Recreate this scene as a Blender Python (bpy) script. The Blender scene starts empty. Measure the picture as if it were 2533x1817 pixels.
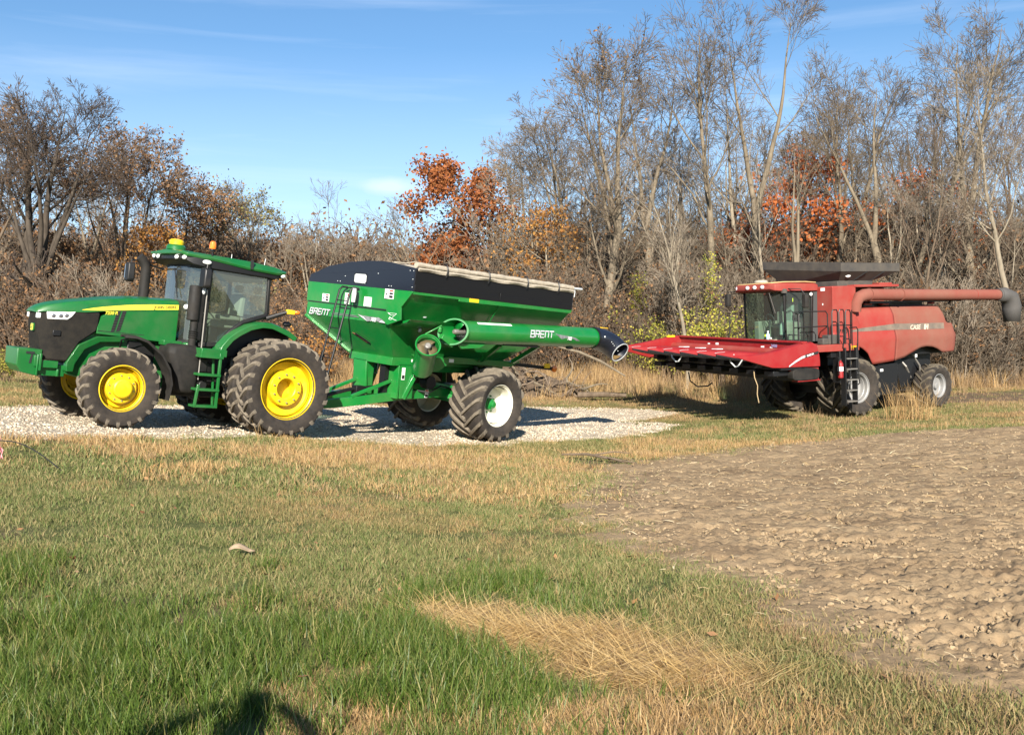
import bpy, math, random
import numpy as np
from mathutils import Vector, Matrix
R = math.radians
PI = math.pi
scene = bpy.context.scene
COL = scene.collection

# ------------------------------------------------------------------ mesh kit
class MB:
    def __init__(self):
        self.v = []; self.f = []; self.m = []
    def add(self, vs, fs, m=0):
        o = len(self.v)
        self.v.extend([tuple(map(float, p)) for p in vs])
        self.f.extend([tuple(i + o for i in f) for f in fs])
        self.m.extend([m] * len(fs))
        return self
    def hexa(self, p, m=0):
        return self.add(p, [(0,3,2,1),(4,5,6,7),(0,1,5,4),(1,2,6,5),(2,3,7,6),(3,0,4,7)], m)
    def box(self, x0, x1, y0, y1, z0, z1, m=0):
        return self.hexa([(x0,y0,z0),(x1,y0,z0),(x1,y1,z0),(x0,y1,z0),(x0,y0,z1),(x1,y0,z1),(x1,y1,z1),(x0,y1,z1)], m)
    def prism(self, pts, axis, a, b, m=0):
        n = len(pts)
        def q(p, c):
            return {'y': (p[0], c, p[1]), 'x': (c, p[0], p[1]), 'z': (p[0], p[1], c)}[axis]
        vs = [q(p, a) for p in pts] + [q(p, b) for p in pts]
        fs = [tuple(range(n)), tuple(range(2*n-1, n-1, -1))] + [(i, (i+1) % n + 0, (i+1) % n + n, i + n) for i in range(n)]
        return self.add(vs, fs, m)
    def loft(self, rings, m=0, caps=True, closed=True):
        n = len(rings[0]); vs = [p for r in rings for p in r]; fs = []
        for i in range(len(rings)-1):
            for j in range(n if closed else n-1):
                k = (j+1) % n
                fs.append((i*n+j, i*n+k, (i+1)*n+k, (i+1)*n+j))
        if caps:
            fs.append(tuple(range(n-1, -1, -1))); fs.append(tuple(range((len(rings)-1)*n, len(rings)*n)))
        return self.add(vs, fs, m)
    def tube(self, path, r, n=8, m=0, caps=True):
        P = [Vector(p) for p in path]; rings = []
        up = Vector((0,0,1)); prev = None
        for i, p in enumerate(P):
            t = ((P[min(i+1, len(P)-1)] - P[max(i-1, 0)])).normalized()
            if prev is None:
                a = t.cross(up)
                if a.length < .05: a = t.cross(Vector((0,1,0)))
            else:
                a = prev - t * prev.dot(t)
                if a.length < 1e-4: a = t.cross(up)
            a.normalize(); prev = a; b = t.cross(a)
            rr = r[i] if isinstance(r, (list, tuple)) else r
            rings.append([p + (a*math.cos(2*PI*k/n) + b*math.sin(2*PI*k/n))*rr for k in range(n)])
        return self.loft(rings, m, caps)
    def bar(self, p, q, w, h, m=0, up=(0,0,1)):
        p, q = Vector(p), Vector(q); t = (q-p).normalized(); u = Vector(up)
        s = t.cross(u)
        if s.length < .01: s = t.cross(Vector((1,0,0)))
        s.normalize(); u = s.cross(t)
        c = [(-w/2,-h/2),(w/2,-h/2),(w/2,h/2),(-w/2,h/2)]
        return self.loft([[p+s*a+u*b for a, b in c], [q+s*a+u*b for a, b in c]], m)
    def lathe(self, prof, c=(0,0,0), n=32, m=0, axis='y', caps=False):
        # prof: (radius, along axis)
        rings = []
        for r, a in prof:
            ring = []
            for k in range(n):
                t = 2*PI*k/n; x, z = r*math.cos(t), r*math.sin(t)
                ring.append({'y': (c[0]+x, c[1]+a, c[2]+z), 'z': (c[0]+x, c[1]+z, c[2]+a), 'x': (c[0]+a, c[1]+x, c[2]+z)}[axis])
            rings.append(ring)
        return self.loft(rings, m, caps)
    def ball(self, c, rx, ry, rz, n=14, m=0):
        rings = []
        for i in range(1, n//2+1):
            t = PI*(i-.0)/(n//2+1)
            rings.append([(c[0]+rx*math.sin(t)*math.cos(2*PI*k/n), c[1]+ry*math.sin(t)*math.sin(2*PI*k/n), c[2]+rz*math.cos(t)) for k in range(n)])
        return self.loft(rings, m, True)
    def build(self, name, mats, parent=None, bevel=0, angle=35, smooth=True, seg=2, solid=0):
        me = bpy.data.meshes.new(name)
        me.from_pydata(self.v, [], self.f)
        if not isinstance(mats, (list, tuple)): mats = [mats]
        for mt in mats: me.materials.append(mt)
        me.polygons.foreach_set('material_index', self.m)
        import bmesh
        bm = bmesh.new(); bm.from_mesh(me)
        bmesh.ops.recalc_face_normals(bm, faces=bm.faces); bm.to_mesh(me); bm.free()
        if smooth:
            me.polygons.foreach_set('use_smooth', [True]*len(me.polygons))
            me.set_sharp_from_angle(angle=R(angle))
        me.update()
        o = bpy.data.objects.new(name, me); COL.objects.link(o)
        if parent is not None: o.parent = parent
        if solid:
            s = o.modifiers.new('solid', 'SOLIDIFY'); s.thickness = solid; s.offset = 0
        if bevel:
            b = o.modifiers.new('bevel', 'BEVEL'); b.width = bevel; b.segments = seg; b.limit_method = 'ANGLE'; b.angle_limit = R(32); b.harden_normals = False
        return o

def empty(name, parent=None, loc=(0,0,0)):
    o = bpy.data.objects.new(name, None); COL.objects.link(o); o.location = loc; o.empty_display_size = .3
    if parent is not None: o.parent = parent
    return o
def tag(o, label, cat, group=None):
    o['label'] = label; o['category'] = cat
    if group: o['group'] = group
    return o
def kind(o, k, label=None, cat=None):
    o['kind'] = k
    if label: o['label'] = label
    if cat: o['category'] = cat
    return o
def fast_mesh(name, V, F, mats, smooth=False):
    """numpy verts (N,3), faces (M,k) all of the same size"""
    V = np.ascontiguousarray(V, np.float32); F = np.ascontiguousarray(F, np.int32)
    me = bpy.data.meshes.new(name)
    k = F.shape[1]
    me.vertices.add(len(V)); me.vertices.foreach_set('co', V.ravel())
    me.loops.add(F.size); me.loops.foreach_set('vertex_index', F.ravel())
    me.polygons.add(len(F)); me.polygons.foreach_set('loop_start', np.arange(0, F.size, k, dtype=np.int32))
    try: me.polygons.foreach_set('loop_total', np.full(len(F), k, np.int32))
    except Exception: pass
    if smooth: me.polygons.foreach_set('use_smooth', np.ones(len(F), bool))
    if not isinstance(mats, (list, tuple)): mats = [mats]
    for m in mats: me.materials.append(m)
    me.update(calc_edges=True); me.validate()
    return me
def link(name, me, parent=None):
    o = bpy.data.objects.new(name, me); COL.objects.link(o)
    if parent is not None: o.parent = parent
    return o

# ------------------------------------------------------------------ materials
def mat(name, col, rough=.5, metal=0., spec=.5, coat=0., var=0., vscale=6., dust=0., dustcol=(.32,.25,.18), dscale=1.6, bump=0., bscale=40., rnd=0., dlo=.34):
    m = bpy.data.materials.new(name); m.use_nodes = True
    nt = m.node_tree; b = nt.nodes['Principled BSDF']
    b.inputs['Roughness'].default_value = rough; b.inputs['Metallic'].default_value = metal
    b.inputs['Specular IOR Level'].default_value = spec; b.inputs['Coat Weight'].default_value = coat
    b.inputs['Coat Roughness'].default_value = .12
    b.inputs['Base Color'].default_value = (*col, 1)
    N = nt.nodes.new; L = nt.links.new
    tc = N('ShaderNodeTexCoord')
    src = None
    def rgb(c):
        n = N('ShaderNodeRGB'); n.outputs[0].default_value = (*c, 1); return n.outputs[0]
    src = rgb(col)
    if var:
        no = N('ShaderNodeTexNoise'); no.inputs['Scale'].default_value = vscale; no.inputs['Detail'].default_value = 6
        L(tc.outputs['Object'], no.inputs['Vector'])
        mr = N('ShaderNodeMapRange'); mr.inputs['From Min'].default_value = .3; mr.inputs['From Max'].default_value = .7
        mr.inputs['To Min'].default_value = 1-var; mr.inputs['To Max'].default_value = 1+var
        L(no.outputs['Fac'], mr.inputs['Value'])
        mx = N('ShaderNodeVectorMath'); mx.operation = 'SCALE'; L(src, mx.inputs[0]); L(mr.outputs[0], mx.inputs['Scale']); src = mx.outputs[0]
    if rnd:
        oi = N('ShaderNodeNewGeometry'); mr = N('ShaderNodeMapRange'); mr.inputs['To Min'].default_value = 1-rnd; mr.inputs['To Max'].default_value = 1+rnd
        L(oi.outputs['Random Per Island'], mr.inputs['Value'])
        mx = N('ShaderNodeVectorMath'); mx.operation = 'SCALE'; L(src, mx.inputs[0]); L(mr.outputs[0], mx.inputs['Scale']); src = mx.outputs[0]
    if dust:
        no = N('ShaderNodeTexNoise'); no.inputs['Scale'].default_value = dscale; no.inputs['Detail'].default_value = 8; no.inputs['Roughness'].default_value = .65
        L(tc.outputs['Object'], no.inputs['Vector'])
        cr = N('ShaderNodeMapRange'); cr.inputs['From Min'].default_value = dlo; cr.inputs['From Max'].default_value = .7
        cr.inputs['To Max'].default_value = dust; L(no.outputs['Fac'], cr.inputs['Value'])
        mx = N('ShaderNodeMix'); mx.data_type = 'RGBA'; L(cr.outputs[0], mx.inputs['Factor']); L(src, mx.inputs['A']); mx.inputs['B'].default_value = (*dustcol, 1)
        src = mx.outputs['Result']
        rr = N('ShaderNodeMapRange'); rr.inputs['To Min'].default_value = rough; rr.inputs['To Max'].default_value = .95; L(cr.outputs[0], rr.inputs['Value']); L(rr.outputs[0], b.inputs['Roughness'])
    L(src, b.inputs['Base Color'])
    if bump:
        no = N('ShaderNodeTexNoise'); no.inputs['Scale'].default_value = bscale; no.inputs['Detail'].default_value = 6; L(tc.outputs['Object'], no.inputs['Vector'])
        bp = N('ShaderNodeBump'); bp.inputs['Strength'].default_value = bump; bp.inputs['Distance'].default_value = .02; L(no.outputs['Fac'], bp.inputs['Height']); L(bp.outputs[0], b.inputs['Normal'])
    return m

def leafmat(name, cols, rough=.7, trans=.25):
    """colours picked per leaf / blade"""
    m = bpy.data.materials.new(name); m.use_nodes = True
    nt = m.node_tree; b = nt.nodes['Principled BSDF']; N = nt.nodes.new; L = nt.links.new
    g = N('ShaderNodeNewGeometry'); oi = N('ShaderNodeObjectInfo')
    ad = N('ShaderNodeMath'); ad.operation = 'ADD'; L(g.outputs['Random Per Island'], ad.inputs[0]); L(oi.outputs['Random'], ad.inputs[1])
    fr = N('ShaderNodeMath'); fr.operation = 'FRACT'; L(ad.outputs[0], fr.inputs[0])
    cr = N('ShaderNodeValToRGB'); L(fr.outputs[0], cr.inputs[0])
    el = cr.color_ramp.elements
    while len(el) < len(cols): el.new(.5)
    for i, c in enumerate(cols):
        el[i].position = i/(len(cols)-1) if len(cols) > 1 else 0; el[i].color = (*c, 1)
    L(cr.outputs[0], b.inputs['Base Color'])
    b.inputs['Roughness'].default_value = rough; b.inputs['Specular IOR Level'].default_value = .3
    if trans:
        tr = N('ShaderNodeBsdfTranslucent'); L(cr.outputs[0], tr.inputs[0]); mx = N('ShaderNodeMixShader'); mx.inputs[0].default_value = trans
        L(b.outputs[0], mx.inputs[1]); L(tr.outputs[0], mx.inputs[2]); L(mx.outputs[0], nt.nodes['Material Output'].inputs[0])
    return m

def glassmat(name, tint, refl=.08):
    m = bpy.data.materials.new(name); m.use_nodes = True
    nt = m.node_tree; N = nt.nodes.new; L = nt.links.new
    for n in list(nt.nodes):
        if n.type == 'BSDF_PRINCIPLED': nt.nodes.remove(n)
    t = N('ShaderNodeBsdfTransparent'); t.inputs[0].default_value = (*tint, 1)
    g = N('ShaderNodeBsdfGlossy'); g.inputs['Roughness'].default_value = .03; g.inputs[0].default_value = (.9,.95,1,1)
    d = N('ShaderNodeBsdfDiffuse'); d.inputs[0].default_value = (.35,.36,.32,1)
    f0 = N('ShaderNodeLayerWeight'); f0.inputs['Blend'].default_value = .5; f = N('ShaderNodeMath'); f.operation = 'POWER'; f.inputs[1].default_value = 4; L(f0.outputs['Facing'], f.inputs[0])
    a = N('ShaderNodeMath'); a.operation = 'MULTIPLY_ADD'; a.inputs[1].default_value = .85; a.inputs[2].default_value = .04+refl; L(f.outputs[0], a.inputs[0])
    mx = N('ShaderNodeMixShader'); L(a.outputs[0], mx.inputs[0]); L(t.outputs[0], mx.inputs[1]); L(g.outputs[0], mx.inputs[2])
    m2 = N('ShaderNodeMixShader'); m2.inputs[0].default_value = .06; L(mx.outputs[0], m2.inputs[1]); L(d.outputs[0], m2.inputs[2])
    L(m2.outputs[0], nt.nodes['Material Output'].inputs[0])
    return m

M = {}
M['jd'] = mat('green_paint', (.006,.118,.022), .36, coat=.22, var=.08, vscale=2, dust=.16, dustcol=(.16,.15,.09), dscale=2.2, dlo=.42)
M['brent'] = mat('bright_green_paint', (.005,.175,.028), .30, coat=.4, var=.09, vscale=1.4, dust=.16, dustcol=(.20,.20,.10), dscale=1.7, dlo=.44)
M['yellow'] = mat('yellow_paint', (.66,.46,.006), .4, coat=.15, var=.06, dust=.30, dustcol=(.33,.21,.06), dscale=6, dlo=.5)
M['decalyellow'] = mat('yellow_decal', (.82,.68,.06), .4)
M['black'] = mat('black_plastic', (.007,.007,.0075), .42, spec=.4, var=.15, dust=.25, dustcol=(.04,.034,.027), dscale=3)
M['dusty_black'] = mat('dusty_black_plastic', (.010,.0096,.009), .6, spec=.3, dust=.8, dustcol=(.034,.029,.024), dscale=3.2)
M['steel_black'] = mat('black_steel', (.009,.009,.010), .45, spec=.4)
M['sky_black'] = mat('sky_tinted_black_steel', (.009,.011,.019), .36, coat=.25, var=.1, vscale=25)  # black steel whose blue tone stands for the reflected sky
M['grille'] = mat('grille_mesh', (.012,.011,.010), .7, spec=.15, dust=.7, dustcol=(.035,.030,.023), dscale=7, bump=.5, bscale=120)
M['rubber'] = mat('dusty_tyre_rubber', (.024,.021,.019), .85, spec=.3, var=.3, vscale=12, dust=.55, dustcol=(.075,.058,.043), dscale=5, bump=.25, bscale=60)
M['tread'] = mat('muddy_tyre_tread', (.12,.102,.078), .95, spec=.2, var=.3, vscale=14, dust=.8, dustcol=(.22,.182,.138), dscale=9, bump=.5, bscale=70)
M['tread_dark'] = mat('worn_tyre_tread', (.075,.064,.048), .92, spec=.2, var=.3, vscale=14, dust=.7, dustcol=(.145,.118,.085), dscale=9, bump=.4, bscale=70)
M['white_rim'] = mat('cream_rim_paint', (.72,.69,.58), .4, coat=.2, dust=.15, dustcol=(.4,.33,.2), dscale=4)
M['grey_rim'] = mat('silver_rim_paint', (.27,.27,.27), .45, metal=.2, dust=.3, dustcol=(.3,.26,.2), dscale=6)
M['red'] = mat('red_paint', (.27,.016,.013), .5, coat=.08, spec=.35, dust=.6, dustcol=(.25,.095,.068), dscale=1.2, dlo=.25)
M['red_dusty'] = mat('dusty_red_paint', (.21,.022,.016), .75, spec=.25, dust=.9, dustcol=(.205,.098,.070), dscale=.8, dlo=.02)
M['red_head'] = mat('bright_red_paint', (.25,.007,.009), .45, coat=.06, spec=.4, dust=.22, dustcol=(.27,.09,.075), dscale=2)
M['grey_ext'] = mat('grey_bin_plastic', (.045,.041,.038), .7, dust=.7, dustcol=(.095,.08,.062), dscale=3)
M['grey_spout'] = mat('grey_rubber_spout', (.055,.052,.05), .7, dust=.5, dustcol=(.10,.09,.08))
M['chrome'] = mat('polished_metal', (.75,.75,.75), .2, metal=1)
M['steel'] = mat('bare_steel', (.33,.31,.28), .45, metal=.7, dust=.4, dustcol=(.28,.22,.16))
M['lamp'] = mat('lamp_lens', (.80,.80,.78), .15, spec=.8, coat=.6)
M['lampdark'] = mat('lamp_inner', (.25,.25,.27), .2, metal=.6)
M['amber'] = mat('amber_lens', (.85,.20,.02), .2, coat=.5)
M['yellowref'] = mat('yellow_reflector', (.9,.55,.02), .3)
M['tarp'] = mat('cream_tarp', (.37,.32,.245), .85, var=.12, vscale=14, bump=.6, bscale=9)
M['white'] = mat('white_decal', (.80,.80,.78), .5)
M['silver'] = mat('silver_decal', (.50,.52,.52), .4)
M['greydecal'] = mat('grey_decal', (.17,.18,.18), .5, var=.4, vscale=8)
M['stripe'] = mat('dusty_grey_decal', (.10,.085,.07), .7, dust=.9, dustcol=(.22,.16,.12), dscale=2.5)
M['tan_letter'] = mat('dusty_tan_lettering', (.50,.42,.33), .7)
M['redsq'] = mat('red_decal', (.6,.05,.03), .5)
M['blk'] = mat('black_decal', (.02,.02,.02), .5)
M['interior'] = mat('cab_interior_beige', (.36,.35,.28), .8)
M['interior_dark'] = mat('cab_interior_dark', (.05,.055,.055), .7)
M['glass'] = glassmat('green_cab_glass', (.58,.70,.64), .08)
M['glass2'] = glassmat('dark_cab_glass', (.50,.64,.58), .0)
M['rust'] = mat('rusty_plate', (.30,.13,.07), .7)
M['flight'] = mat('dusty_shaded_flighting', (.10,.075,.035), .7)  # dusty tan, darkened for the shade inside the auger mouth
M['darkened_black'] = mat('darkened_black_steel', (.005,.005,.006), .5, spec=.35)  # copy of the hopper black, darkened for its less lit side
M['grain'] = mat('corn_grain', (.34,.22,.08), .8)
M['wood'] = mat('weathered_wood', (.15,.11,.075), .9, var=.35, vscale=8, bump=.5, bscale=30)
M['jug'] = mat('pale_green_plastic', (.5,.62,.5), .5)
M['blueplastic'] = mat('pale_blue_plastic', (.45,.7,.75), .5)
M['lime'] = mat('lime_sticker', (.45,.65,.05), .5)

def text(body, size, m, parent, org, xd, up, name='lettering', shear=0., bold=0., ext=.003):
    cu = bpy.data.curves.new(name, 'FONT'); cu.body = body; cu.size = size; cu.shear = shear; cu.offset = bold; cu.extrude = ext; cu.resolution_u = 3
    o = bpy.data.objects.new('tmp', cu); COL.objects.link(o)
    dg = bpy.context.evaluated_depsgraph_get()
    me = bpy.data.meshes.new_from_object(o.evaluated_get(dg)); me.name = name
    bpy.data.objects.remove(o); bpy.data.curves.remove(cu)
    me.materials.clear(); me.materials.append(m)
    q = bpy.data.objects.new(name, me); COL.objects.link(q); q.parent = parent
    x = Vector(xd).normalized(); u = Vector(up); z = x.cross(u).normalized(); u = z.cross(x)
    q.matrix_local = Matrix(((x.x,u.x,z.x,org[0]),(x.y,u.y,z.y,org[1]),(x.z,u.z,z.z,org[2]),(0,0,0,1)))
    return q
def seglet(word, h, m, parent, org, xd, up, name='lettering', slant=.28, w=.72, gap=.26, th=.2):
    """square cut italic lettering built from strokes (used for BRENT)"""
    G = {'B': [(0,0,1,0),(0,.5,1,.5),(0,1,1,1),(0,0,0,1),(1,0,1,.5),(.86,.5,.86,1)], 'R': [(0,0,0,1),(0,1,1,1),(0,.5,1,.5),(1,.5,1,1),(.9,0,.9,.5)],
         'E': [(0,0,0,1),(0,0,1,0),(0,.5,.85,.5),(0,1,1,1)], 'N': [(0,0,0,1),(0,1,1,1),(1,0,1,1)], 'T': [(-.05,1,1.05,1),(.5,0,.5,1)]}
    b = MB(); x = Vector(xd).normalized(); u = Vector(up); z = x.cross(u).normalized(); u = z.cross(x); o = Vector(org)
    def P(a, c, d): return o + x*(a + c*slant*1.0) + u*c + z*d
    off = 0; t = th*h/2
    for ch in word:
        for (x0,y0,x1,y1) in G[ch]:
            ax, ay, bx, by = off+x0*w*h, y0*h, off+x1*w*h, y1*h
            if y0 == y1: ax -= t; bx += t; q = [(ax,ay-t),(bx,ay-t),(bx,ay+t),(ax,ay+t)]; dz = .004
            else: q = [(ax-t,ay),(ax+t,ay),(bx+t,by),(bx-t,by)]; dz = .0025
            b.add([P(a, c, 0) for a, c in q] + [P(a, c, dz) for a, c in q], [(0,3,2,1),(4,5,6,7),(0,1,5,4),(1,2,6,5),(2,3,7,6),(3,0,4,7)])
        off += (w+gap)*h
    return b.build(name, m, parent, smooth=False)

# ------------------------------------------------------------------ numpy noise
def vnoise(x, y, seed=0):
    xi = np.floor(x).astype(np.int64); yi = np.floor(y).astype(np.int64); xf = x-xi; yf = y-yi
    def h(a, b):
        n = (a*374761393 + b*668265263 + seed*974634777) & 0xffffffff
        n = ((n ^ (n >> 13))*1274126177) & 0xffffffff
        return ((n ^ (n >> 16)) & 0xffff)/65535.
    u = xf*xf*(3-2*xf); v = yf*yf*(3-2*yf)
    return (h(xi,yi)*(1-u)+h(xi+1,yi)*u)*(1-v)+(h(xi,yi+1)*(1-u)+h(xi+1,yi+1)*u)*v
def fbm(x, y, seed=0, oct=4, gain=.5):
    s = 0; a = 1; t = 0
    for i in range(oct):
        s = s + a*vnoise(x*2**i, y*2**i, seed+i*17); t += a; a *= gain
    return s/t

def split_pieces(names):
    """gives every separate piece of the named parts a mesh of its own"""
    for o in [o for o in bpy.data.objects if o.type == 'MESH' and o.name.split('.')[0] in names]:
        me = o.data; n = len(me.vertices); par = list(range(n))
        def find(a):
            while par[a] != a: par[a] = par[par[a]]; a = par[a]
            return a
        for e in me.edges:
            a, b = find(e.vertices[0]), find(e.vertices[1])
            if a != b: par[a] = b
        isl = {}
        for v in range(n): isl.setdefault(find(v), []).append(v)
        G = [[set(vs), [min(me.vertices[v].co[k] for v in vs) for k in range(3)], [max(me.vertices[v].co[k] for v in vs) for k in range(3)]] for vs in isl.values()]
        ch = True
        while ch:
            ch = False
            for i in range(len(G)):
                for j in range(i+1, len(G)):
                    if all(G[i][1][k] < G[j][2][k]+.012 and G[j][1][k] < G[i][2][k]+.012 for k in range(3)):
                        G[i][0] |= G[j][0]; G[i][1] = [min(a,b) for a,b in zip(G[i][1],G[j][1])]; G[i][2] = [max(a,b) for a,b in zip(G[i][2],G[j][2])]; G.pop(j); ch = True; break
                if ch: break
        if len(G) < 2: continue
        import bmesh
        for g in G[1:] + G[:1]:
            bm = bmesh.new(); bm.from_mesh(me); bm.verts.ensure_lookup_table()
            bmesh.ops.delete(bm, geom=[v for v in bm.verts if v.index not in g[0]], context='VERTS')
            if g is G[0]: bm.to_mesh(me); bm.free(); continue
            c = o.copy(); c.data = me.copy(); COL.objects.link(c); bm.to_mesh(c.data); bm.free()
# ------------------------------------------------------------------ terrain
EYE = 1.6
TP = np.array([(-7.3,18.26,.36),(-8.66,19.7,.5),(-4.72,20.02,.08),(-6.76,22.2,.3),(-.62,24.3,-.36),(-2.6,26,-.11),(-3.85,22.5,-.1),
 (11.14,32.65,-.2),(9.83,35.1,-.14),(14.76,34.6,-.01),(13.5,36.95,.05),(0,4,0),(-3,4,.02),(4,4.5,0),(0,9,-.05),(-5,10,.25),(6,10,-.1),
 (8,18,-.2),(2,18,-.4),(0,15,-.2),(-7,15,.45),(-10,19,.65),(-14,24,.9),(12,25,-.12),(20,26,.05),(5.5,34,-.22),(6.6,28.4,-.4),(2,30,-.35),
 (20,40,.15),(22,46,.55),(10,46,.75),(5,45,.9),(-2,45,.8),(-12,45,1.),(-25,50,2.),(-32,60,3.),(0,70,1.5),(30,70,1.5),(0,0,.05),(0,-3.5,1.5),
 (-6,0,.35),(8,0,.15),(-80,150,2.5),(80,150,2.5),(-100,-40,.6),(100,-40,.5),(-80,40,3.2),(80,40,1.2),(0,-40,.8),(0,160,2.),(-1.4,-2.2,1.35),(2,-3.5,1.5)], float)  # includes an unseen rise behind the camera, added to stretch the person's shadow
def _tps(r2): return np.where(r2 > 1e-9, r2*np.log(np.maximum(r2, 1e-9)), 0)
def _fit():
    X = TP[:, :2]; n = len(X)
    K = _tps(((X[:,None]-X[None])**2).sum(-1)) + np.eye(n)*.6
    P = np.c_[np.ones(n), X]
    A = np.block([[K, P],[P.T, np.zeros((3,3))]])
    return np.linalg.solve(A, np.r_[TP[:,2], 0,0,0])
TW = _fit()
def H(x, y):
    x = np.asarray(x, float); y = np.asarray(y, float); sh = np.broadcast(x, y).shape
    xf = np.broadcast_to(x, sh).ravel(); yf = np.broadcast_to(y, sh).ravel(); out = np.zeros(len(xf))
    for s in range(0, len(xf), 50000):
        q = np.c_[xf[s:s+50000], yf[s:s+50000]]
        out[s:s+50000] = _tps(((q[:,None]-TP[None,:,:2])**2).sum(-1))@TW[:-3] + TW[-3] + q@TW[-2:]
    out = out + .05*(fbm(xf*.5, yf*.5, 3, 3)-.5)*np.clip((26-yf)/20, .25, 1)
    return out.reshape(sh)
def H1(x, y): return float(H(np.array([x]), np.array([y]))[0])
# ------------------------------------------------------------------ vehicles: frames, wheels
def frame(o, az, slope):
    a = R(az); gx, gy = slope
    h = Vector((-math.sin(a), -math.cos(a), 0)); h.z = gx*h.x + gy*h.y; h.normalize()
    n = Vector((-gx, -gy, 1)).normalized(); y = n.cross(h)
    return Matrix(((h.x,y.x,n.x,o[0]),(h.y,y.y,n.y,o[1]),(h.z,y.z,n.z,o[2]),(0,0,0,1)))

def tyre_mb(Ro, W, rr, nl, lh, direc=1, lw=.06):
    b = MB()
    prof = [(rr-.015,-.34*W),(rr+.03,-.42*W),(rr+.35*(Ro-rr),-.49*W),(rr+.62*(Ro-rr),-.5*W),(Ro-lh*1.6,-.475*W),(Ro-lh*1.05,-.40*W),(Ro-lh,-.2*W),(Ro-lh*.9,0)]
    prof = prof + [(r, -a) for r, a in prof[-2::-1]]
    b.lathe(prof, n=56, m=0)
    for f in b.f[:]: pass
    # tread floor left in dark rubber, standing in for shade between lugs
    nf = len(b.f); n = 56; k = len(prof)-1
    for i in range(k):
        if 4 <= i < k-4:
            for j in range(n): b.m[i*n+j] = 0
    for s in (-1, 1):
        for q in range(nl):
            th0 = (q + (.5 if s > 0 else 0))*2*PI/nl
            rings = []
            for i, t in enumerate((0, .22, .45, .68, .86, .97, 1.03)):
                yy = s*W*(-.035 + .535*min(t, 1.0)); 
                th = th0 + direc*(.50*W*t*.95/Ro)*(1 if t < .9 else .97)
                ro = Ro*(1 - .010*t) - (0 if t < .8 else (.012 if t < .95 else (.035 if t < 1.0 else .06)))
                ri = ro - lh - .03 - (0 if t < .95 else .0)
                w = lw*(1 + .25*t)/Ro
                if t > 1.0: yy = s*W*.499
                rings.append([(r*math.cos(a), yy, r*math.sin(a)) for r, a in ((ri, th-w*.72),(ro, th-w*.42),(ro, th+w*.42),(ri, th+w*.72))])
            b.loft(rings, m=1)
    return b

def wheel(parent, c, Ro, W, rr, prof, nl, lh, rimmat, treadm='tread', side=1, hubprof=None, hubmat=None, bolts=None, phase=0., lw=.06, cache={}):
    """c: centre of tyre; prof/hubprof measured from rim lip plane, positive outward; side=+1 outward is +y"""
    w = empty('wheel', parent, c)
    if side < 0: w.rotation_euler = (0, 0, PI)
    key = (Ro, W, rr, nl)
    if key not in cache:
        cache[key] = tyre_mb(Ro, W, rr, nl, lh, 1, lw).build('tyre', [M['rubber'], M[treadm]], None, angle=30).data
        bpy.data.objects.remove([o for o in bpy.data.objects if o.data == cache[key]][0])
    t = link('tyre', cache[key], w); t.rotation_euler = (0, phase, 0)
    b = MB(); lip = W*.40
    b.lathe([(r, lip + a) for r, a in prof], n=48)
    # inner side of the rim
    b.lathe([(rr+.005, -W*.36),(rr-.03, -W*.34),(rr-.06, -W*.1),(rr-.06, lip-.1)], n=48)
    b.build('rim', rimmat, w, angle=28)
    if hubprof:
        h = MB(); h.lathe([(r, lip + a) for r, a in hubprof], n=28)
        if bolts:
            n, rb, ab, sz, bm = bolts
            for k in range(n):
                a = 2*PI*k/n + .2
                h.lathe([(sz, lip+ab-.03),(sz, lip+ab+.02),(sz*.6, lip+ab+.03),(.001, lip+ab+.03)], c=(rb*math.cos(a), 0, rb*math.sin(a)), n=6, m=1)
            h.build('hub', [hubmat, bm], w, angle=28)
        else: h.build('hub', hubmat, w, angle=28)
    return w

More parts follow.
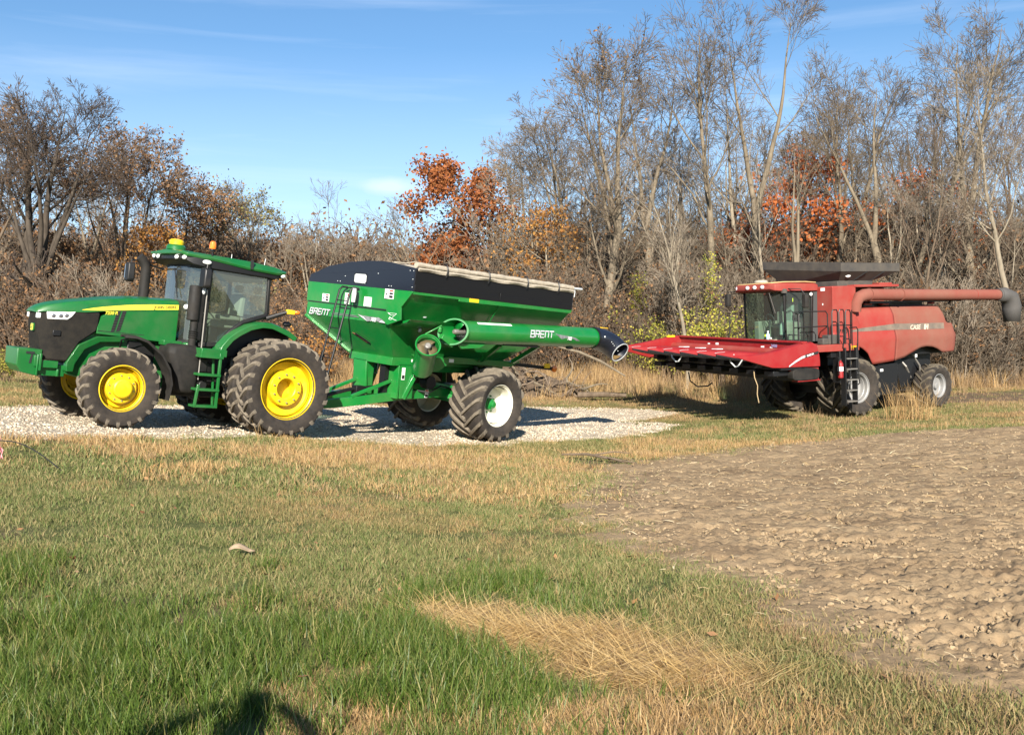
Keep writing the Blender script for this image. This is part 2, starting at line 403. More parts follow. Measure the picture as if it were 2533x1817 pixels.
# ------------------------------------------------------------------ TRACTOR
def wfun_hood(x): return np.interp(x, [1.8,3.2,3.7,4.1,4.3,4.44], [.43,.425,.41,.375,.335,.27])
def build_tractor():
    T = empty('tractor'); T.matrix_world = frame((-5.74, 21.112, .2008), 46.5, (-.108, 0))
    tag(T, 'green farm tractor with yellow wheels standing on the gravel in front of the grain cart', 'tractor')
    J, K, Y = M['jd'], M['black'], M['yellow']
    # hood: rounded loft
    b = MB(); xs = [1.87,2.3,2.7,3.2,3.6,3.95,4.2,4.34,4.42,4.45]
    top = lambda x: np.interp(x, [1.87,2.72,3.18,3.63,4.02,4.28,4.41,4.46], [2.50,2.45,2.39,2.30,2.22,2.14,2.07,2.0])
    bot = lambda x: np.interp(x, [1.87,3.3,3.36,4.3,4.46], [2.28,2.12,2.08,2.0,1.965])
    rings = []
    for x in xs:
        w = wfun_hood(x)*1.005; zt = top(x); zb = bot(x); sh = max(zb+.015, zt-.09)
        rings.append([(x,-w,zb),(x,-w,sh),(x,-w*.9,zt-.025),(x,-w*.6,zt),(x,0,zt+.02),(x,w*.6,zt),(x,w*.9,zt-.025),(x,w,sh),(x,w,zb),(x,0,zb+.01)])
    b.loft(rings); b.build('hood', J, T, bevel=.012, angle=40)
    # side panel of the hood
    b = MB(); xs = [1.86,2.2,2.6,2.86,3.1,3.33,3.39]
    rings = []
    for x in xs:
        w = wfun_hood(x)-.006; zb = np.interp(x, [1.86,2.3,2.85,3.39],[1.62,1.66,1.67,1.69]); zt = np.interp(x,[1.86,3.3,3.39],[2.30,2.13,1.80])
        rings.append([(x,-w,zb),(x,w,zb),(x,w,zt),(x,-w,zt)])
    b.loft(rings); hs = b.build('hood_side_panel', J, T, bevel=.008)
    b = MB(); b.box(1.88,3.38,.4185,.4215,1.742,1.754); b.build('panel_seam', M['blk'], hs, smooth=False)
    # slanted vents
    for (pts) in ([(3.06,2.15),(2.99,2.165),(3.075,1.765),(3.14,1.755)],[(2.955,2.17),(2.885,2.18),(2.975,1.775),(3.045,1.765)]):
        b = MB(); b.prism(pts,'y',.405,.427); v = b.build('side_vent', M['blk'], T, smooth=False)
        b = MB()
        for k in range(1,8):
            t = k/8; p = Vector((pts[0][0]*(1-t)+pts[3][0]*t, .428, pts[0][1]*(1-t)+pts[3][1]*t)); q = Vector((pts[1][0]*(1-t)+pts[2][0]*t, .428, pts[1][1]*(1-t)+pts[2][1]*t))
            b.bar(p, q, .006, .012)
        b.build('vent_louvres', M['dusty_black'], v)
    # nose grille
    b = MB(); xs = [3.36,3.42,3.55,3.69,3.88,4.05,4.2,4.29,4.36,4.41]
    rings = []
    for x in xs:
        w = wfun_hood(x)-.012; zb = np.interp(x,[3.36,3.42,3.69,3.88,4.29,4.33,4.41],[1.9,1.70,1.48,1.12,1.13,1.30,1.82]); zt = bot(x)+.008
        if x > 4.28: w *= .93
        rings.append([(x,-w,zb),(x,w,zb),(x,w,zt),(x,-w,zt)])
    b.loft(rings); gr = b.build('nose_grille', M['grille'], T, bevel=.03)
    b = MB(); b.box(4.02,4.16,.365,.392,1.58,1.68); b.build('grille_latch', M['steel_black'], gr, bevel=.01)
    # headlights
    for s in (1,-1):
        b = MB(); pts = [(4.28,2.0),(4.0,2.055),(3.79,2.06),(3.86,1.95),(3.93,1.89),(4.26,1.87)]
        rings = []
        vs = [(x, s*(wfun_hood(x)+.0), z) for x, z in pts]; vi = [(x, s*(wfun_hood(x)-.06), z) for x, z in pts]
        n = len(pts); b.add(vs+vi, [tuple(range(n)), tuple(range(2*n-1,n-1,-1))]+[(i,(i+1)%n,(i+1)%n+n,i+n) for i in range(n)])
        h = b.build('headlight', M['lamp'], T, bevel=.01)
        b = MB()
        for (xx,zz) in ((4.17,1.94),(4.05,1.95),(3.95,1.965)): b.ball((xx, s*(wfun_hood(xx)+.0), zz), .042,.012,.038)
        b.build('headlight_reflector', M['lampdark'], h)
        b = MB(); b.box(4.36,4.425,s*.20,s*.285,1.87,1.965); b.build('headlight', M['lamp'], T, bevel=.01)
    # emblem
    b = MB(); b.prism([(-.055,-.07),(.055,-.07),(.068,-.055),(.068,.055),(.055,.07),(-.055,.07),(-.068,.055),(-.068,-.055)],'x',4.405,4.43)
    e = b.build('emblem', M['jd'], T); e.rotation_euler = (0, R(-3), R(12)); e.location = (-.01,-.70,1.90)
    e.rotation_euler = (0,0,0); e.location = (-.008,.05,1.70)
    for nm, sc, mt, dx in (('emblem_field',.82,M['decalyellow'],.004),):
        b = MB(); b.prism([(p*sc,q*sc) for p,q in [(-.055,-.07),(.055,-.07),(.068,-.055),(.068,.055),(.055,.07),(-.055,.07),(-.068,.055),(-.068,-.055)]],'x',4.43,4.43+dx); b.build(nm, mt, e, smooth=False)
    deer = [(-.042,-.012),(-.02,.0),(.005,.004),(.02,.018),(.018,.045),(.024,.045),(.028,.02),(.043,.014),(.042,.006),(.03,.004),(.022,-.012),(.04,-.03),(.036,-.036),(.012,-.02),(-.015,-.016),(-.03,-.04),(-.036,-.038),(-.028,-.016)]
    b = MB(); b.prism(deer,'x',4.434,4.437); b.build('emblem_deer', M['jd'], e, smooth=False)
    # yellow stripe and lettering
    b = MB()
    for s in (1,-1):
        P = [(3.70,2.098),(3.3,2.135),(2.7,2.21),(1.88,2.31),(1.88,2.405),(2.4,2.355),(2.9,2.285),(3.3,2.205)]
        top_ = [(1.875,2.402),(2.4,2.352),(2.9,2.283),(3.3,2.206),(3.5,2.16),(3.70,2.103)]; bt_ = [(1.875,2.308),(2.4,2.248),(2.9,2.185),(3.3,2.132),(3.5,2.112),(3.70,2.098)]
        rings = [[(x, s*(wfun_hood(x)*1.005+.003), zb),(x, s*(wfun_hood(x)*1.005+.003), zt)] for (x,zt),(_,zb) in zip(top_,bt_)]
        b.loft(rings, caps=False, closed=False)
    st = b.build('yellow_stripe', M['decalyellow'], T, smooth=False)
    text('JOHN DEERE', .078, M['blk'], st, (2.36,.437,2.276), (-1,0,.118), (0,0,1), bold=.0005)
    text('7230 R', .082, M['decalyellow'], T, (3.28,.427,2.062), (-1,0,.10), (0,0,1), shear=.2, bold=.002)
    # chassis and belly
    b = MB(); b.prism([(1.9,1.64),(3.4,1.7),(3.68,1.47),(3.86,1.1),(3.9,.92),(3.3,.78),(1.9,.7)],'y',-.28,.28); b.build('engine_frame', J, T, bevel=.01)
    b = MB(); O = [(3.87,.95),(3.88,1.12),(3.70,1.45),(3.36,1.64),(2.86,1.68)]; I = [(3.74,.95),(3.72,1.1),(3.57,1.38),(3.3,1.54),(2.86,1.58)]
    for s in (1,-1):
        rings = [[(x0,s*.27,z0),(x0,s*.435,z0),(x1,s*.40,z1),(x1,s*.27,z1)] for (x0,z0),(x1,z1) in zip(O,I)]
        b.loft(rings)
    b.build('front_arch', J, T, bevel=.008)
    b = MB(); b.box(2.2,2.75,-.30,.30,.95,1.62); b.box(-.4,1.9,-.42,.42,.62,1.3); b.lathe([(.24,-1.0),(.24,1.0)],c=(0,0,.96),n=16,caps=True); b.build('transmission_housing', K, T, bevel=.02)
    b = MB(); b.box(2.98,3.2,-.8,.8,.62,.86); b.box(3.0,3.3,.42,.62,.9,1.15); b.build('front_axle', J, T, bevel=.03)
    # black mud guards over the front wheels
    for s in (1,-1):
        C = [(3.13,1.73),(2.93,1.73),(2.73,1.67),(2.42,1.44),(2.24,1.17),(2.17,.89),(2.21,.57)]
        b = MB(); rings = []
        for i,(x,z) in enumerate(C):
            wi = .20 if i else .12
            y0, y1 = s*(.99-wi), s*(.99+wi); n = Vector((x-3.1,0,z-.75)).normalized()
            rings.append([(x,y0,z),(x,s*.99,z+.012),(x,y1,z),(x-n.x*.03,y1,z-n.z*.05),(x-n.x*.015,s*.99,z-n.z*.02),(x-n.x*.03,y0,z-n.z*.05)])
        b.loft(rings); b.build('front_fender', M['dusty_black'], T, angle=50)
    b = MB(); b.tube([(2.95,.45,1.45),(3.0,.62,1.62),(2.9,.95,1.71)],.018); b.tube([(2.75,.4,1.45),(2.6,.6,1.55),(2.6,.9,1.58)],.018); b.build('fender_bracket', M['steel_black'], T)
    # front weight carrier
    b = MB(); b.prism([(4.28,1.31),(4.71,1.31),(4.70,1.0),(4.61,.88),(4.31,.82)],'y',-.33,.33); fw = b.build('weight_carrier', J, T, bevel=.015)
    b = MB(); b.box(4.42,4.56,.331,.345,1.22,1.26); b.prism([(4.47,1.22),(4.44,1.22),(4.46,1.05),(4.50,1.05)],'y',.331,.338); b.prism([(4.42,1.12),(4.40,1.22),(4.38,1.22),(4.395,1.02)],'y',.331,.338); b.build('carrier_slots', M['blk'], fw, smooth=False)
    b = MB(); b.box(4.0,4.32,.22,.36,.99,1.12); b.box(4.30,4.34,.18,.40,.93,1.24); b.box(4.36,4.42,.335,.37,1.0,1.2); b.tube([(4.36,.36,.84),(4.36,.36,1.22)],.02,n=8); b.build('carrier_arm', J, fw, bevel=.008)
    b = MB(); b.box(3.85,4.3,-.28,.28,.84,1.05); b.tube([(3.98,.30,.84),(3.98,.30,1.0)],.03); b.build('front_support', J, T, bevel=.01)
    # cab: frame pillars
    cabx0, cabx1 = .16, 1.52
    A0,A1 = Vector((1.50,.80,1.68)), Vector((1.47,.80,3.22)); B0,B1 = Vector((.19,.86,2.42)), Vector((.20,.82,3.22))
    fr = MB()
    for s in (1,-1):
        m = lambda v: Vector((v.x, v.y*s, v.z))
        fr.bar(m(A0), m(A1), .07, .09); fr.bar(m(B0), m(B1), .07, .07)
        # curved lower rear frame of the side window (over the fender)
        fr.tube([m(B0), m(Vector((.24,.88,2.38))), m(Vector((.45,.89,2.30))), m(Vector((.72,.89,2.20))), m(Vector((.98,.88,1.98))), m(Vector((1.18,.86,1.74)))], .05, n=8)
        fr.bar(m(Vector((1.16,.85,1.72))), m(A0), .09, .08)
        fr.bar(m(Vector((1.47,.8,3.2))), m(Vector((.2,.82,3.2))), .08, .08)
    fr.bar((1.74,-.55,3.2),(1.74,.55,3.2),.06,.08); fr.bar((1.5,-.8,3.2),(1.74,-.55,3.2),.06,.08); fr.bar((1.5,.8,3.2),(1.74,.55,3.2),.06,.08); fr.bar((.18,-.8,2.35),(.18,.8,2.35),.06,.08)
    fr.bar((1.50,-.8,1.68),(1.82,-.42,1.68),.06,.09); fr.bar((1.50,.8,1.68),(1.82,.42,1.68),.06,.09)
    fr.build('cab_frame', K, T, bevel=.01)
    b = MB(); b.box(.2,1.5,-.78,.78,1.52,1.66); b.build('cab_floor', M['interior_dark'], T)
    b = MB(); b.prism([(.16,.9),(1.45,.9),(1.45,1.5),(.16,1.5)],'y',-.75,.75); b.build('cab_base', K, T, bevel=.02)
    G = M['glass']
    # windshield wraps in three faces
    b = MB()
    P = [(1.50,-.79),(1.76,-.52),(1.80,0),(1.76,.52),(1.50,.79)]
    b.loft([[(x,y,1.70) for x,y in P],[(x-.0,y,3.18) for x,y in P]], caps=False, closed=False); b.build('windshield', G, T, smooth=False)
    for s in (1,-1):
        b = MB(); b.add([(1.48,s*.815,1.74),(1.2,s*.86,1.74),(.98,s*.87,2.0),(.72,s*.88,2.23),(.45,s*.88,2.33),(.22,s*.86,2.42),(.22,s*.83,3.18),(1.45,s*.815,3.18)],[tuple(range(8))]); b.build('side_window', G, T, smooth=False)
    b = MB(); b.add([(.17,-.8,2.38),(.17,.8,2.38),(.2,.8,3.18),(.2,-.8,3.18)],[(0,1,2,3)]); b.build('rear_window', G, T, smooth=False)
    # roof
    b = MB()
    def rsec(x, w, z0, z1): return [(x,-w,z0),(x,-w-.03,z0+.05),(x,-w*.9,z1-.02),(x,0,z1+.03),(x,w*.9,z1-.02),(x,w+.03,z0+.05),(x,w,z0)]
    b.loft([rsec(2.06,.70,3.40,3.46), rsec(1.98,.80,3.36,3.48), rsec(1.5,.90,3.33,3.47), rsec(.75,.95,3.26,3.46), rsec(.1,.95,3.24,3.42), rsec(-.10,.92,3.26,3.38), rsec(-.16,.85,3.30,3.35)])
    rf = b.build('roof', J, T, bevel=.01, angle=45)
    b = MB(); 
    b.loft([[(x,-w,z0),(x,w,z0),(x,w,z1),(x,-w,z1)] for x,w,z0,z1 in ((2.0,.72,3.30,3.40),(1.85,.82,3.22,3.37),(1.5,.90,3.18,3.335),(.9,.93,3.17,3.28),(.1,.92,3.16,3.255),(-.06,.86,3.20,3.27))]); b.build('roof_underside', M['steel_black'], T, bevel=.01)
    b = MB(); b.box(.66,.72,.955,.985,3.28,3.46); b.build('roof_strap', M['blk'], rf)
    for (x,y,z,sx,sy) in ((2.03,-.62,3.36,.03,.055),(2.03,-.42,3.35,.03,.06),(2.02,.42,3.335,.035,.07),(1.99,.70,3.33,.04,.075),(1.62,.925,3.285,.095,.03),(-.07,.90,3.245,.055,.045)):
        b = MB(); b.ball((x,y,z),sx,sy,.045); b.build('work_light', M['lamp'] if (x,y)!=(1.80,.70) else M['lamp'], T)
    # satellite receiver dome
    b = MB(); b.lathe([(.12,3.48),(.19,3.50),(.19,3.56),(.15,3.60),(.11,3.61)],c=(1.86,0,0),n=24,axis='z',caps=True); rc = b.build('receiver', J, T)
    b = MB(); b.lathe([(.14,3.60),(.145,3.66),(.12,3.70),(.05,3.715),(.001,3.715)],c=(1.86,0,0),n=24,axis='z'); b.build('receiver_dome', Y, rc)
    # beacon
    b = MB(); b.tube([(1.48,.84,3.2),(1.50,.84,3.54)],.016); bc = b.build('beacon_pole', M['steel_black'], T)
    b = MB(); b.lathe([(.05,3.53),(.05,3.57)],c=(1.5,.84,0),n=16,axis='z',caps=True); b.build('beacon_base', M['steel_black'], bc)
    b = MB(); b.lathe([(.062,3.565),(.068,3.62),(.06,3.69),(.035,3.715),(.001,3.72)],c=(1.5,.84,0),n=20,axis='z'); b.build('beacon_lens', M['amber'], bc)
    b = MB(); b.tube([(.0,.2,3.42),(-.02,.2,3.60)],.006,n=5); b.tube([(.5,-.3,3.44),(.5,-.3,3.62)],.006,n=5); b.build('antenna', M['white'], T)
    # air intake stack near side
    b = MB(); b.lathe([(.10,2.13),(.115,2.15),(.115,2.78),(.10,2.81),(.001,2.82)],c=(1.75,.82,0),n=24,axis='z'); ai = b.build('intake_stack', M['dusty_black'], T)
    b = MB(); b.lathe([(.075,1.62),(.075,2.14)],c=(1.71,.82,0),n=20,axis='z',caps=True); 
    for z in (1.80,1.84,1.88,1.92): b.lathe([(.074,z-.015),(.092,z),(.074,z+.015)],c=(1.71,.82,0),n=20,axis='z')
    b.build('intake_pipe', M['dusty_black'], ai)
    b = MB(); b.box(1.55,1.66,.78,.86,1.75,2.95); b.build('intake_shield', K, ai, bevel=.02)
    # long thin grab rail in front of the door
    b = MB(); b.tube([(1.57,.95,2.75),(1.60,1.02,1.0)],.014); b.build('grab_rail', M['steel'], T)
    # exhaust on the far side
    b = MB(); b.tube([(2.12,-.72,2.2),(2.12,-.72,3.05),(2.14,-.72,3.15),(2.20,-.72,3.24),(2.28,-.72,3.30)],[.10,.10,.098,.092,.085],n=18); b.build('exhaust_stack', M['dusty_black'], T)
    b = MB(); b.bar((2.1,-.75,3.18),(1.75,-.75,3.12),.04,.04); b.build('exhaust_bracket', K, T)
    # mirrors
    for s,(x,y,z) in ((1,(1.71,1.10,2.98)),(-1,(2.42,-.78,2.99))):
        b = MB(); sc = .17 if s>0 else .17
        b.loft([[(x+dx*.07,y+dy*(.14 if s > 0 else .11)*q,z+zz) for dx,dy in ((-1,-1),(1,-.8),(1,.8),(-1,1))] for zz,q in ((-.21,.7),(-.17,1),(.12,1),(.18,.75))]); mi = b.build('mirror', K, T, bevel=.03)
        b = MB(); b.tube([(1.5,s*.85,3.24),(x-.02,y,3.22),(x-.01,y,z+.15)],.013); b.build('mirror_arm', M['steel_black'], mi)
        if s > 0:
            b = MB(); b.ball((1.66,1.0,2.72),.035,.035,.07); b.build('marker_lamp', M['silver'], mi)
        else:
            b = MB(); b.box(2.478,2.486,-.88,-.75,2.85,3.12); b.build('mirror_glass', M['chrome'], mi)
    # work lamp beside the hood
    b = MB(); b.ball((1.80,.62,2.38),.06,.07,.055); wl = b.build('work_light', M['lamp'], T)
    b = MB(); b.tube([(1.78,.6,2.34),(1.74,.72,2.15)],.02); b.build('lamp_bracket', K, wl)
    # interior
    b = MB(); b.box(.45,.95,-.25,.28,2.05,2.20); b.prism([(.36,2.15),(.52,2.15),(.46,2.78),(.34,2.80)],'y',-.25,.25); b.prism([(.36,2.82),(.46,2.82),(.44,2.98),(.36,2.98)],'y',-.14,.14); se = b.build('seat', M['interior'], T, bevel=.05)
    b = MB(); b.box(.5,.9,-.2,.2,1.66,2.05); b.build('seat_base', M['interior_dark'], se, bevel=.02)
    b = MB(); b.box(.55,1.05,.32,.46,2.22,2.32); b.box(.55,1.1,-.5,-.34,2.2,2.34); b.build('armrest', M['interior'], se, bevel=.03)
    b = MB(); b.prism([(1.25,1.66),(1.5,1.66),(1.42,2.28),(1.3,2.3)],'y',-.12,.12); sc_ = b.build('steering_column', M['interior_dark'], T, bevel=.02)
    b = MB(); b.tube([(1.22+.05*math.sin(a),.2*math.cos(a),2.42+.19*math.sin(a)) for a in np.linspace(0,2*PI,25)],.018,n=6,caps=False); b.bar((1.32,0,2.28),(1.24,0,2.42),.03,.03); b.bar((1.22,-.19,2.42),(1.22,.19,2.42),.03,.02); b.build('steering_wheel', M['interior_dark'], sc_)
    b = MB(); b.box(.9,1.1,-.62,-.42,2.3,2.6); b.box(.3,1.0,-.72,-.5,1.66,2.2); b.build('console', M['interior_dark'], T, bevel=.03)
    b = MB(); b.box(.3,1.3,-.6,.6,3.05,3.12); b.build('headliner', M['interior'], T)
    b = MB(); b.tube([(1.3,.83,2.34),(.7,.86,2.31),(.55,.86,2.26),(.45,.86,2.15)],.014,n=6); b.build('door_handle_rail', M['blk'], T)
    # wiper
    b = MB(); b.tube([(1.82,-.05,3.14),(1.83,.22,2.55)],.012,n=5); b.build('wiper', K, T)
    # rear fenders
    for s in (1,-1):
        C = [(1.30,1.56),(1.24,1.72),(1.10,1.90),(.95,2.02),(.70,2.17),(.43,2.25),(.2,2.255),(.06,2.22),(-.2,2.14),(-.40,2.03)]
        b = MB(); rings = []
        for x, z in C:
            n = Vector((x-.1,0,z-1.0)).normalized()
            rings.append([(x,s*.80,z),(x,s*1.12,z),(x,s*1.17,z-.02),(x-n.x*.12,s*1.17,z-n.z*.12),(x-n.x*.12,s*1.145,z-n.z*.12),(x-n.x*.03,s*1.12,z-n.z*.03),(x-n.x*.03,s*.80,z-n.z*.03)])
        b.loft(rings); b.build('rear_fender', J, T, bevel=.01, angle=50)
        b = MB(); b.prism([(1.2,1.5)]+[(x-.02,z-.04) for x,z in C]+[(-.3,1.5)],'y',s*.76,s*.80); b.build('fender_inner', M['steel_black'], T)
        # turn signal arm
        b = MB(); b.tube([(.22,s*.95,2.34),(.05,s*1.1,2.44),(-.08,s*1.2,2.505),(-.16,s*1.2,2.515)],[.05,.045,.04,.035],n=10); ts = b.build('signal_arm', K, T)
        b = MB(); b.box(-.24,-.06,s*1.2-.035,s*1.2+.045,2.475,2.565); b.build('signal_reflector', M['yellowref'], ts, bevel=.008)
        b = MB(); b.ball((-.31,s*1.2,2.525),.07,.05,.045); b.build('signal_lens', M['amber'], ts)
    b = MB(); b.ball((-.28,.9,2.27),.10,.06,.06); b.tube([(-.2,.9,2.15),(-.26,.9,2.25)],.02); b.build('rear_work_light', M['steel_black'], T)
    # fuel tank (near side) with steps
    b = MB()
    def tk(z,x0,x1,y1): return [(x0,.45,z),(x1,.45,z),(x1,y1-.08,z),(x1-.1,y1,z),(x0+.06,y1,z),(x0,y1-.06,z)]
    b.loft([tk(.72,1.62,1.93,.93),tk(.78,1.58,1.98,.98),tk(1.15,1.57,2.10,1.02),tk(1.48,1.58,2.22,1.02),tk(1.60,1.60,2.18,.98),tk(1.65,1.62,2.1,.90)])
    b.build('fuel_tank', M['dusty_black'], T, bevel=.03, angle=50)
    b = MB(); b.box(1.83,2.2,.42,.66,1.60,1.70); b.lathe([(.10,1.63),(.11,1.66),(.09,1.69),(.001,1.70)],c=(1.74,.72,0),n=18,axis='z'); b.build('tank_ledge', J, T, bevel=.01)
    for s in (1,):
        b = MB(); 
        for (x,dz) in ((1.27,0),): b.bar((x,1.20,1.55),(x,1.20,.50),.05,.05)
        b.bar((1.68,1.22,.92),(1.72,1.22,.50),.05,.05)
        b.bar((1.36,1.06,1.58),(1.27,1.06,.50),.04,.04)
        sp = b.build('step_frame', J, T, bevel=.006)
        for z,x0,x1 in ((1.47,1.22,1.70),(1.12,1.24,1.70),(.83,1.24,1.72),(.51,1.25,1.74)):
            b = MB(); b.box(x0,x1,1.0,1.24,z-.03,z+.02); b.build('step', J, sp, bevel=.006)
        b = MB(); b.box(1.15,1.68,.92,1.22,1.48,1.62); b.build('step_platform', J, sp, bevel=.01)
        b = MB(); b.box(1.42,1.6,.85,1.0,1.15,1.42); b.lathe([(.09,-.1),(.09,.1)],c=(1.5,.95,.9),n=12,caps=True); b.box(1.3,1.5,.8,.98,1.15,1.34); b.build('step_valves', K, T, bevel=.02)
    # drawbar / hitch
    b = MB(); b.box(-1.4,-.2,-.06,.06,.46,.54); b.box(-.75,-.3,-.4,.4,.5,1.3); b.bar((-.3,.4,1.3),(-1.05,.45,.75),.06,.08); b.bar((-.3,-.4,1.3),(-1.05,-.45,.75),.06,.08); b.build('drawbar', M['steel_black'], T, bevel=.01)
    # wheels
    rprof = [(.625,-.03),(.628,.0),(.605,.005),(.60,-.03),(.575,-.05),(.565,-.17),(.53,-.20),(.47,-.22),(.36,-.25)]
    rhub = [(.36,-.25),(.355,-.11),(.345,-.095),(.215,-.085),(.20,-.10),(.195,-.34),(.10,-.35),(.09,-.33),(.001,-.33)]
    for s in (1,-1):
        wheel(T,(0,s*1.52,.975),.975,.47,.60,rprof,22,.052,Y,side=s,hubprof=rhub,hubmat=Y,bolts=(10,.285,-.085,.016,M['steel']),phase=.1)
        wheel(T,(0,s*.93,.975),.975,.47,.60,rprof,22,.052,Y,side=s,hubprof=rhub,hubmat=Y,phase=.2)
        fprof = [(.43,-.03),(.432,.0),(.415,.005),(.41,-.03),(.39,-.05),(.38,-.17),(.35,-.19),(.28,-.20)]
        fhub = [(.285,-.20),(.28,-.06),(.27,-.05),(.185,-.045),(.18,-.03),(.175,.03),(.15,.045),(.001,.05)]
        w = wheel(T,(3.1,s*.99,.75),.745,.40,.415,fprof,20,.042,Y,side=s,hubprof=fhub,hubmat=Y,bolts=(10,.232,-.055,.014,M['steel']),phase=.05,lw=.05)
    return T
TRACTOR = build_tractor()
split_pieces({'antenna','step_valves','headlight_reflector','front_arch','carrier_slots','fender_bracket','front_axle','drawbar','console','armrest','vent_louvres','fender_inner'})
# ------------------------------------------------------------------ GRAIN CART
def build_cart():
    T = empty('grain_cart'); T.matrix_world = frame((-1.6039, 25.1723, -.2498), 40, (-.108, .05))
    tag(T, 'bright green grain cart with black upper panels, folded unloading auger and cream rolled tarp', 'grain cart')
    G = M['brent']; K = M['sky_black']; S = M['steel_black']
    XF, XR, YN, YF = 3.44, -2.25, 1.75, -1.75
    # hopper shell
    b = MB()
    P = [(XF,YF,3.46),(XF,YN,3.46),(XR,YN,3.48),(XR,YF,3.48),         # 0-3 rim
         (XF,YN,3.40),(XR,YN,3.42),                                   # 4,5 lip bottom near
         (XF-.03,1.09,2.70),(XR+.03,1.09,2.72),                       # 6,7
         (XF,YF-.03,2.70),(XR,YF,2.72),                               # 8,9
         (2.8,.66,1.93),(2.8,-.76,1.93),(-.9,.66,1.95),(-.9,-.76,1.95),
         (XF-.02,YN-.03,3.40),(XR+.02,YN-.03,3.42)]
    F = [(0,1,4,14,6,8),(3,2,5,15,7,9),(1,2,5,4),(4,5,15,14),(14,15,7,6),(6,7,12,10),(8,6,10,11),(9,13,12,7),(0,8,9,3),(8,11,13,9),(10,12,13,11)]
    b.add(P, F); hp = b.build('hopper', G, T, smooth=False)
    b = MB()
    # folded front plate flange with the stepped near edge
    b.prism([(1.76,3.46),(1.76,3.43),(1.45,3.09),(1.48,2.82),(1.09,2.68),(1.0,2.70),(1.0,3.46)],'x',XF-.01,XF+.03)
    b.prism([(1.02,3.0),(1.02,3.46),(-1.80,3.46),(-1.80,3.0)],'x',XF-.005,XF+.012)
    b.build('front_plate', G, hp, bevel=.006)
    b = MB(); b.box(XF+.012,XF+.02,-1.74,1.0,2.995,3.015); b.build('plate_seam', M['blk'], hp, smooth=False)
    b = MB(); b.bar((XF+.0,-1.80,2.68),(2.82,-.80,1.93),.10,.05,up=(.6,-.2,.7)); b.bar((2.0,YN+.0,3.38),(-2.2,YN+.0,3.40),.03,.05); b.build('edge_flange', G, hp, bevel=.006)
    b = MB(); b.tube([(.55,1.72,3.38),(.35,.95,2.45)],.012,n=6); b.build('rib', G, hp)
    # ledge along the slope beside the auger
    b = MB(); b.prism([(1.60,2.86),(1.50,2.78),(1.08,2.66),(1.08,2.72)],'x',3.3,1.2) ; b.build('slope_ledge', G, hp, bevel=.006)
    # rim panels (black extension)
    b = MB(); b.prism([(-1.80,3.462),(1.75,3.462),(1.75,3.95),(-1.75,3.63)],'x',XF-.03,XF+.004)
    for y, z in [(y,3.53) for y in (-.75,-.66,.12,.20,.98,1.06)]+[(1.71,z) for z in (3.55,3.72,3.90)]+[(.6,3.86-.08),(1.6,3.90),(-.5,3.66)]: b.ball((XF+.003,y,z),.010,.012,.012,n=8,m=1)
    b.build('front_extension', [K, M['silver']], T)
    b = MB(); b.prism([(-1.75,3.632),(1.75,3.952),(1.31,4.03),(.7,4.06),(.2,4.045),(-.4,3.99),(-1.12,3.86)],'x',XF-.05,XF-.015); b.build('arched_end_cap', K, T, bevel=.004)
    b = MB(); b.prism([(-1.75,3.482),(1.75,3.482),(1.75,3.97),(.7,4.08),(-.4,4.0),(-1.12,3.88),(-1.75,3.65)],'x',XR,XR+.03); b.build('rear_extension', K, T)
    b = MB(); b.box(XR+.03,XF-.03,YN-.03,YN,3.462,3.95); b.box(XR+.03,XF-.03,YN,YN+.012,3.462,3.60); b.box(.58,.62,YN,YN+.02,3.47,3.66)
    b.build('side_extension', M['darkened_black'], T, bevel=.004)
    b = MB(); b.box(XR+.03,XF-.03,YF-.0,YF+.03,3.47,3.63); b.build('side_extension', K, T)
    # tarp over the top and its roll
    b = MB(); arc = [(-1.74,3.64),(-1.12,3.85),(-.4,3.98),(.2,4.035),(.7,4.05),(1.31,4.02),(1.70,3.96)]
    b.loft([[(x,y,z+(.02*math.sin(x*5.3))) for y,z in arc] for x in np.linspace(XR+.04,XF-.06,22)], caps=False, closed=False); b.build('tarp', M['tarp'], T)
    b = MB(); rng = random.Random(5); rings = []
    for i, x in enumerate(np.linspace(3.40,-2.22,70)):
        rr = .062 + .003*math.sin(i*1.7) + rng.uniform(-.003,.003); sag = .005*math.sin(i*.8)
        rings.append([(x, 1.72+rr*math.cos(a)*(1+.06*math.sin(3*a+i*.35)), 4.03+sag+rr*math.sin(a)) for a in np.linspace(0,2*PI,14)[:-1]])
    b.loft(rings); tr = b.build('tarp_roll', M['tarp'], T)
    b = MB(); rings = []
    for i, x in enumerate(np.linspace(3.36,-2.22,40)):
        d = .02*math.sin(i*.9); rings.append([(x,1.765,3.98),(x,1.80+d,3.945+.3*d),(x,1.775,3.90+d*.5),(x,1.755,3.93)])
    b.loft(rings); b.build('tarp_hem', M['tarp'], tr)
    b = MB(); b.tube([(-2.2,1.72,4.02),(-2.62,1.72,4.03)],.03,n=8); b.tube([(-2.3,1.72,4.03),(-2.34,1.72,3.93),(-2.3,1.74,3.80)],.012,n=5); b.build('roll_tube_end', M['silver'], tr)
    b = MB(); b.tube([(3.42,1.05,4.06),(3.40,1.4,4.05),(3.40,1.72,4.10)],.012,n=5); b.tube([(3.42,1.0,4.05),(3.42,1.72,3.97)],.008,n=5); b.build('tarp_cord', M['tarp'], tr)
    for f in (.155,.405,.655,.875):
        x = 3.40 + (-2.22-3.40)*f
        b = MB(); b.tube([(x,1.80,3.85),(x,1.835,3.97),(x,1.825,4.06),(x,1.77,4.135),(x,1.70,4.13)],.018,n=5); b.build('tarp_stop', S, T)
